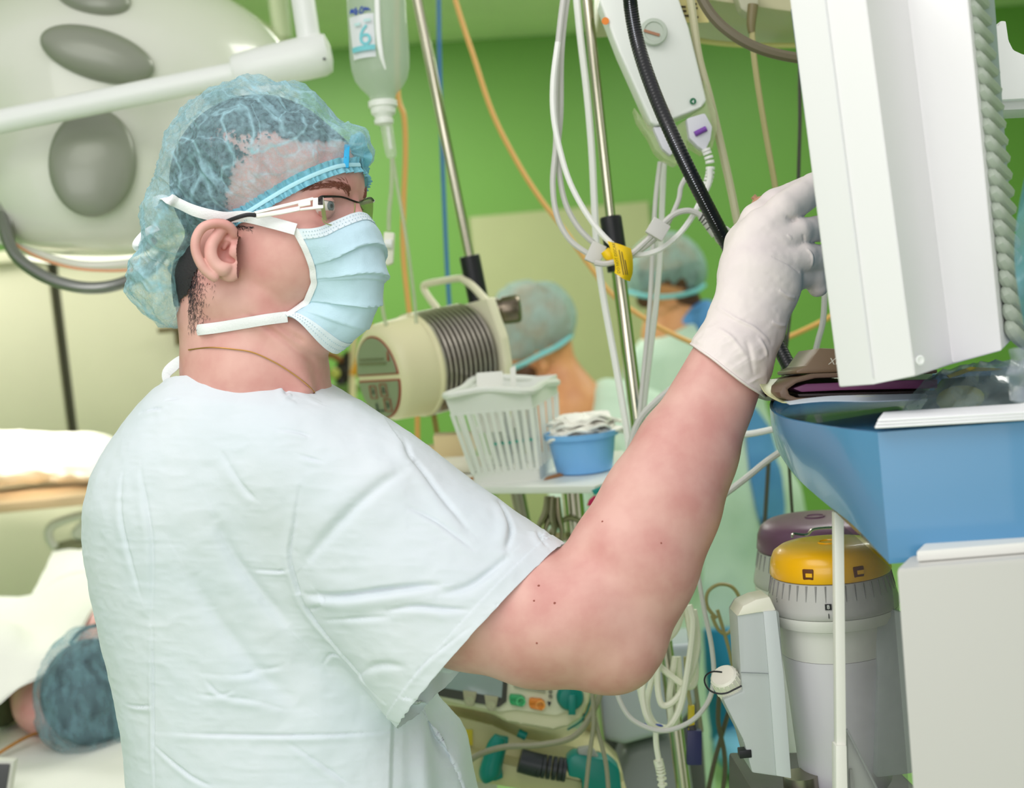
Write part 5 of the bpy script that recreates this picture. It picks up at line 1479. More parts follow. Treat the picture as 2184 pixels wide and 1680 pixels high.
for x0, L_ in ((1329, 0.030), (1334, 0.028), (1338, 0.018)):
    p_ = K(x0, 586, 1.6855)
    obj('print_line', prism([p_, p_ + up_ * L_, p_ + up_ * L_ + rt_ * 0.0009, p_ + rt_ * 0.0009], FW * 0.0003), M_ink, tg)

# --- white connection module, top
mod = thing('sensor_module', 'white slanted sensor module with coloured dots under the equipment rail', 'module', K(1450, 250, 1.75))
mf = [K(1278, 2, 1.74), K(1292, -60, 1.74), K(1428, -60, 1.76), K(1470, 60, 1.76), K(1508, 214, 1.75), K(1496, 228, 1.745), K(1400, 268, 1.735), K(1388, 262, 1.735), K(1320, 110, 1.735)]
M_mod = mat('module_white', rgb(232, 236, 230), 0.35)
obj('housing', prism(mf, FW * 0.045, 0.006, 3), M_mod, mod)
obj('dial', lathe(K(1394, 68, 1.738), -FW, [(0, 0.017), (0.003, 0.016), (0.0035, 0.012), (0.002, 0.011), (0.002, 0)], 28), mat('module_grey', rgb(186, 196, 182), 0.4), mod)
obj('dial_pointer', box(K(1390, 70, 1.735), (0.010, 0.0016, 0.001), RT - UP * 0.3, UP), mat('dull_red', rgb(168, 120, 90), 0.5), mod)
def dot(px, py, d, r, m, par, nm='colour_dot'): return obj(nm, lathe(K(px, py, d), -FW, [(0, r * d / FPX), (0.0008, r * d / FPX), (0.0008, 0)], 18), m, par)
dot(1291, 45, 1.736, 8, mat('orange_dot', rgb(226, 130, 40), 0.4), mod)
gdot = dot(1478, 216, 1.7435, 7, mat('green_dot', rgb(20, 110, 70), 0.4), mod)
obj('lettering', text_geo('4', K(1478, 220, 1.7415), RT, UP, 0.006, align='CENTER'), M_white, gdot)
dot(1423, 238, 1.733, 5.5, mat('red_dot', rgb(214, 60, 40), 0.4), mod)
M_jelly = sheer('clear_holder', rgb(222, 228, 190), 0.4, rough=0.1, var=0.08, bump=0, translucent=0.4)
hold = [(1352, 228), (1384, 268), (1440, 270), (1504, 226), (1502, 168), (1514, 200), (1528, 240), (1530, 276), (1520, 316), (1500, 326), (1478, 312), (1464, 300), (1468, 316), (1460, 340), (1440, 350), (1416, 338), (1398, 320), (1384, 290), (1360, 256)]
obj('clear_holder', prism(KL(hold, 1.75), FW * 0.03, 0.002), M_jelly, mod)
cn = thing('connector', 'pale grey connector with a purple mark and ribbed strain relief', 'connector', K(1495, 290, 1.735))
obj('plug_body', prism(KL([(1464, 252), (1504, 240), (1520, 270), (1516, 298), (1504, 322), (1488, 312), (1470, 294)], 1.735), FW * 0.018, 0.003), mat('plug_grey', rgb(214, 214, 222), 0.4), cn)
obj('purple_mark', tube(KL([(1482, 286), (1506, 274)], 1.733), 0.0034, 10, 1), mat('purple_mark', rgb(126, 70, 170), 0.4), cn)
for i in range(9):
    t = i / 8; c_ = catmull(KL([(1506, 320), (1514, 345), (1514, 372), (1508, 392)], 1.735), 6)
    p_ = c_[int(t * (len(c_) - 1))]; d_ = unit(c_[min(int(t * (len(c_) - 1)) + 1, len(c_) - 1)] - c_[max(int(t * (len(c_) - 1)) - 1, 0)])
    obj('relief_ring', lathe(p_ - d_ * 0.0015, d_, [(0, 0.002), (0, 0.0056), (0.0032, 0.0056), (0.0032, 0.002)], 12), M_cw, cn)
obj('second_plug', prism(KL([(1392, 270), (1430, 268), (1446, 318), (1430, 332), (1412, 316)], 1.74), FW * 0.018, 0.003), MATS['plug_grey'], label='pale grey plug in the clear holder behind the black hose', cat='connector')
# grey plug beside the glove
gp = thing('connector', 'large grey plug with ribbed neck pointing at the glove', 'connector', K(1545, 500, 1.68))
obj('plug_body', prism(KL([(1520, 486), (1546, 478), (1570, 494), (1572, 520), (1556, 536), (1530, 512)], 1.68), FW * 0.02, 0.004), mat('plug_dark_grey', rgb(192, 192, 186), 0.4), gp)
C = catmull(KL([(1492, 458), (1508, 468), (1528, 490)], 1.685), 8)
obj('neck', tube(KL([(1492, 459), (1508, 470), (1532, 494)], 1.685), [0.004, 0.0075, 0.0105], 12, 5), MATS['plug_dark_grey'], gp)
for i in range(3, 15, 3):
    d_ = unit(C[i + 1] - C[i]); obj('neck_groove', lathe(C[i], d_, [(-0.0007, 0.0058 + 0.0003 * i), (0.0007, 0.0058 + 0.0003 * i)], 14), mat('groove_dark', rgb(84, 84, 80), 0.5), gp)

# --- equipment rail over the top edge
rail = thing('equipment_rail', 'beige equipment shelf edge along the top above the module', 'rail', K(1480, -30, 1.85))
obj('beam', prism(KL([(1286, 2), (1340, -2), (1450, -8), (1690, 26), (1800, 22), (1800, -140), (1286, -140)], 1.87), FW * 0.2, 0.006), mat('rail_beige', rgb(190, 186, 150), 0.4), rail)
lp = obj('printed_label', prism(KL([(1428, -60), (1492, -60), (1512, 48), (1452, 48)], 1.80), FW * 0.002), mat('label_yellow', rgb(206, 196, 132), 0.5), rail)
for i, (x, y, w_) in enumerate(((1452, 14, 22), (1454, 23, 20), (1459, 33, 22), (1482, 8, 9), (1484, 17, 8), (1487, 36, 6))):
    obj('print_line', prism(KL([(x - w_ / 2, y - 2.2), (x + w_ / 2, y - 1.6), (x + w_ / 2, y + 2.4), (x - w_ / 2, y + 1.6)], 1.797), FW * 0.001), M_ink, lp)
obj('mount_stub', prism(KL([(1568, -20), (1620, -20), (1616, 26), (1596, 30), (1580, 18)], 1.84), FW * 0.03, 0.003), mat('stub_grey', rgb(176, 176, 150), 0.4), rail)

# --- hoses
hose_pts = [(1340, -60), (1346, 20), (1362, 100), (1392, 190), (1430, 280), (1474, 372), (1522, 466), (1570, 556), (1620, 650), (1660, 736), (1698, 812), (1730, 880)]
P = [K(x, y, 1.62 + 0.03 * math.sin(i)) for i, (x, y) in enumerate(hose_pts)]
hose = thing('breathing_hose', 'black corrugated hose running down behind the gloved hand', 'hose', P[-1])
C = catmull(P, 40)
R = 15.5 * 1.63 / FPX
obj('tube_wall', tube(list(C), [R * (1 + 0.03 * math.sin(i * 2.1)) for i in range(len(C))], 16, 1, smooth=False), mat('black_rubber', rgb(16, 17, 22), 0.38, coat=0.2), hose)
dots = []
for i in range(30, len(C) - 60, 2):
    t_ = unit(C[i + 1] - C[i]); nn = unit(CAMLOC - C[i]); sd_ = unit(np.cross(t_, nn))
    dots.append(sphere(C[i] + nn * R * 0.98 + sd_ * R * 0.12, 0.0011, 6, 4))
o = obj('white_thread', dots, mat('white_thread', rgb(190, 190, 205), 0.5), hose); o['kind'] = 'stuff'
pipe('hose', [(1478, -50), (1500, 4), (1528, 44), (1566, 76), (1610, 100), (1660, 116), (1720, 126), (1790, 130)], 1.7, 12, mat('brown_grey_hose', rgb(106, 98, 76), 0.45), 'thick brown grey hose curving from the rail to the monitor', 'hose')
pipe('tube', [(1440, 74), (1500, 88), (1580, 96), (1690, 97), (1800, 95)], 2.0, 6, mat('pale_yellow_tube', rgb(208, 204, 132), 0.4), 'pale yellow tube running level behind the hoses', 'tube')
pipe('tube', [(1530, 46), (1600, 50), (1690, 48), (1800, 44)], 2.0, 4, mat('white_line', rgb(206, 212, 190), 0.4), 'thin white line above the yellow tube', 'tube')
pipe('tube', [(1530, 53), (1600, 57), (1690, 55), (1800, 51)], 2.02, 3, mat('navy_line', rgb(40, 62, 110), 0.4), 'thin navy line above the yellow tube', 'tube')
pipe('tube', [(1466, -40), (1476, 20), (1490, 120), (1514, 210), (1540, 320), (1558, 400), (1572, 470), (1590, 560)], 1.78, 9, mat('beige_tube', rgb(198, 194, 160), 0.4), 'beige tube hanging beside the module down to the glove', 'tube')
cb = thing('cable', 'khaki cable with a moulded plug hanging above the glove', 'cable', K(1655, 400, 1.82))
obj('cord', tube(KL([(1604, 40), (1606, 100), (1616, 180), (1634, 290), (1652, 390), (1662, 460)], 1.82), 6.5 * 1.82 / FPX, 8, 6), M_ck, cb)
obj('moulded_plug', tube(KL([(1606, 10), (1602, 50), (1603, 70)], 1.82), [0.007, 0.006, 0.0045], 10, 4), mat('plug_brown', rgb(120, 110, 74), 0.4), cb)
pipe('cable', [(1712, 8), (1706, 150), (1706, 260), (1704, 340), (1702, 420)], 1.96, 4, mat('dark_grey_cable', rgb(70, 72, 60), 0.4), 'dark grey cable hanging along the monitor edge', 'cable')
pipe('cable', [(1690, 620), (1684, 680), (1678, 740), (1672, 830)], 2.0, 3.5, MATS['dark_grey_cable'], 'dark grey cable showing under the glove', 'cable', drop=True)
pipe('cable', [(1760, 600), (1756, 680), (1744, 730), (1730, 790), (1722, 830)], 1.7, 6.5, M_cg, 'pale grey cable below the little finger', 'cable')
pipe('cable', [(1640, 975), (1632, 1100), (1624, 1200), (1614, 1300), (1600, 1420)], 2.2, 4.5, MATS['dark_grey_cable'], 'dark grey cable hanging in front of the far nurse', 'cable', drop=True)
vv = thing('valve', 'small brown plastic valve beyond the gloved hand', 'valve', K(1622, 430, 1.62))
M_vb = mat('brown_valve', rgb(198, 150, 120), 0.4)
obj('valve_body', sphere(K(1628, 434, 1.62), (0.014, 0.010, 0.009), 16, 10), M_vb, vv)
obj('spigot', tube(KL([(1618, 430), (1606, 418)], 1.62), [0.003, 0.0036], 8, 2), M_vb, vv)

# --- monitor, seen from its edge
M_mon = mat('monitor_white', rgb(232, 231, 232), 0.4)
mon = thing('monitor', 'large white medical monitor turned edge on beside the gloved hand', 'monitor', K(1900, 800, 1.25))
def mrow(y, xs): return [K(x, y_, d) for x, y_, d in xs]
topm = [K(1676, -70, 1.20), K(1748, -70, 1.175), K(1838, -70, 1.15), K(1927, -70, 1.235), K(2058, -70, 1.20), K(2088, -70, 1.25), K(2110, -70, 1.60), K(1758, -70, 1.60)]
botm = [K(1790, 826, 1.20), K(1862, 822, 1.175), K(1952, 802, 1.15), K(2032, 776, 1.235), K(2136, 748, 1.20), K(2166, 716, 1.25), K(2140, 690, 1.60), K(1850, 720, 1.60)]
obj('housing', hull8(topm, botm, 0.0022, 3), M_mon, mon, sharp=30)
def lnx(a, b, t): return a + (b - a) * t
ta_, tb_ = topm[1], botm[1]
obj('seam', tube([lnx(K(1752, -60, 1.1725), K(1862, 806, 1.1725), t) for t in (0, 1)], 0.0005, 6, 1, smooth=False), mat('seam_grey', rgb(222, 222, 226), 0.5), mon)
scr = [K(1690, 20, 1.235), K(1788, 760, 1.235), K(1836, 690, 1.56), K(1752, 0, 1.56)]
obj('screen', prism(scr, -RT * 0.0015), mat('screen_glass', rgb(20, 24, 30), 0.1, emit=(0.1, 0.25, 0.3, 1), estr=0.4), mon)
obj('screw_hole', lathe(K(1960, 768, 1.156), -FW + RT * 0.3, [(0, 0.0035), (0.002, 0.0042), (0.0025, 0.003), (0.001, 0)], 16), M_white, mon)
M_fin = mat('vent_grey', rgb(168, 178, 164), 0.45)
for i in range(21):
    t = i / 20; y = -20 + t * 720; x = 2064 + (y / 720) * 88 
    obj('vent_fin', tube([K(x + 2, y - 12, 1.215), K(x + 10, y + 4, 1.212), K(x + 26, y + 22, 1.23), K(x + 40, y + 34, 1.26)], [0.004, 0.0065, 0.0065, 0.006], 8, 4), M_fin, mon)
obj('vent_backing', prism([K(2074, -40, 1.235), K(2118, -40, 1.25), K(2170, 640, 1.25), K(2150, 700, 1.235)], FW * 0.02), mat('vent_teal_grey', rgb(140, 158, 150), 0.5), mon)
for px, py in ((2106, 36), (2134, 300)):
    sc_ = obj('screw', sphere(K(px, py, 1.26), 0.0042, 14, 8), mat('bright_screw', rgb(210, 205, 195), 0.2, metal=1.0), mon)
br = thing('mount_bracket', 'white mounting bracket at the right edge behind the monitor', 'bracket', K(2150, 200, 1.45))
obj('plate', prism(KL([(2096, 62), (2130, 54), (2134, 44), (2146, 44), (2152, 86), (2162, 106), (2184, 116), (2300, 112), (2300, 204), (2118, 214)], 1.45), FW * 0.03, 0.002), M_white, br)
obj('lower_lip', prism(KL([(2118, 216), (2300, 206), (2300, 228), (2126, 236)], 1.46), FW * 0.05, 0.002), mat('lip_grey', rgb(200, 204, 200), 0.4), br)
M_bag = sheer('teal_clear_bag', rgb(112, 168, 176), 0.55, rough=0.15, var=0.3, vscale=12, bump=0.8, bscale=25, translucent=0.3)
G = patch([[K(2186 + 30 * j - 22 * math.sin(i * 0.9), 380 + 90 * i - 20 * j, 1.08 + 0.02 * math.sin(i * 1.7 + j)) for j in range(4)] for i in range(5)], 6, 6)
obj('plastic_bag', thick(grid_geo(G), 0.0006), M_bag, label='teal transparent plastic hanging at the right edge', cat='bag')

# ================================================================== anaesthesia machine at the right
M_mblue = mat('blue_machine_plastic', rgb(74, 136, 178), 0.25, var=0.02, coat=0.25)
M_mwhite = mat('machine_white', rgb(226, 226, 220), 0.35)
T_ = [(1872, 922, 1.16), (1800, 903, 1.20), (1724, 885, 1.26), (1668, 872, 1.32), (1642, 864, 1.40), (1650, 852, 1.50), (1700, 840, 1.60)]
Mi = [(1884, 1062, 1.16), (1806, 1010, 1.20), (1728, 962, 1.265), (1670, 930, 1.325), (1645, 905, 1.41), (1652, 890, 1.51), (1702, 868, 1.60)]
B_ = [(1897, 1202, 1.16), (1822, 1122, 1.22), (1752, 1066, 1.29), (1694, 1012, 1.345), (1656, 954, 1.42), (1664, 935, 1.52), (1712, 905, 1.60)]
mt = thing('machine_shelf', 'blue plastic top shelf of the anaesthesia machine at the right', 'shelf', K(2000, 1190, 1.3))
def ring(L, y_r, y_b, dr):
    C = catmull([K(*p) for p in L], 5)
    z_ = np.mean([p[2] for p in C])
    right_far = K(2420, y_b, 1.60); right_near = K(2420, y_r, dr)
    return np.concatenate([[right_near], C, [right_far]])
R1, R2, R3 = ring(T_, 876, 800, 1.13), ring(Mi, 1020, 850, 1.13), ring(B_, 1160, 900, 1.13)
ztop = K(1872, 922, 1.16)[2]
for R in (R1,): R[:, 2] = ztop
# rounded lip, then a recessed floor
cen = R1.mean(0)
def inset(R, s, dz): 
    Q = cen + (R - cen) * A(s, s, 1); Q = Q.copy(); Q[:, 2] = R[:, 2] + dz; return Q
loops = [R3, R2, R1 + A(0, 0, -0.004), inset(R1, 0.995, 0.0), inset(R1, 0.93, 0.0), inset(R1, 0.92, -0.016)]
n = len(R1); V = np.concatenate(loops); F = []
for k in range(len(loops) - 1):
    for i in range(n):
        j = (i + 1) % n
        F.append((k * n + i, k * n + j, (k + 1) * n + j, (k + 1) * n + i))
F.append(tuple(range(n))[::-1]); F.append(tuple((len(loops) - 1) * n + i for i in range(n)))
o = obj('tray_body', (V, F), M_mblue, mt, sharp=28); recalc(o)
FZ = ztop - 0.016
# white body below
mb = thing('machine_cabinet', 'cream white cabinet of the anaesthesia machine, lower right corner', 'cabinet', to_floor(K(2080, 1500, 1.2)))
ca, cb_ = K(1911, 1212, 1.12), K(1950, 1690, 1.12)
x_ = unit(A(1, -0.06, 0)); y_ = unit(A(0.55, 1, 0))
zt_ = ca[2]; fl_ = A(ca[0], ca[1], 0.02)
p4 = [A(ca[0], ca[1], zt_), A(*(ca + x_ * 0.45)[:2], zt_), A(*(ca + x_ * 0.45 + y_ * 0.32)[:2], zt_), A(*(ca + y_ * 0.32)[:2], zt_)]
obj('body', prism(p4, (0, 0, -(zt_ - 0.03)), 0.004, 2), mat('cabinet_cream', rgb(198, 197, 192), 0.4), mb)
obj('lid', prism([p + A(0.02, 0.012, 0.0005) for p in p4], (0, 0, 0.009), 0.002), M_mwhite, mb)
M_pan = mat('side_frame', rgb(236, 236, 228), 0.35)
# white frame post with a tinted pane to its right
fp = thing('glass_guard', 'tinted glass guard on a white post in front of the yellow vaporizer', 'guard', K(1790, 1680, 1.30))
pa_, pb_ = K(1791, 1092, 1.31), K(1797, 1850, 1.31)
obj('post', prism([K(1780, 1092, 1.31), K(1800, 1092, 1.31), K(1808, 1850, 1.31), K(1787, 1850, 1.31)], FW * 0.012, 0.001), M_pan, fp)
obj('post_foot', prism([K(1783, 1590, 1.306), K(1806, 1590, 1.306), K(1812, 1850, 1.306), K(1785, 1850, 1.306)], FW * 0.018, 0.001), M_pan, fp)
pane = [K(1801, 1122, 1.315), K(1900, 1210, 1.36), K(1940, 1700, 1.36), K(1880, 1700, 1.345), K(1806, 1555, 1.315)]
obj('pane', prism(pane, FW * 0.003), sheer('tinted_pane', rgb(120, 116, 130), 0.22, rough=0.05, var=0.03, bump=0, translucent=0.1), fp)
obj('pane_edge', tube([K(1806, 1555, 1.313), K(1880, 1700, 1.343)], 0.0012, 6, 1, smooth=False), mat('pane_edge', rgb(170, 172, 176), 0.3), fp)
obj('lower_panel', prism([K(1808, 1556, 1.32), K(1880, 1702, 1.35), K(1880, 1850, 1.35), K(1812, 1850, 1.32)], FW * 0.01, 0.001), mat('panel_grey', rgb(206, 208, 208), 0.4), fp)
obj('lower_slot', prism([K(1812, 1640, 1.317), K(1818, 1640, 1.318), K(1824, 1700, 1.318), K(1814, 1700, 1.317)], FW * 0.002), mat('slot_grey', rgb(160, 162, 160), 0.4), fp)

def vaporizer(px, d, top_y, capcol, label, full=True):
    """dial topped anaesthetic vaporizer; heights read off the picture below the cap"""
    u = d / FPX
    base = K(px + (1700 - top_y) * 0.035, 1700 if full else top_y + 300, d)
    t = thing('vaporizer', label, 'vaporizer', base)
    top = K(px, top_y, d); ax = A(0, 0, 1.0)
    def z(dy): return -dy * u
    prof = lambda L: [(z(dy), r * u) for dy, r in L]
    cp = obj('cap', lathe(top, ax, prof([(62, 126), (58, 128), (30, 124), (14, 117), (5, 104), (0, 70), (-1, 0)]), 56), capcol, t)
    obj('cap_recess', lathe(top, ax, prof([(2, 22), (-3, 22), (-3, 18), (1, 17), (1, 0)]), 24), capcol, cp)
    dial = obj('dial', lathe(top, ax, prof([(136, 138), (132, 140), (120, 138), (64, 124), (62, 100)]), 64), mat('dial_grey', rgb(188, 188, 184), 0.4), t)
    for k in range(40):
        a = k / 40 * 2 * math.pi
        r0, r1 = 125 * u, 133 * u
        cdir = A(math.cos(a), math.sin(a), 0)
        obj('dial_groove', tube([top + cdir * (r0 + 0.0002) + A(0, 0, z(66)), top + cdir * (r1) + A(0, 0, z(98))], [0.0011, 0.0003], 5, 1, smooth=False), mat('groove_grey', rgb(140, 140, 138), 0.5), dial)
    vw = CAMLOC - top; vw[2] = 0; va = math.atan2(vw[1], vw[0])
    for da, s_ in ((-0.37, 'slot'), (0.47, 'slot')):
        a = va + da; cdir = A(math.cos(a), math.sin(a), 0); tdir = A(-math.sin(a), math.cos(a), 0)
        hole = obj('cap_slot', box(top + cdir * 121 * u + A(0, 0, z(42)), (12 * u, 6 * u, 12 * u), tdir, cdir, bevel=3 * u), mat('slot_dark', rgb(96, 50, 10), 0.5), cp)
        obj('latch', box(top + cdir * 125 * u + tdir * 3 * u + A(0, 0, z(42)), (7 * u, 4 * u, 4 * u), tdir, cdir), capcol, hole)
    obj('base_ring', lathe(top, ax, prof([(166, 120), (162, 132), (146, 138), (137, 138), (136, 120)]), 56), M_mwhite, t)
    bd = obj('body', lathe(top, ax, prof([(232, 116), (200, 118), (164, 120), (163, 100)]), 48), M_mwhite, t)
    obj('lower_body', lathe(top, ax, prof([(560, 70), (520, 96), (480, 100), (340, 108), (233, 116), (232, 100)]), 48), mat('lilac_grey', rgb(222, 220, 226), 0.35), t)
    if not full: return t
    # number windows on the dial
    def on_dial(da, dy, lift=1.5):
        r = np.interp(dy, [64, 120, 132], [124, 138, 140]) + lift
        a = va + da; return top + A(math.cos(a), math.sin(a), 0) * r * u + A(0, 0, z(dy)), A(-math.sin(a), math.cos(a), 0)
    p, td = on_dial(-0.07, 106, 2.2); td = td if td @ RT > 0 else -td
    nb = obj('number_window', box(p, (6.5 * u, 0.0008, 6 * u), td, np.cross(A(0, 0, 1), td)), M_black, dial)
    obj('lettering', text_geo('8', p + (CAMLOC - p) * 0.0012 + A(0, 0, -4 * u), td, A(0, 0, 1), 12 * u, align='CENTER'), M_white, nb)
    p, td = on_dial(-0.07, 124, 2); obj('index_line', box(p, (0.7 * u, 0.0006, 5 * u), td, np.cross(A(0, 0, 1), td)), M_black, dial)
    p, td = on_dial(-1.0, 106, 3); td = td if td @ RT > 0 else -td
    obj('lettering', text_geo('S', p, td, A(0, 0, 1), 12 * u), M_black, dial)
    # side shoulders
    M_wing = mat('wing_grey', rgb(178, 185, 184), 0.4)
    lw_ = [(1572, 1312), (1584, 1292), (1612, 1280), (1640, 1274), (1652, 1300), (1662, 1304), (1672, 1440), (1688, 1660), (1604, 1648), (1586, 1580), (1542, 1492), (1584, 1474), (1579, 1432)]
    wg = obj('side_wing', prism(KL(lw_, 1.385), FW * 0.055, 0.004), M_wing, t)
    obj('wing_top', prism(KL([(1572, 1314), (1584, 1292), (1612, 1278), (1642, 1272), (1656, 1302), (1620, 1306)], 1.383), FW * 0.05, 0.002), mat('wing_cream', rgb(230, 228, 212), 0.4), t)
    obj('wing_seam', tube(KL([(1580, 1434), (1636, 1436), (1670, 1442)], 1.3835), 0.0004, 5, 1, smooth=False), mat('seam_dark', rgb(130, 136, 140), 0.5), wg)
    obj('wing_edge', prism(KL([(1628, 1304), (1656, 1302), (1672, 1440), (1688, 1660), (1656, 1654), (1640, 1440)], 1.381), FW * 0.02, 0.001), mat('wing_pale', rgb(196, 203, 204), 0.4), t)
    rw = [(1862, 1304), (1900, 1296), (1936, 1310), (1944, 1440), (1950, 1650), (1870, 1660), (1872, 1440)]
    obj('side_wing', prism(KL(rw, 1.40), FW * 0.08, 0.004), M_wing, t)
    # filler cap with its cord
    fcx = K(1552, 1456, 1.40); fax_ = unit(K(1540, 1438, 1.39) - K(1570, 1486, 1.41))
    fcap = obj('filler_cap', lathe(fcx - fax_ * 0.016, fax_, [(0, 0.0), (0, 0.0125), (0.006, 0.0125), (0.006, 0.0145), (0.027, 0.0135), (0.029, 0.0115), (0.029, 0)], 28), mat('ivory_cap', rgb(236, 234, 220), 0.4), t)
    x1, y1, z1 = frame(fax_)
    for k in range(18):
        a = k / 18 * 2 * math.pi; cd = x1 * math.cos(a) + y1 * math.sin(a)
        obj('cap_rib', tube([fcx + cd * 0.0146 - fax_ * 0.008, fcx + cd * 0.0137 + fax_ * 0.010], 0.0007, 4, 1, smooth=False), MATS['ivory_cap'], fcap)
    obj('retaining_cord', tube(KL([(1582, 1462), (1566, 1470), (1548, 1478), (1528, 1478), (1512, 1470), (1503, 1454), (1506, 1440), (1520, 1432), (1540, 1433)], 1.375), 0.0009, 6, 5), M_black, t)
    obj('drain_screw', box(K(1588, 1604, 1.39), (0.006, 0.006, 0.004), bevel=0.001), M_black, t)
    return t
v1 = vaporizer(1766, 1.44, 1156, mat('yellow_cap', rgb(244, 184, 14), 0.3, coat=0.2), 'vaporizer with a yellow cap and numbered grey dial under the blue shelf')
v2 = vaporizer(1738, 1.78, 1102, mat('purple_cap', rgb(106, 70, 96), 0.35), 'vaporizer with a dull purple cap standing behind the yellow one', full=False)
u178 = 1.78 / FPX
obj('wire_bail', tube(KL([(1690, 1146), (1692, 1138), (1720, 1140), (1736, 1128), (1780, 1124)], 1.66), 0.0016, 6, 4), M_chrome, v2)
# dark shelf carrying the vaporizers
sv = thing('vaporizer_mount', 'dark grey mounting bar under the vaporizers', 'mount', K(1790, 1720, 1.5))
obj('bar', prism(KL([(1620, 1712), (1990, 1712), (1990, 1850), (1620, 1850)], 1.40), FW * 0.2, 0.004), mat('mount_dark', rgb(86, 86, 84), 0.4), sv)
obj('pipe_stub', lathe(K(1712, 1712, 1.44), (0, 0, 1), [(0, 0.018), (0.03, 0.018), (0.03, 0)], 20), M_steel, sv)

# --- things lying on the blue shelf
def onf(px, py, dz=0.0): return onz(px, py, ztop + dz)
M_foil = mat('foil_paper', rgb(206, 208, 160), 0.3, var=0.1, vscale=14, bump=0.3, bscale=20, bdist=0.004)
G = patch([[K(1618, 812, 1.40), K(1700, 805, 1.46), K(1850, 800, 1.5), K(1990, 790, 1.5)], [K(1632, 838, 1.375), K(1720, 835, 1.40), K(1860, 828, 1.42), K(1985, 822, 1.42)],
           [K(1662, 856, 1.345), K(1690, 858, 1.33), K(1830, 846, 1.32), K(1975, 850, 1.31)]], 5, 6)
obj('wrapping_sheet', thick(grid_geo(G), 0.001), M_foil, label='greenish foil paper under the brown cuff on the blue shelf', cat='paper')
G = patch([[K(1672, 856, 1.34), K(1760, 846, 1.33), K(1850, 843, 1.325), K(1975, 840, 1.32)], [K(1684, 862, 1.325), K(1760, 855, 1.31), K(1860, 856, 1.30), K(1960, 852, 1.30)]], 4, 6)
obj('paper_sheet', thick(grid_geo(G), 0.001), mat('pale_paper', rgb(206, 214, 222), 0.6), label='pale paper edge sticking out under the brown cuff', cat='paper')
cuff = thing('pressure_cuff', 'folded brown blood pressure cuff with purple lining under the monitor', 'cuff', K(1760, 835, 1.37))
M_cuffb = mat('brown_cuff', rgb(104, 82, 66), 0.4, var=0.1, bump=0.2, bscale=80)
def slab(L, d0, depth, nm, m, t=0.0):
    return obj(nm, prism(KL(L, d0), FW * depth, 0.0015), m, cuff)
slab([(1662, 836), (1672, 822), (1700, 806), (1740, 796), (2000, 788), (2000, 796), (1740, 806), (1700, 816), (1680, 830), (1684, 842), (1700, 848), (2000, 842), (2000, 850), (1690, 856), (1666, 848)], 1.335, 0.14, 'folded_band', M_cuffb)
slab([(1698, 790), (1720, 780), (1748, 742), (2000, 752), (2000, 786), (1830, 792), (1700, 797)], 1.36, 0.1, 'top_flap', mat('brown_flap', rgb(118, 98, 76), 0.35, bump=0.2, bscale=60))
slab([(1690, 828), (1720, 818), (1800, 815), (2000, 808), (2000, 828), (1800, 832), (1710, 836)], 1.345, 0.11, 'purple_lining', mat('purple_lining', rgb(128, 70, 112), 0.4))
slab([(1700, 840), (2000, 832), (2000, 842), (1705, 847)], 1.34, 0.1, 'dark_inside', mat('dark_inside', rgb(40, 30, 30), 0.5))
obj('lettering', text_geo('XL', K(1766, 777, 1.352), RT, UP, 0.009, shear=0.3), mat('silver_print', rgb(206, 204, 190), 0.4), cuff)
# clear wrapped package
pk = thing('clear_package', 'clear wrapped package with a yellow part lying behind the white papers', 'package', K(2060, 860, 1.28))
M_clear = sheer('clear_wrap', rgb(176, 192, 190), 0.42, rough=0.12, var=0.35, vscale=14, bump=0.9, bscale=18, translucent=0.2)
G = patch([[K(1918, 886, 1.24), K(2000, 886, 1.22), K(2090, 884, 1.2), K(2220, 880, 1.19)], [K(1950, 836, 1.30), K(2030, 822, 1.28), K(2110, 826, 1.27), K(2220, 822, 1.25)],
           [K(1990, 800, 1.36), K(2050, 782, 1.36), K(2120, 772, 1.35), K(2230, 770, 1.33)], [K(2010, 812, 1.46), K(2060, 800, 1.46), K(2130, 790, 1.46), K(2240, 785, 1.45)]], 6, 6)
Gn = G + 0.004 * np.stack([np.sin(np.arange(G.shape[0]))[:, None] * np.sin(1.7 * np.arange(G.shape[1]))[None, :]] * 3, -1) * A(0, 0, 1)
obj('wrap', thick(grid_geo(Gn), 0.0006), M_clear, pk)
obj('dark_contents', prism(KL([(1990, 880), (2040, 806), (2120, 800), (2230, 806), (2230, 878)], 1.34), FW * 0.05, 0.004), mat('dark_green_contents', rgb(58, 70, 62), 0.35), pk)
obj('yellow_part', sphere(K(2048, 850, 1.285), (0.022, 0.012, 0.012), 18, 10), mat('yellow_part', rgb(206, 196, 40), 0.4), pk)
obj('gold_strip', prism(KL([(2020, 800), (2070, 782), (2140, 786), (2130, 790), (2070, 792), (2026, 806)], 1.335), FW * 0.004), mat('gold_strip', rgb(206, 190, 70), 0.3), pk)
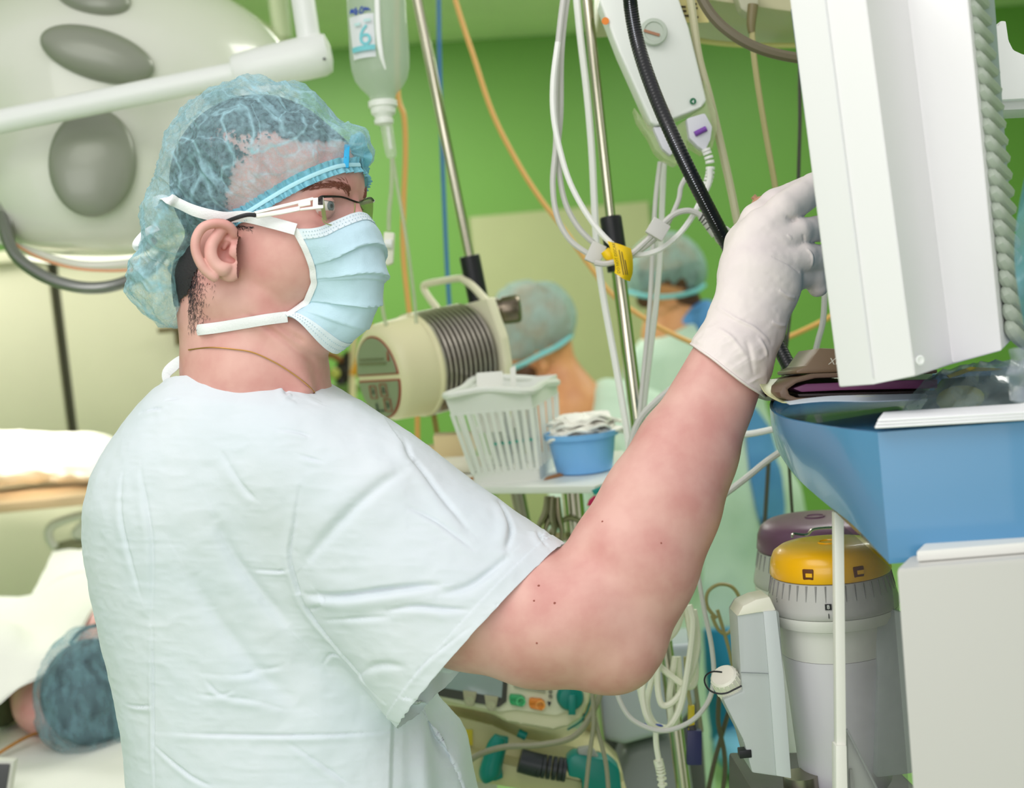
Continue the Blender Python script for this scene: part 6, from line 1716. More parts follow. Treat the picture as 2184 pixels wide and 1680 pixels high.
# white papers at the front lip
for k in range(3):
    a_ = [onf(1872 - 4 * k, 912 - 4 * k), onf(1880, 893 - 2 * k), onf(2400, 872 - 2 * k), onf(2400, 898 - 3 * k)]
    a_ = [K(1866 + 3 * k, 914 - 7 * k, 1.15), K(1878 + 3 * k, 896 - 6 * k, 1.20), K(2400, 864 - 6 * k, 1.18), K(2400, 884 - 6 * k, 1.12)]
    obj('paper_sheet', prism(a_, (0, 0, 0.0022), 0.0005, 1), mat('white_paper', rgb(244, 244, 248), 0.6), label=['lowest white paper sheet along the front lip of the blue shelf', 'middle white paper sheet along the front lip of the blue shelf', 'topmost white paper sheet along the front lip of the blue shelf'][k], cat='paper', group='papers on the blue shelf')
G = patch([[K(2152 + 6 * math.sin(i * 2.2), 745 + 27 * i, 1.06 + 0.012 * math.sin(i * 2.4)), K(2180 - 8 * math.cos(i * 1.9), 742 + 29 * i, 1.04 + 0.012 * math.cos(i * 2.1)), K(2215, 745 + 26 * i, 1.05), K(2270, 740 + 30 * i, 1.03)] for i in range(5)], 5, 6)
obj('plastic_bag', thick(grid_geo(G), 0.0006), sheer('grey_clear_bag', rgb(176, 184, 194), 0.5, rough=0.15, var=0.35, vscale=16, bump=0.8, bscale=22, translucent=0.3), label='crumpled grey clear bag at the right edge above the papers', cat='bag')

# ================================================================== defibrillator, cables and boxes at the bottom
D20 = 1.98
M_def = mat('defib_cream', rgb(216, 212, 176), 0.4); M_teal = mat('teal_plastic', rgb(0, 128, 118), 0.35)
df = thing('defibrillator', 'cream defibrillator with green and orange buttons below the elbow', 'defibrillator', K(1120, 1560, 2.05))
# face plane leaning back a little
def DP(px, py, off=0.0): return K(px, py, D20 + (1560 - py) * 0.0002 - off)
fpoly = [(905, 1380), (1225, 1392), (1252, 1420), (1262, 1462), (1258, 1500), (1240, 1534), (1212, 1552), (1180, 1560), (1110, 1548), (1080, 1542), (1050, 1524), (990, 1512), (905, 1496)]
obj('housing', prism([DP(*p) for p in fpoly], FW * 0.16, 0.012, 3), M_def, df)
fp2 = [(905, 1386), (1218, 1398), (1240, 1430), (1236, 1478), (1216, 1514), (1186, 1526), (1100, 1514), (1064, 1518), (905, 1484)]
fpn = obj('front_panel', prism([DP(*p, 0.004) for p in fp2], FW * 0.006, 0.002), mat('defib_panel', rgb(222, 220, 190), 0.4), df)
def flat(name, L, m, par, off, t=0.003, bv=0.0006): return obj(name, prism([DP(*p, off) for p in L], FW * t, bv), m, par)
scr = flat('screen_bezel', [(905, 1390), (1086, 1396), (1080, 1496), (1064, 1508), (905, 1478)], mat('bezel_dark', rgb(66, 66, 58), 0.4), df, 0.008)
flat('screen', [(905, 1390), (1077, 1398), (1070, 1488), (905, 1460)], mat('lcd_grey', rgb(150, 166, 164), 0.15), scr, 0.0095)
for i, (x, y) in enumerate(((1002, 1484), (1048, 1494))):
    key = flat('softkey', [(x - 15, y - 12), (x + 15, y - 8), (x + 11, y + 12), (x + 6, y + 22), (x - 6, y + 22), (x - 12, y + 10)], mat('softkey_grey', rgb(170, 168, 136), 0.4), df, 0.0125, 0.004, 0.001)
    obj('key_ring', lathe(DP(x, y + 9, 0.0126), -FW, [(0, 0.0052), (0.0012, 0.0052), (0.0012, 0.0036), (0.0004, 0.0034), (0.0004, 0)], 18), mat('softkey_pale', rgb(192, 190, 158), 0.4), key)
for x, y, col, nm, tx in ((1104, 1494, rgb(40, 160, 96), 'green_button', 'START'), (1146, 1502, rgb(222, 128, 10), 'orange_button', 'STOP')):
    m_ = mat(nm, col, 0.35)
    b_ = flat(nm, [(x - 16, y - 14), (x + 8, y - 12), (x + 16, y - 6), (x + 17, y + 6), (x + 10, y + 14), (x - 14, y + 9), (x - 18, y + 2), (x - 18, y - 8)], m_, df, 0.0105, 0.007, 0.002)
    obj('button_ring', lathe(DP(x + 7, y + 2, 0.0107), -FW, [(0, 0.0068), (0.0012, 0.0066), (0.0012, 0.005), (0, 0.0046), (0, 0)], 20), mat(nm + '_ring', tuple(min(1, c * 1.6 + 0.08) for c in col[:3]) + (1,), 0.35), b_)
    obj('lettering', text_geo(tx, DP(x - 15, y + 1, 0.0115), RT - 0.1 * UP, UP, 0.0048), mat(nm + '_ink', tuple(c * 0.45 for c in col[:3]) + (1,), 0.5), b_)
flat('recorder_window', [(1094, 1430), (1165, 1440), (1163, 1477), (1096, 1465)], mat('recorder_grey', rgb(164, 162, 140), 0.4), df, 0.0085)
flat('recorder_slot', [(1120, 1455), (1162, 1462), (1160, 1470), (1128, 1464)], M_black, df, 0.0115, 0.003)
for i in range(5): flat('level_mark', [(1170, 1442 + i * 10), (1178, 1443 + i * 10), (1178, 1449 + i * 10), (1170, 1448 + i * 10)], mat('mark_grey', rgb(120, 118, 100), 0.5), df, 0.0085)
flat('arrow_mark', [(1167, 1496), (1176, 1497), (1171, 1507)], M_black, df, 0.0085)
kb = obj('dial_knob', lathe(DP(1214, 1484, 0.004), unit(-FW + RT * 0.15), [(0, 0), (0, 0.0185), (0.012, 0.0185), (0.016, 0.016), (0.018, 0.006), (0.018, 0)], 30), M_teal, df)
obj('pointer', box(DP(1220, 1502, 0.02), (0.005, 0.014, 0.003), RT, UP - 0.2 * RT, bevel=0.001), M_teal, kb)
obj('teal_edge', tube([DP(1262, 1458, -0.01), DP(1258, 1500, -0.01), DP(1240, 1536, -0.01), DP(1210, 1556, -0.01)], 0.0014, 6, 5), M_teal, df)
# paddle tray below
pt_ = thing('paddle_tray', 'cream paddle tray under the defibrillator', 'tray', K(1150, 1680, 2.05))
obj('tray', prism(KL([(905, 1508), (1050, 1545), (1110, 1572), (1280, 1600), (1330, 1650), (1330, 1720), (905, 1640)], 2.03), FW * 0.12, 0.006), mat('tray_cream', rgb(214, 208, 160), 0.4), pt_)
obj('ledge', prism(KL([(905, 1590), (1000, 1610), (1340, 1690), (1340, 1720), (905, 1650)], 1.98), FW * 0.1, 0.004), mat('tray_ledge', rgb(200, 194, 146), 0.4), pt_)
obj('label', prism(KL([(988, 1555), (1008, 1556), (1008, 1590), (990, 1586)], 2.028), FW * 0.002), mat('yellow_label', rgb(226, 210, 60), 0.5), pt_)
pd = thing('defib_paddle', 'teal paddle handle standing in the cream tray, left one', 'paddle', K(1050, 1660, 1.97))
obj('grip', tube(KL([(1066, 1570), (1058, 1590), (1050, 1620), (1044, 1650), (1048, 1662)], 1.96), [0.008, 0.0125, 0.0135, 0.0145, 0.011], 14, 5), M_teal, pd)
obj('head', prism(KL([(1060, 1572), (1086, 1576), (1082, 1590), (1070, 1640), (1074, 1660), (1054, 1668), (1040, 1660)], 1.965), FW * 0.02, 0.004), M_teal, pd)
pd2 = thing('defib_paddle', 'teal paddle with a dark coiled grip lying at the bottom of the tray', 'paddle', K(1270, 1680, 1.97))
obj('head', prism(KL([(1208, 1620), (1225, 1608), (1250, 1612), (1300, 1620), (1322, 1640), (1330, 1720), (1245, 1720), (1240, 1662), (1212, 1658)], 1.95), FW * 0.04, 0.006), M_teal, pd2)
obj('top_plate', prism(KL([(1232, 1598), (1262, 1594), (1282, 1622), (1234, 1620)], 1.955), FW * 0.02, 0.003), mat('mid_grey_plastic', rgb(150, 152, 146), 0.4), pd2)
C = catmull(KL([(1112, 1622), (1150, 1632), (1210, 1642)], 1.965), 12)
for i in range(0, len(C) - 1, 2):
    d_ = unit(C[i + 1] - C[i]); obj('coil_turn', lathe(C[i], d_, [(-0.003, 0.008), (-0.0026, 0.0165), (0.0026, 0.0165), (0.003, 0.008)], 20), mat('dark_coil', rgb(44, 48, 54), 0.4), pd2)
obj('teal_catch', tube(KL([(1105, 1562), (1122, 1570)], 2.0), 0.006, 10, 1), M_teal, pt_)

# grey bin and dark trunk
gb = thing('grey_bin', 'pale blue grey plastic bin behind the coiled cables', 'bin', K(1350, 1590, 2.15))
obj('tub', hull8(KL([(1262, 1380), (1500, 1360), (1490, 1380), (1270, 1400)], 2.2), KL([(1272, 1570), (1480, 1540), (1470, 1560), (1300, 1590)], 2.2), 0.0), M_def, gb) if False else None
obj('tub', prism(KL([(1255, 1390), (1500, 1370), (1486, 1500), (1440, 1560), (1330, 1590), (1290, 1580), (1262, 1560)], 2.15), FW * 0.15, 0.012, 3), mat('bin_grey', rgb(176, 186, 192), 0.3), gb)
tk = thing('pedestal', 'dark grey equipment pedestal at the bottom centre', 'pedestal', to_floor(K(1390, 1700, 2.25)))
pz = K(1390, 1545, 2.3); px_ = K(1390, 1700, 2.3)
obj('column', prism(KL([(1250, 1530), (1490, 1480), (1500, 1560), (1520, 1850), (1240, 1850)], 2.32), FW * 0.12, 0.01), mat('pedestal_grey', rgb(104, 106, 104), 0.45), tk)
obj('front_cover', prism(KL([(1330, 1600), (1370, 1585), (1440, 1575), (1470, 1610), (1500, 1850), (1300, 1850), (1310, 1660)], 2.2), FW * 0.1, 0.015, 3), mat('pedestal_cover', rgb(140, 144, 146), 0.35), tk)
b0 = K(1390, 1840, 2.35)
obj('stem', box((b0[0], b0[1], b0[2] / 2), (0.09, 0.05, b0[2] / 2), bevel=0.01), MATS['pedestal_grey'], tk)

# coil of white cable
M_cc = mat('coil_white', rgb(232, 232, 214), 0.4)
coil = [([(1440, 1300), (1395, 1390), (1370, 1470), (1385, 1540), (1420, 1555), (1450, 1510), (1468, 1420), (1478, 1330), (1470, 1290)], 'white cable coil loop hanging furthest left'),
        ([(1450, 1290), (1420, 1360), (1402, 1430), (1410, 1500), (1440, 1492), (1472, 1440), (1488, 1370), (1480, 1300)], 'white cable coil loop, second from the left'),
        ([(1462, 1270), (1444, 1340), (1408, 1380), (1400, 1410), (1430, 1440), (1470, 1465), (1484, 1440), (1478, 1380), (1466, 1310), (1462, 1280)], 'white cable coil loop crossing in the middle'),
        ([(1440, 1320), (1400, 1420), (1380, 1500), (1400, 1548), (1430, 1545), (1428, 1480), (1440, 1400)], 'white cable coil loop behind the others'),
        ([(1360, 1440), (1372, 1500), (1392, 1540), (1420, 1552), (1440, 1540), (1450, 1480), (1446, 1400)], 'white cable coil loop nearest the elbow')]
for i, (L, lb) in enumerate(coil): pipe('cable_coil', L, 1.72 + 0.012 * i, 7, M_cc, lb, 'cable', 'coiled white cables below the elbow')
pipe('cable', [(1485, 1200), (1500, 1290), (1518, 1380), (1522, 1450), (1508, 1500), (1470, 1540), (1410, 1558), (1350, 1535), (1320, 1490), (1310, 1440)], 1.7, 5.5, M_cg, 'grey cable sweeping in a wide loop under the coils', 'cable')
pipe('cable', [(1000, 1622), (1030, 1605), (1080, 1592), (1150, 1588), (1220, 1572), (1258, 1530), (1280, 1480), (1290, 1440)], 1.9, 6.5, mat('taupe_cable', rgb(150, 146, 124), 0.4), 'taupe cable crossing in front of the paddle tray', 'cable')
pipe('cable', [(1262, 1470), (1266, 1540), (1256, 1620), (1246, 1720)], 1.88, 5, MATS['taupe_cable'], 'taupe cable hanging over the right paddle', 'cable')
pipe('cable', [(1268, 1530), (1284, 1590), (1294, 1640), (1300, 1720)], 1.89, 5, MATS['taupe_cable'], 'taupe cable hanging right of the other over the paddle', 'cable')
wc = thing('cable', 'white cable with ribbed strain relief hanging at the bottom centre', 'cable', K(1412, 1680, 1.74))
obj('cord', tube(KL([(1398, 1545), (1400, 1590), (1408, 1640), (1416, 1720)], 1.74), 0.0036, 8, 5), M_cc, wc)
C = catmull(KL([(1404, 1622), (1410, 1650), (1418, 1720)], 1.74), 12)
for i in range(0, 22, 2): obj('relief_ring', lathe(C[i], C[i + 1] - C[i], [(-0.0012, 0.003), (-0.0012, 0.006), (0.0012, 0.006), (0.0012, 0.003)], 10), M_cc, wc)
obj('blue_tie', tube(KL([(1372, 1546), (1388, 1552), (1404, 1548), (1412, 1552)], 1.735), 0.003, 6, 4), mat('blue_tie', rgb(36, 66, 160), 0.4), label='small blue tie round the cable coils', cat='tie')
nc = thing('connector', 'navy blue connector with a yellow end hanging right of the coils', 'connector', K(1480, 1590, 1.8))
obj('plug_body', box(K(1480, 1592, 1.8), (0.0095, 0.022, 0.007), RT, UP, bevel=0.002), mat('navy_plug', rgb(44, 46, 92), 0.4), nc)
obj('yellow_end', box(K(1474, 1530, 1.8), (0.004, 0.016, 0.004), RT, UP, bevel=0.001), mat('yellow_plug', rgb(214, 190, 40), 0.4), nc)
obj('cord', tube(KL([(1474, 1512), (1466, 1460), (1462, 1400)], 1.8), 0.0028, 8, 4), M_ck, nc)
obj('boot', tube(KL([(1474, 1545), (1479, 1570)], 1.8), 0.006, 8, 1), mat('boot_dark', rgb(60, 58, 66), 0.4), nc)
pipe('cable', [(1462, 1240), (1470, 1340), (1478, 1420), (1488, 1500), (1496, 1560)], 1.95, 5, mat('grey_brown_cable', rgb(128, 126, 100), 0.4), 'grey brown cable behind the white coils', 'cable')
M_ol = mat('olive_loop', rgb(150, 142, 92), 0.4)
pipe('cable', [(1528, 1318), (1508, 1292), (1510, 1262), (1534, 1246), (1562, 1252), (1578, 1280), (1574, 1318), (1552, 1350), (1532, 1342), (1518, 1312)], 1.9, 4, M_ol, 'olive cable tied in a round loop in front of the gown', 'cable')
pipe('cable', [(1530, 1300), (1545, 1350), (1556, 1390), (1566, 1440)], 1.9, 4, M_ol, 'olive cable leading from the loop down to the filler cap', 'cable')
pipe('cable', [(1534, 1480), (1532, 1540), (1544, 1600), (1546, 1650), (1536, 1720)], 1.95, 5, mat('dark_olive_cable', rgb(82, 80, 58), 0.4), 'dark olive cable at the bottom beside the vaporizer', 'cable')
pipe('cable', [(1556, 1510), (1536, 1580), (1520, 1640), (1504, 1720)], 1.97, 5, MATS['dark_olive_cable'], 'dark olive cable crossing another at the bottom', 'cable')
pipe('cable', [(1636, 1640), (1622, 1670), (1618, 1720)], 1.8, 5, M_orange, 'short orange cable under the vaporizer', 'cable')

# ================================================================== people in the background and the patient
M_gown = mat('pale_green_gown', rgb(202, 220, 206), 0.85, color2=rgb(184, 208, 192), vscale=5, bump=0.4, bscale=12, bdist=0.006)
M_bskin = mat('warm_skin', rgb(222, 158, 110), 0.5, color2=rgb(206, 138, 96), vscale=12)
M_bcap = sheer('background_cap', rgb(172, 204, 206), 0.66, var=0.2, vscale=22, bump=0.6, bscale=60, translucent=0.3)
M_bband = mat('teal_cap_band', rgb(132, 204, 214), 0.8, bump=0.4, bscale=90)
M_bhair = mat('brown_hair', rgb(92, 60, 42), 0.6)
M_gblue = mat('blue_underlayer', rgb(92, 150, 206), 0.7, color2=rgb(70, 128, 190), vscale=6)
def body_root(name, label, px, py, d):
    p = to_floor(K(px, py, d)); return thing(name, label, 'person', p)
def sm(fr, f, it=3):
    V, F = f.mesh(); return fr.W(relax(V, F, it)), F
def wrinkle(geo, amp, sc):
    V, F = geo; N = vnormals(V, F); return V + N * (amp * ridged(V * sc, 2))[:, None], F

# --- nurse seen from behind, nearer
n1 = body_root('person', 'person in a blue cap bending forward behind the white basket', 1240, 900, 4.0)
Fn = Fr(4.0); nq = Fn.q
f = Field((1000, 560, -160), (1480, 1240, 240), 5)
f.ell(nq(1135, 700, 20), (84, 96, 92), None)
f.ell(nq(1110, 760, 20), (66, 70, 70), None, 20)
f.cone(nq(1170, 770, 20), nq(1200, 870, 30), 56, 70, 25)
f.cone(nq(1205, 885, 40), nq(1260, 960, 60), 92, 80, 40, wsc=1.3)
f.cone(nq(1280, 960, 60), nq(1300, 1200, 60), 90, 80, 40, wsc=1.3)
f.ell(nq(1160, 778, -58), (11, 20, 12), None, 4)
obj('body', sm(Fn, f), M_bskin, n1, sharp=None)
f = Field((1000, 570, -160), (1260, 830, 200), 4)
f.ell(nq(1130, 690, 20), (90, 92, 100), None)
f.ell(nq(1165, 680, 20), (58, 72, 90), None, 20)
f.ell(nq(1104, 745, 10), (42, 44, 74), None, 20)
V, F = f.mesh(); V = relax(V, F, 3)
k = V[:, 1] < np.interp(V[:, 0], [1040, 1090, 1150, 1230], [800, 792, 760, 712])
V, F = compact(V, F[k[F].all(1)]); N = vnormals(V, F)
V = V + N * (4 * ridged(V * A(1 / 22, 1 / 60, 1 / 40), 2))[:, None]
cp = obj('bouffant_cap', (Fn.W(V), F), M_bcap, n1, sharp=None)
obj('cap_band', Fn.g(tube([nq(1092, 786, -55), nq(1120, 774, -82), nq(1150, 758, -86), nq(1190, 738, -66), nq(1218, 716, -20)], 5.5, 8, 6)), M_bband, cp, sharp=None)
f = Field((1040, 590, -120), (1230, 830, 160), 5)
f.ell(nq(1132, 694, 22), (82, 84, 92), None); f.ell(nq(1176, 765, 20), (26, 40, 50), None, 10); f.ell(nq(1118, 795, -20), (30, 22, 40), None, 10)
obj('hair', sm(Fn, f), M_bhair, n1, sharp=None)
f = Field((1100, 760, -260), (1560, 1760, 420), 9)
f.cone(nq(1320, 930, 60), nq(1330, 1150, 60), 110, 150, 30, wsc=1.3)
f.cone(nq(1312, 900, 50), nq(1400, 950, 60), 82, 110, 40, wsc=1.5)
f.cone(nq(1290, 990, 50), nq(1330, 1050, 60), 110, 140, 40, wsc=1.3)
f.cone(nq(1330, 1150, 60), nq(1350, 1720, 60), 150, 170, 60, wsc=1.2)
f.cone(nq(1255, 960, -120), nq(1210, 1090, -190), 56, 40, 30)
gw = obj('gown', wrinkle(sm(Fn, f), 0.008, A(9, 9, 5)), M_gown, n1, sharp=None)
for s in (-1, 1):
    b_ = to_floor(K(1340 + 60 * s, 1500, 4.0)); obj('shoe_cover', sphere(b_ + A(0.02, -0.05, 0.06), (0.06, 0.14, 0.06), 18, 10), mat('blue_shoe_cover', rgb(108, 178, 214), 0.7), n1)
    obj('trouser_leg', tube([b_ + A(0, 0, 0.06), A(b_[0], b_[1], 0.5)], 0.075, 14, 2), M_gblue, n1)
for L in ([(1150, 812), (1146, 840)], [(1171, 800), (1176, 832)]): obj('mask_tie', tube(KL(L, 3.9), 0.004, 6, 2), mat('pale_tie', rgb(224, 230, 222), 0.7), n1)

# --- nurse further back
n2 = body_root('person', 'person in a pale green gown open over blue, farthest back by the wall', 1540, 1000, 4.7)
F2 = Fr(4.7); mq = F2.q
f = Field((1300, 470, -200), (1640, 900, 240), 5)
f.ell(mq(1425, 575, 20), (66, 74, 76), None)
f.cone(mq(1430, 620, 20), mq(1440, 700, 30), 44, 60, 20)
f.cone(mq(1440, 720, 30), mq(1530, 760, 40), 70, 80, 30)
obj('body', sm(F2, f), M_bskin, n2, sharp=None)
f = Field((1320, 480, -120), (1530, 690, 160), 4)
f.ell(mq(1422, 565, 20), (76, 68, 86), None); f.ell(mq(1462, 582, 20), (42, 46, 66), None, 16); f.ell(mq(1374, 590, 10), (36, 44, 60), None, 16)
V, F = f.mesh(); V = relax(V, F, 3)
k = V[:, 1] < np.interp(V[:, 0], [1330, 1390, 1470, 1510], [634, 634, 628, 612])
V, F = compact(V, F[k[F].all(1)]); N = vnormals(V, F); V = V + N * (3.5 * ridged(V * A(1 / 20, 1 / 50, 1 / 40), 2))[:, None]
cp = obj('bouffant_cap', (F2.W(V), F), M_bcap, n2, sharp=None)
obj('cap_band', F2.g(tube([mq(1340, 622, 0), mq(1380, 632, -58), mq(1430, 632, -72), mq(1480, 622, -40), mq(1502, 608, 0)], 5, 8, 6)), M_bband, cp, sharp=None)
f = Field((1330, 490, -100), (1520, 690, 140), 5)
f.ell(mq(1426, 580, 22), (68, 66, 78), None); f.ell(mq(1452, 640, 20), (44, 26, 52), None, 10); f.ell(mq(1376, 640, 20), (20, 18, 30), None, 8)
obj('hair', sm(F2, f), M_bhair, n2, sharp=None)
f = Field((1240, 620, -300), (1820, 1700, 420), 9)
f.cone(mq(1450, 790, 60), mq(1520, 760, 60), 84, 100, 40, wsc=1.4)
f.cone(mq(1480, 800, 60), mq(1510, 1050, 60), 130, 165, 40, wsc=1.2)
f.cone(mq(1510, 1050, 60), mq(1560, 1560, 60), 165, 185, 60, wsc=1.1)
f.cone(mq(1400, 800, 0), mq(1392, 980, -60), 66, 58, 30); f.cone(mq(1640, 1080, 20), mq(1690, 1340, 0), 70, 70, 40)
g2 = wrinkle(sm(F2, f), 0.009, A(8, 8, 4)); gw = obj('gown', g2, M_gown, n2, sharp=None)
bvg = bvh_of(g2[0], g2[1])
def on_gown(px, py, off=0.012):
    dr = unit(K(px, py, 1.0) - CAMLOC); r = bvg.ray_cast(Vector(CAMLOC), Vector(dr))
    return (np.array(r[0]) if r[0] is not None else K(px, py, 4.6)) - dr * off
G = np.array([[on_gown(x0 + (x1 - x0) * s, y) for s in np.linspace(0, 1, 6)] for y, x0, x1 in ((870, 1588, 1612), (910, 1592, 1640), (960, 1594, 1656), (1020, 1600, 1668), (1080, 1612, 1674), (1110, 1620, 1672))])
obj('blue_opening', thick(grid_geo(G), 0.004), M_gblue, n2)
G = np.array([[on_gown(x0 + (x1 - x0) * s, y) for s in np.linspace(0, 1, 6)] for y, x0, x1 in ((1104, 1622, 1670), (1140, 1628, 1672), (1180, 1638, 1668))])
obj('dark_blue_trousers', thick(grid_geo(G), 0.004), mat('dark_blue_cloth', rgb(28, 92, 160), 0.7), n2)
f = Field((1400, 610, -160), (1570, 800, 120), 5)
f.cone(mq(1452, 694, -20), mq(1506, 660, -10), 20, 22, 8); f.cone(mq(1508, 676, -40), mq(1512, 744, -62), 26, 20, 14)
obj('blue_collar', sm(F2, f), M_gblue, n2, sharp=None)
tb = to_floor(K(1580, 1600, 4.45))
obj('trouser_leg', tube([K(1556, 1340, 4.35), K(1560, 1420, 4.35), tb + A(-0.03, 0, 0.1)], [0.09, 0.085, 0.07], 16, 4), mat('teal_blue_cloth', rgb(44, 136, 186), 0.7), n2)
obj('shoe_cover', wrinkle(sphere(tb + A(0.0, -0.1, 0.075), (0.095, 0.17, 0.075), 30, 18), 0.0, A(1, 1, 1)) if False else sphere(tb + A(0.0, -0.1, 0.075), (0.095, 0.17, 0.075), 30, 18), mat('pale_shoe_cover', rgb(120, 186, 220), 0.7, bump=0.5, bscale=30), n2)
obj('shoe_cover', sphere(tb + A(0.2, 0.0, 0.07), (0.09, 0.16, 0.07), 24, 14), MATS['pale_shoe_cover'], n2)

# --- the table, the patient and the drapes, lower left
PD = 2.35; Fp = Fr(PD); pq = Fp.q
tabz = K(150, 1612, 2.3)[2]
ot = thing('operating_table', 'operating table with white sheet under the patient\'s head', 'table', to_floor(K(60, 1600, 2.5)))
M_sheet = mat('white_sheet', rgb(240, 240, 232), 0.85, bump=0.5, bscale=10, bdist=0.006)
G = []
for i in range(40):
    row = []
    for j in range(34):
        x = K(-260, 1600, 2.3)[0] + i / 39 * 1.0; y = 1.95 + j / 33 * 1.9
        h = tabz + 0.008 * float(ridged(np.array([[x * 7 + y * 2, y * 3, 0.3]]), 2)[0])
        e = max(0, (1.99 - y) / 0.04); row.append(A(x, max(y, 1.985) - 0.01 * min(e, 1), h - 0.16 * min(e, 1) ** 2))
    G.append(row)
sh = thick(grid_geo(np.array(G)), 0.004); obj('sheet', sh, M_sheet, ot, sharp=None)
cx_ = K(-260, 1600, 2.3)[0] + 0.5
obj('mattress', box((cx_, 2.9, tabz - 0.06), (0.46, 0.86, 0.045), bevel=0.02), mat('dark_mattress', rgb(70, 74, 72), 0.5), ot)
obj('column', box((cx_, 2.9, (tabz - 0.1) / 2), (0.16, 0.25, (tabz - 0.1) / 2), bevel=0.02), M_steel, ot)
obj('floor_base', box((cx_, 2.9, 0.05), (0.25, 0.5, 0.05), bevel=0.02), M_steel, ot)
pat = thing('person', 'patient lying under white drapes with a dark blue net cap', 'person', Fp.W(pq(180, 1600, 40)))
M_pcap = sheer('patient_cap', rgb(140, 186, 198), 0.42, var=0.25, vscale=60, bump=0.7, bscale=90, stretch=(1, 1, 0.35), translucent=0.25)
f = Field((-60, 1240, -200), (420, 1660, 460), 6)
f.ell(pq(196, 1472, 20), (108, 104, 110), None); f.ell(pq(100, 1500, 90), (70, 66, 80), None, 20)
f.cone(pq(190, 1400, 120), pq(240, 1330, 190), 70, 50, 30); f.cone(pq(120, 1480, 150), pq(20, 1420, 330), 90, 100, 40)
obj('body', sm(Fp, f), M_skin, pat, sharp=None)
f = Field((60, 1280, -200), (400, 1660, 240), 5)
f.ell(pq(196, 1472, 10), (114, 118, 124), None); f.ell(pq(190, 1540, 0), (104, 58, 108), None, 24); f.ell(pq(210, 1380, 30), (92, 44, 90), None, 24)
V, F = f.mesh(); V = relax(V, F, 3); k = V[:, 2] < 80
V, F = compact(V, F[k[F].all(1)]); N = vnormals(V, F)
V = V + N * (5 * ridged(V * A(1 / 60, 1 / 40, 1 / 50), 2))[:, None]
pc_ = obj('net_cap', (Fp.W(V), F), M_pcap, pat, sharp=None)
f = Field((60, 1330, -160), (360, 1620, 200), 6); f.ell(pq(198, 1474, 12), (107, 112, 118), None)
obj('hair', sm(Fp, f), mat('patient_hair', rgb(52, 54, 62), 0.7, bump=0.5, bscale=200), pat, sharp=None)
obj('face_strap', Fp.g(tube([pq(150, 1372, 0), pq(172, 1346, 20), pq(210, 1332, 40), pq(260, 1330, 60)], 4, 6, 6)), M_black, pat)
obj('beard', Fp.g(sphere(pq(4, 1500, 140), (46, 52, 60), 16, 10)), mat('dark_green_hair', rgb(74, 84, 52), 0.8), pat)  # dark hair at the patient's face, left of the cap
def drape(name, rows, label, m=M_sheet, nu=7, nv=7, cat='drape'):
    G = patch([[K(*p) for p in r] for r in rows], nu, nv)
    V, F = grid_geo(G); N = vnormals(V, F); V = V + N * (0.005 * ridged(V * A(9, 9, 9), 2))[:, None]
    return obj(name, thick((V, F), 0.004), m, label=label, cat=cat, sharp=None)
drape('drape', [[(-160, 1600, 2.25), (-80, 1560, 2.25), (-10, 1500, 2.28), (40, 1462, 2.30)], [(-160, 1400, 2.4), (0, 1340, 2.42), (80, 1400, 2.36), (150, 1390, 2.36)],
                [(-160, 1300, 2.7), (0, 1316, 2.7), (120, 1310, 2.6), (200, 1290, 2.5)], [(-160, 1250, 3.0), (40, 1270, 3.0), (150, 1220, 3.0), (300, 1210, 2.9)]], 'white drape lying across the patient beside the net cap')
drape('drape', [[(55, 1310, 2.95), (140, 1300, 2.9), (260, 1270, 2.85)], [(80, 1240, 3.1), (150, 1215, 3.1), (280, 1200, 3.1)], [(112, 1176, 3.3), (170, 1170, 3.3), (290, 1165, 3.3)]], 'cream drape hanging behind the patient below the white device')
# brightly lit cloth heap under the lamp beam
f = Field((-200, 880, -200), (330, 1060, 260), 6); Fq = Fr(3.5); cq = Fq.q
f.ell(cq(30, 975, 20), (190, 52, 120), None); f.ell(cq(170, 972, 0), (95, 46, 90), None, 20); f.ell(cq(-90, 985, 0), (110, 60, 120), None, 20); f.ell(cq(190, 1010, -10), (70, 16, 60), None, 10)
V, F = sm(Fq, f); N = vnormals(V, F); V = V + N * (0.006 * ridged(V * 12, 2))[:, None]
heap = obj('cloth_heap', (V, F), mat('bright_cloth', rgb(250, 246, 232), 0.9), label='brightly lit white cloth bundle under the lamp on the left', cat='cloth', sharp=None)
st_ = thing('instrument_stand', 'stand with a beige shelf carrying the lit cloth bundle', 'stand', to_floor(K(40, 1030, 3.5)))
a_, b_ = K(-190, 1020, 3.45), K(225, 1020, 3.45); zz = min(p for p in V[:, 2]) - 0.002
obj('shelf', box(((a_[0] + b_[0]) / 2, a_[1] + 0.05, zz - 0.012), ((b_[0] - a_[0]) / 2, 0.18, 0.012), bevel=0.004), mat('shelf_beige', rgb(206, 178, 140), 0.5), st_)
obj('post', lathe(((a_[0] + b_[0]) / 2 - 0.12, a_[1] + 0.08, 0.02), (0, 0, 1), [(0, 0.02), (zz - 0.045, 0.02)], 16), M_steel, st_)
obj('foot', lathe(((a_[0] + b_[0]) / 2 - 0.12, a_[1] + 0.08, 0), (0, 0, 1), [(0, 0.2), (0.03, 0.18), (0.03, 0)], 24), M_steel, st_)
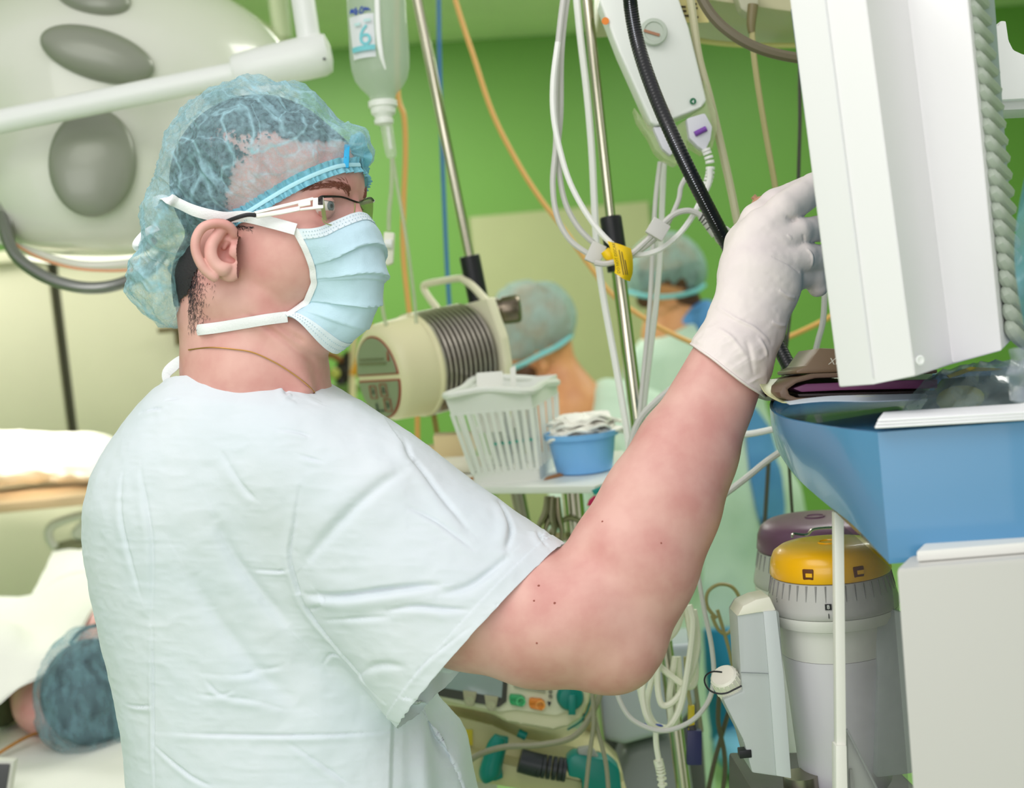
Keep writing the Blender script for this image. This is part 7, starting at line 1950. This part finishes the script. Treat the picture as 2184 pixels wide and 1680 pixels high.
# white device with a loop handle
dv = thing('medical_device', 'white device with a loop handle between cloth bundle and patient', 'device', K(170, 1190, 3.6))
obj('housing', prism(KL([(150, 1130), (180, 1100), (196, 1030), (260, 1030), (260, 1160), (150, 1150)], 3.6), FW * 0.14, 0.012, 3), mat('device_white', rgb(226, 228, 216), 0.4), dv)
obj('loop_handle', tube(KL([(118, 1168), (104, 1145), (110, 1122), (140, 1108), (178, 1098)], 3.58), 0.011, 10, 5), MATS['device_white'], dv)
obj('lower_edge', prism(KL([(116, 1158), (260, 1150), (260, 1166), (116, 1174)], 3.6), FW * 0.12, 0.004), mat('device_edge', rgb(140, 140, 110), 0.5), dv)
obj('blue_panel', prism(KL([(198, 1078), (225, 1078), (225, 1100), (198, 1100)], 3.58), FW * 0.01), mat('device_blue', rgb(92, 112, 170), 0.4), dv)
ds = to_floor(K(190, 1190, 3.66)); obj('leg_post', lathe((ds[0], ds[1], 0), (0, 0, 1), [(0, 0.12), (0.02, 0.12), (0.03, 0.025), (K(190, 1165, 3.66)[2], 0.025)], 16), M_steel, dv)
pipe('tube', [(-40, 1630, 2.26), (20, 1592, 2.3), (60, 1570, 2.34), (90, 1560, 2.38)], 2.3, 3.5, mat('amber_tube', rgb(190, 130, 50), 0.4), 'amber tube on the sheet leading to the patient', 'tube')
kp = thing('remote_control', 'dark keypad with pale frame in the lower left corner', 'remote', K(0, 1690, 2.1))
obj('frame', prism(KL([(-80, 1618), (30, 1622), (14, 1720), (-80, 1720)], 2.1), FW * 0.02, 0.002), mat('remote_pale', rgb(206, 206, 196), 0.4), kp)
obj('keypad', prism(KL([(-80, 1630), (20, 1630), (6, 1720), (-80, 1720)], 2.096), FW * 0.01, 0.001), mat('remote_dark', rgb(70, 70, 72), 0.4), kp)

# --- blurred suction cart in the distance between mask and fluid warmer
sc_ = thing('suction_cart', 'far green cart with dark bottles between the mask and fluid warmer', 'cart', to_floor(K(715, 850, 4.6)))
M_db = mat('dark_bottle', rgb(40, 34, 24), 0.3)
for x, y, w_, h_ in ((684, 792, 16, 40), (728, 796, 14, 46), (742, 780, 12, 60)):
    c_ = K(x, y, 4.6); obj('bottle', lathe(c_ - A(0, 0, h_ / 2 * 4.6 / FPX), (0, 0, 1), [(0, 0), (0, w_ * 4.6 / FPX), (h_ * 0.75 * 4.6 / FPX, w_ * 4.6 / FPX), (h_ * 4.6 / FPX, w_ * 0.4 * 4.6 / FPX), (h_ * 4.6 / FPX, 0)], 18), M_db, sc_)
c_ = K(715, 850, 4.62); obj('shelf', box((c_[0], c_[1] + 0.05, K(715, 824, 4.6)[2] - 0.01), (0.1, 0.1, 0.012), bevel=0.004), mat('cart_green', rgb(112, 150, 66), 0.5), sc_)
obj('column', box((c_[0], c_[1] + 0.08, (K(715, 824, 4.6)[2] - 0.03) / 2 + 0.005), (0.05, 0.05, (K(715, 824, 4.6)[2] - 0.03) / 2), bevel=0.01), MATS['cart_green'], sc_)
obj('gauge', sphere(K(714, 796, 4.55), (0.018, 0.01, 0.018), 14, 8), mat('gauge_yellow', rgb(186, 190, 90), 0.4), sc_)
obj('top_bar', tube(KL([(676, 766), (705, 756), (730, 768), (748, 752)], 4.6), 0.012, 8, 4), mat('cart_brown', rgb(150, 104, 50), 0.5), sc_)
obj('side_post', tube(KL([(756, 690), (754, 760), (752, 830), (752, 880)], 4.55), 0.012, 8, 3), mat('cart_cream', rgb(226, 214, 170), 0.5), sc_)
obj('amber_hose', tube(KL([(790, 690), (780, 720), (770, 760), (752, 800)], 4.5), 0.012, 8, 4), mat('amber_hose', rgb(196, 140, 30), 0.5), sc_)
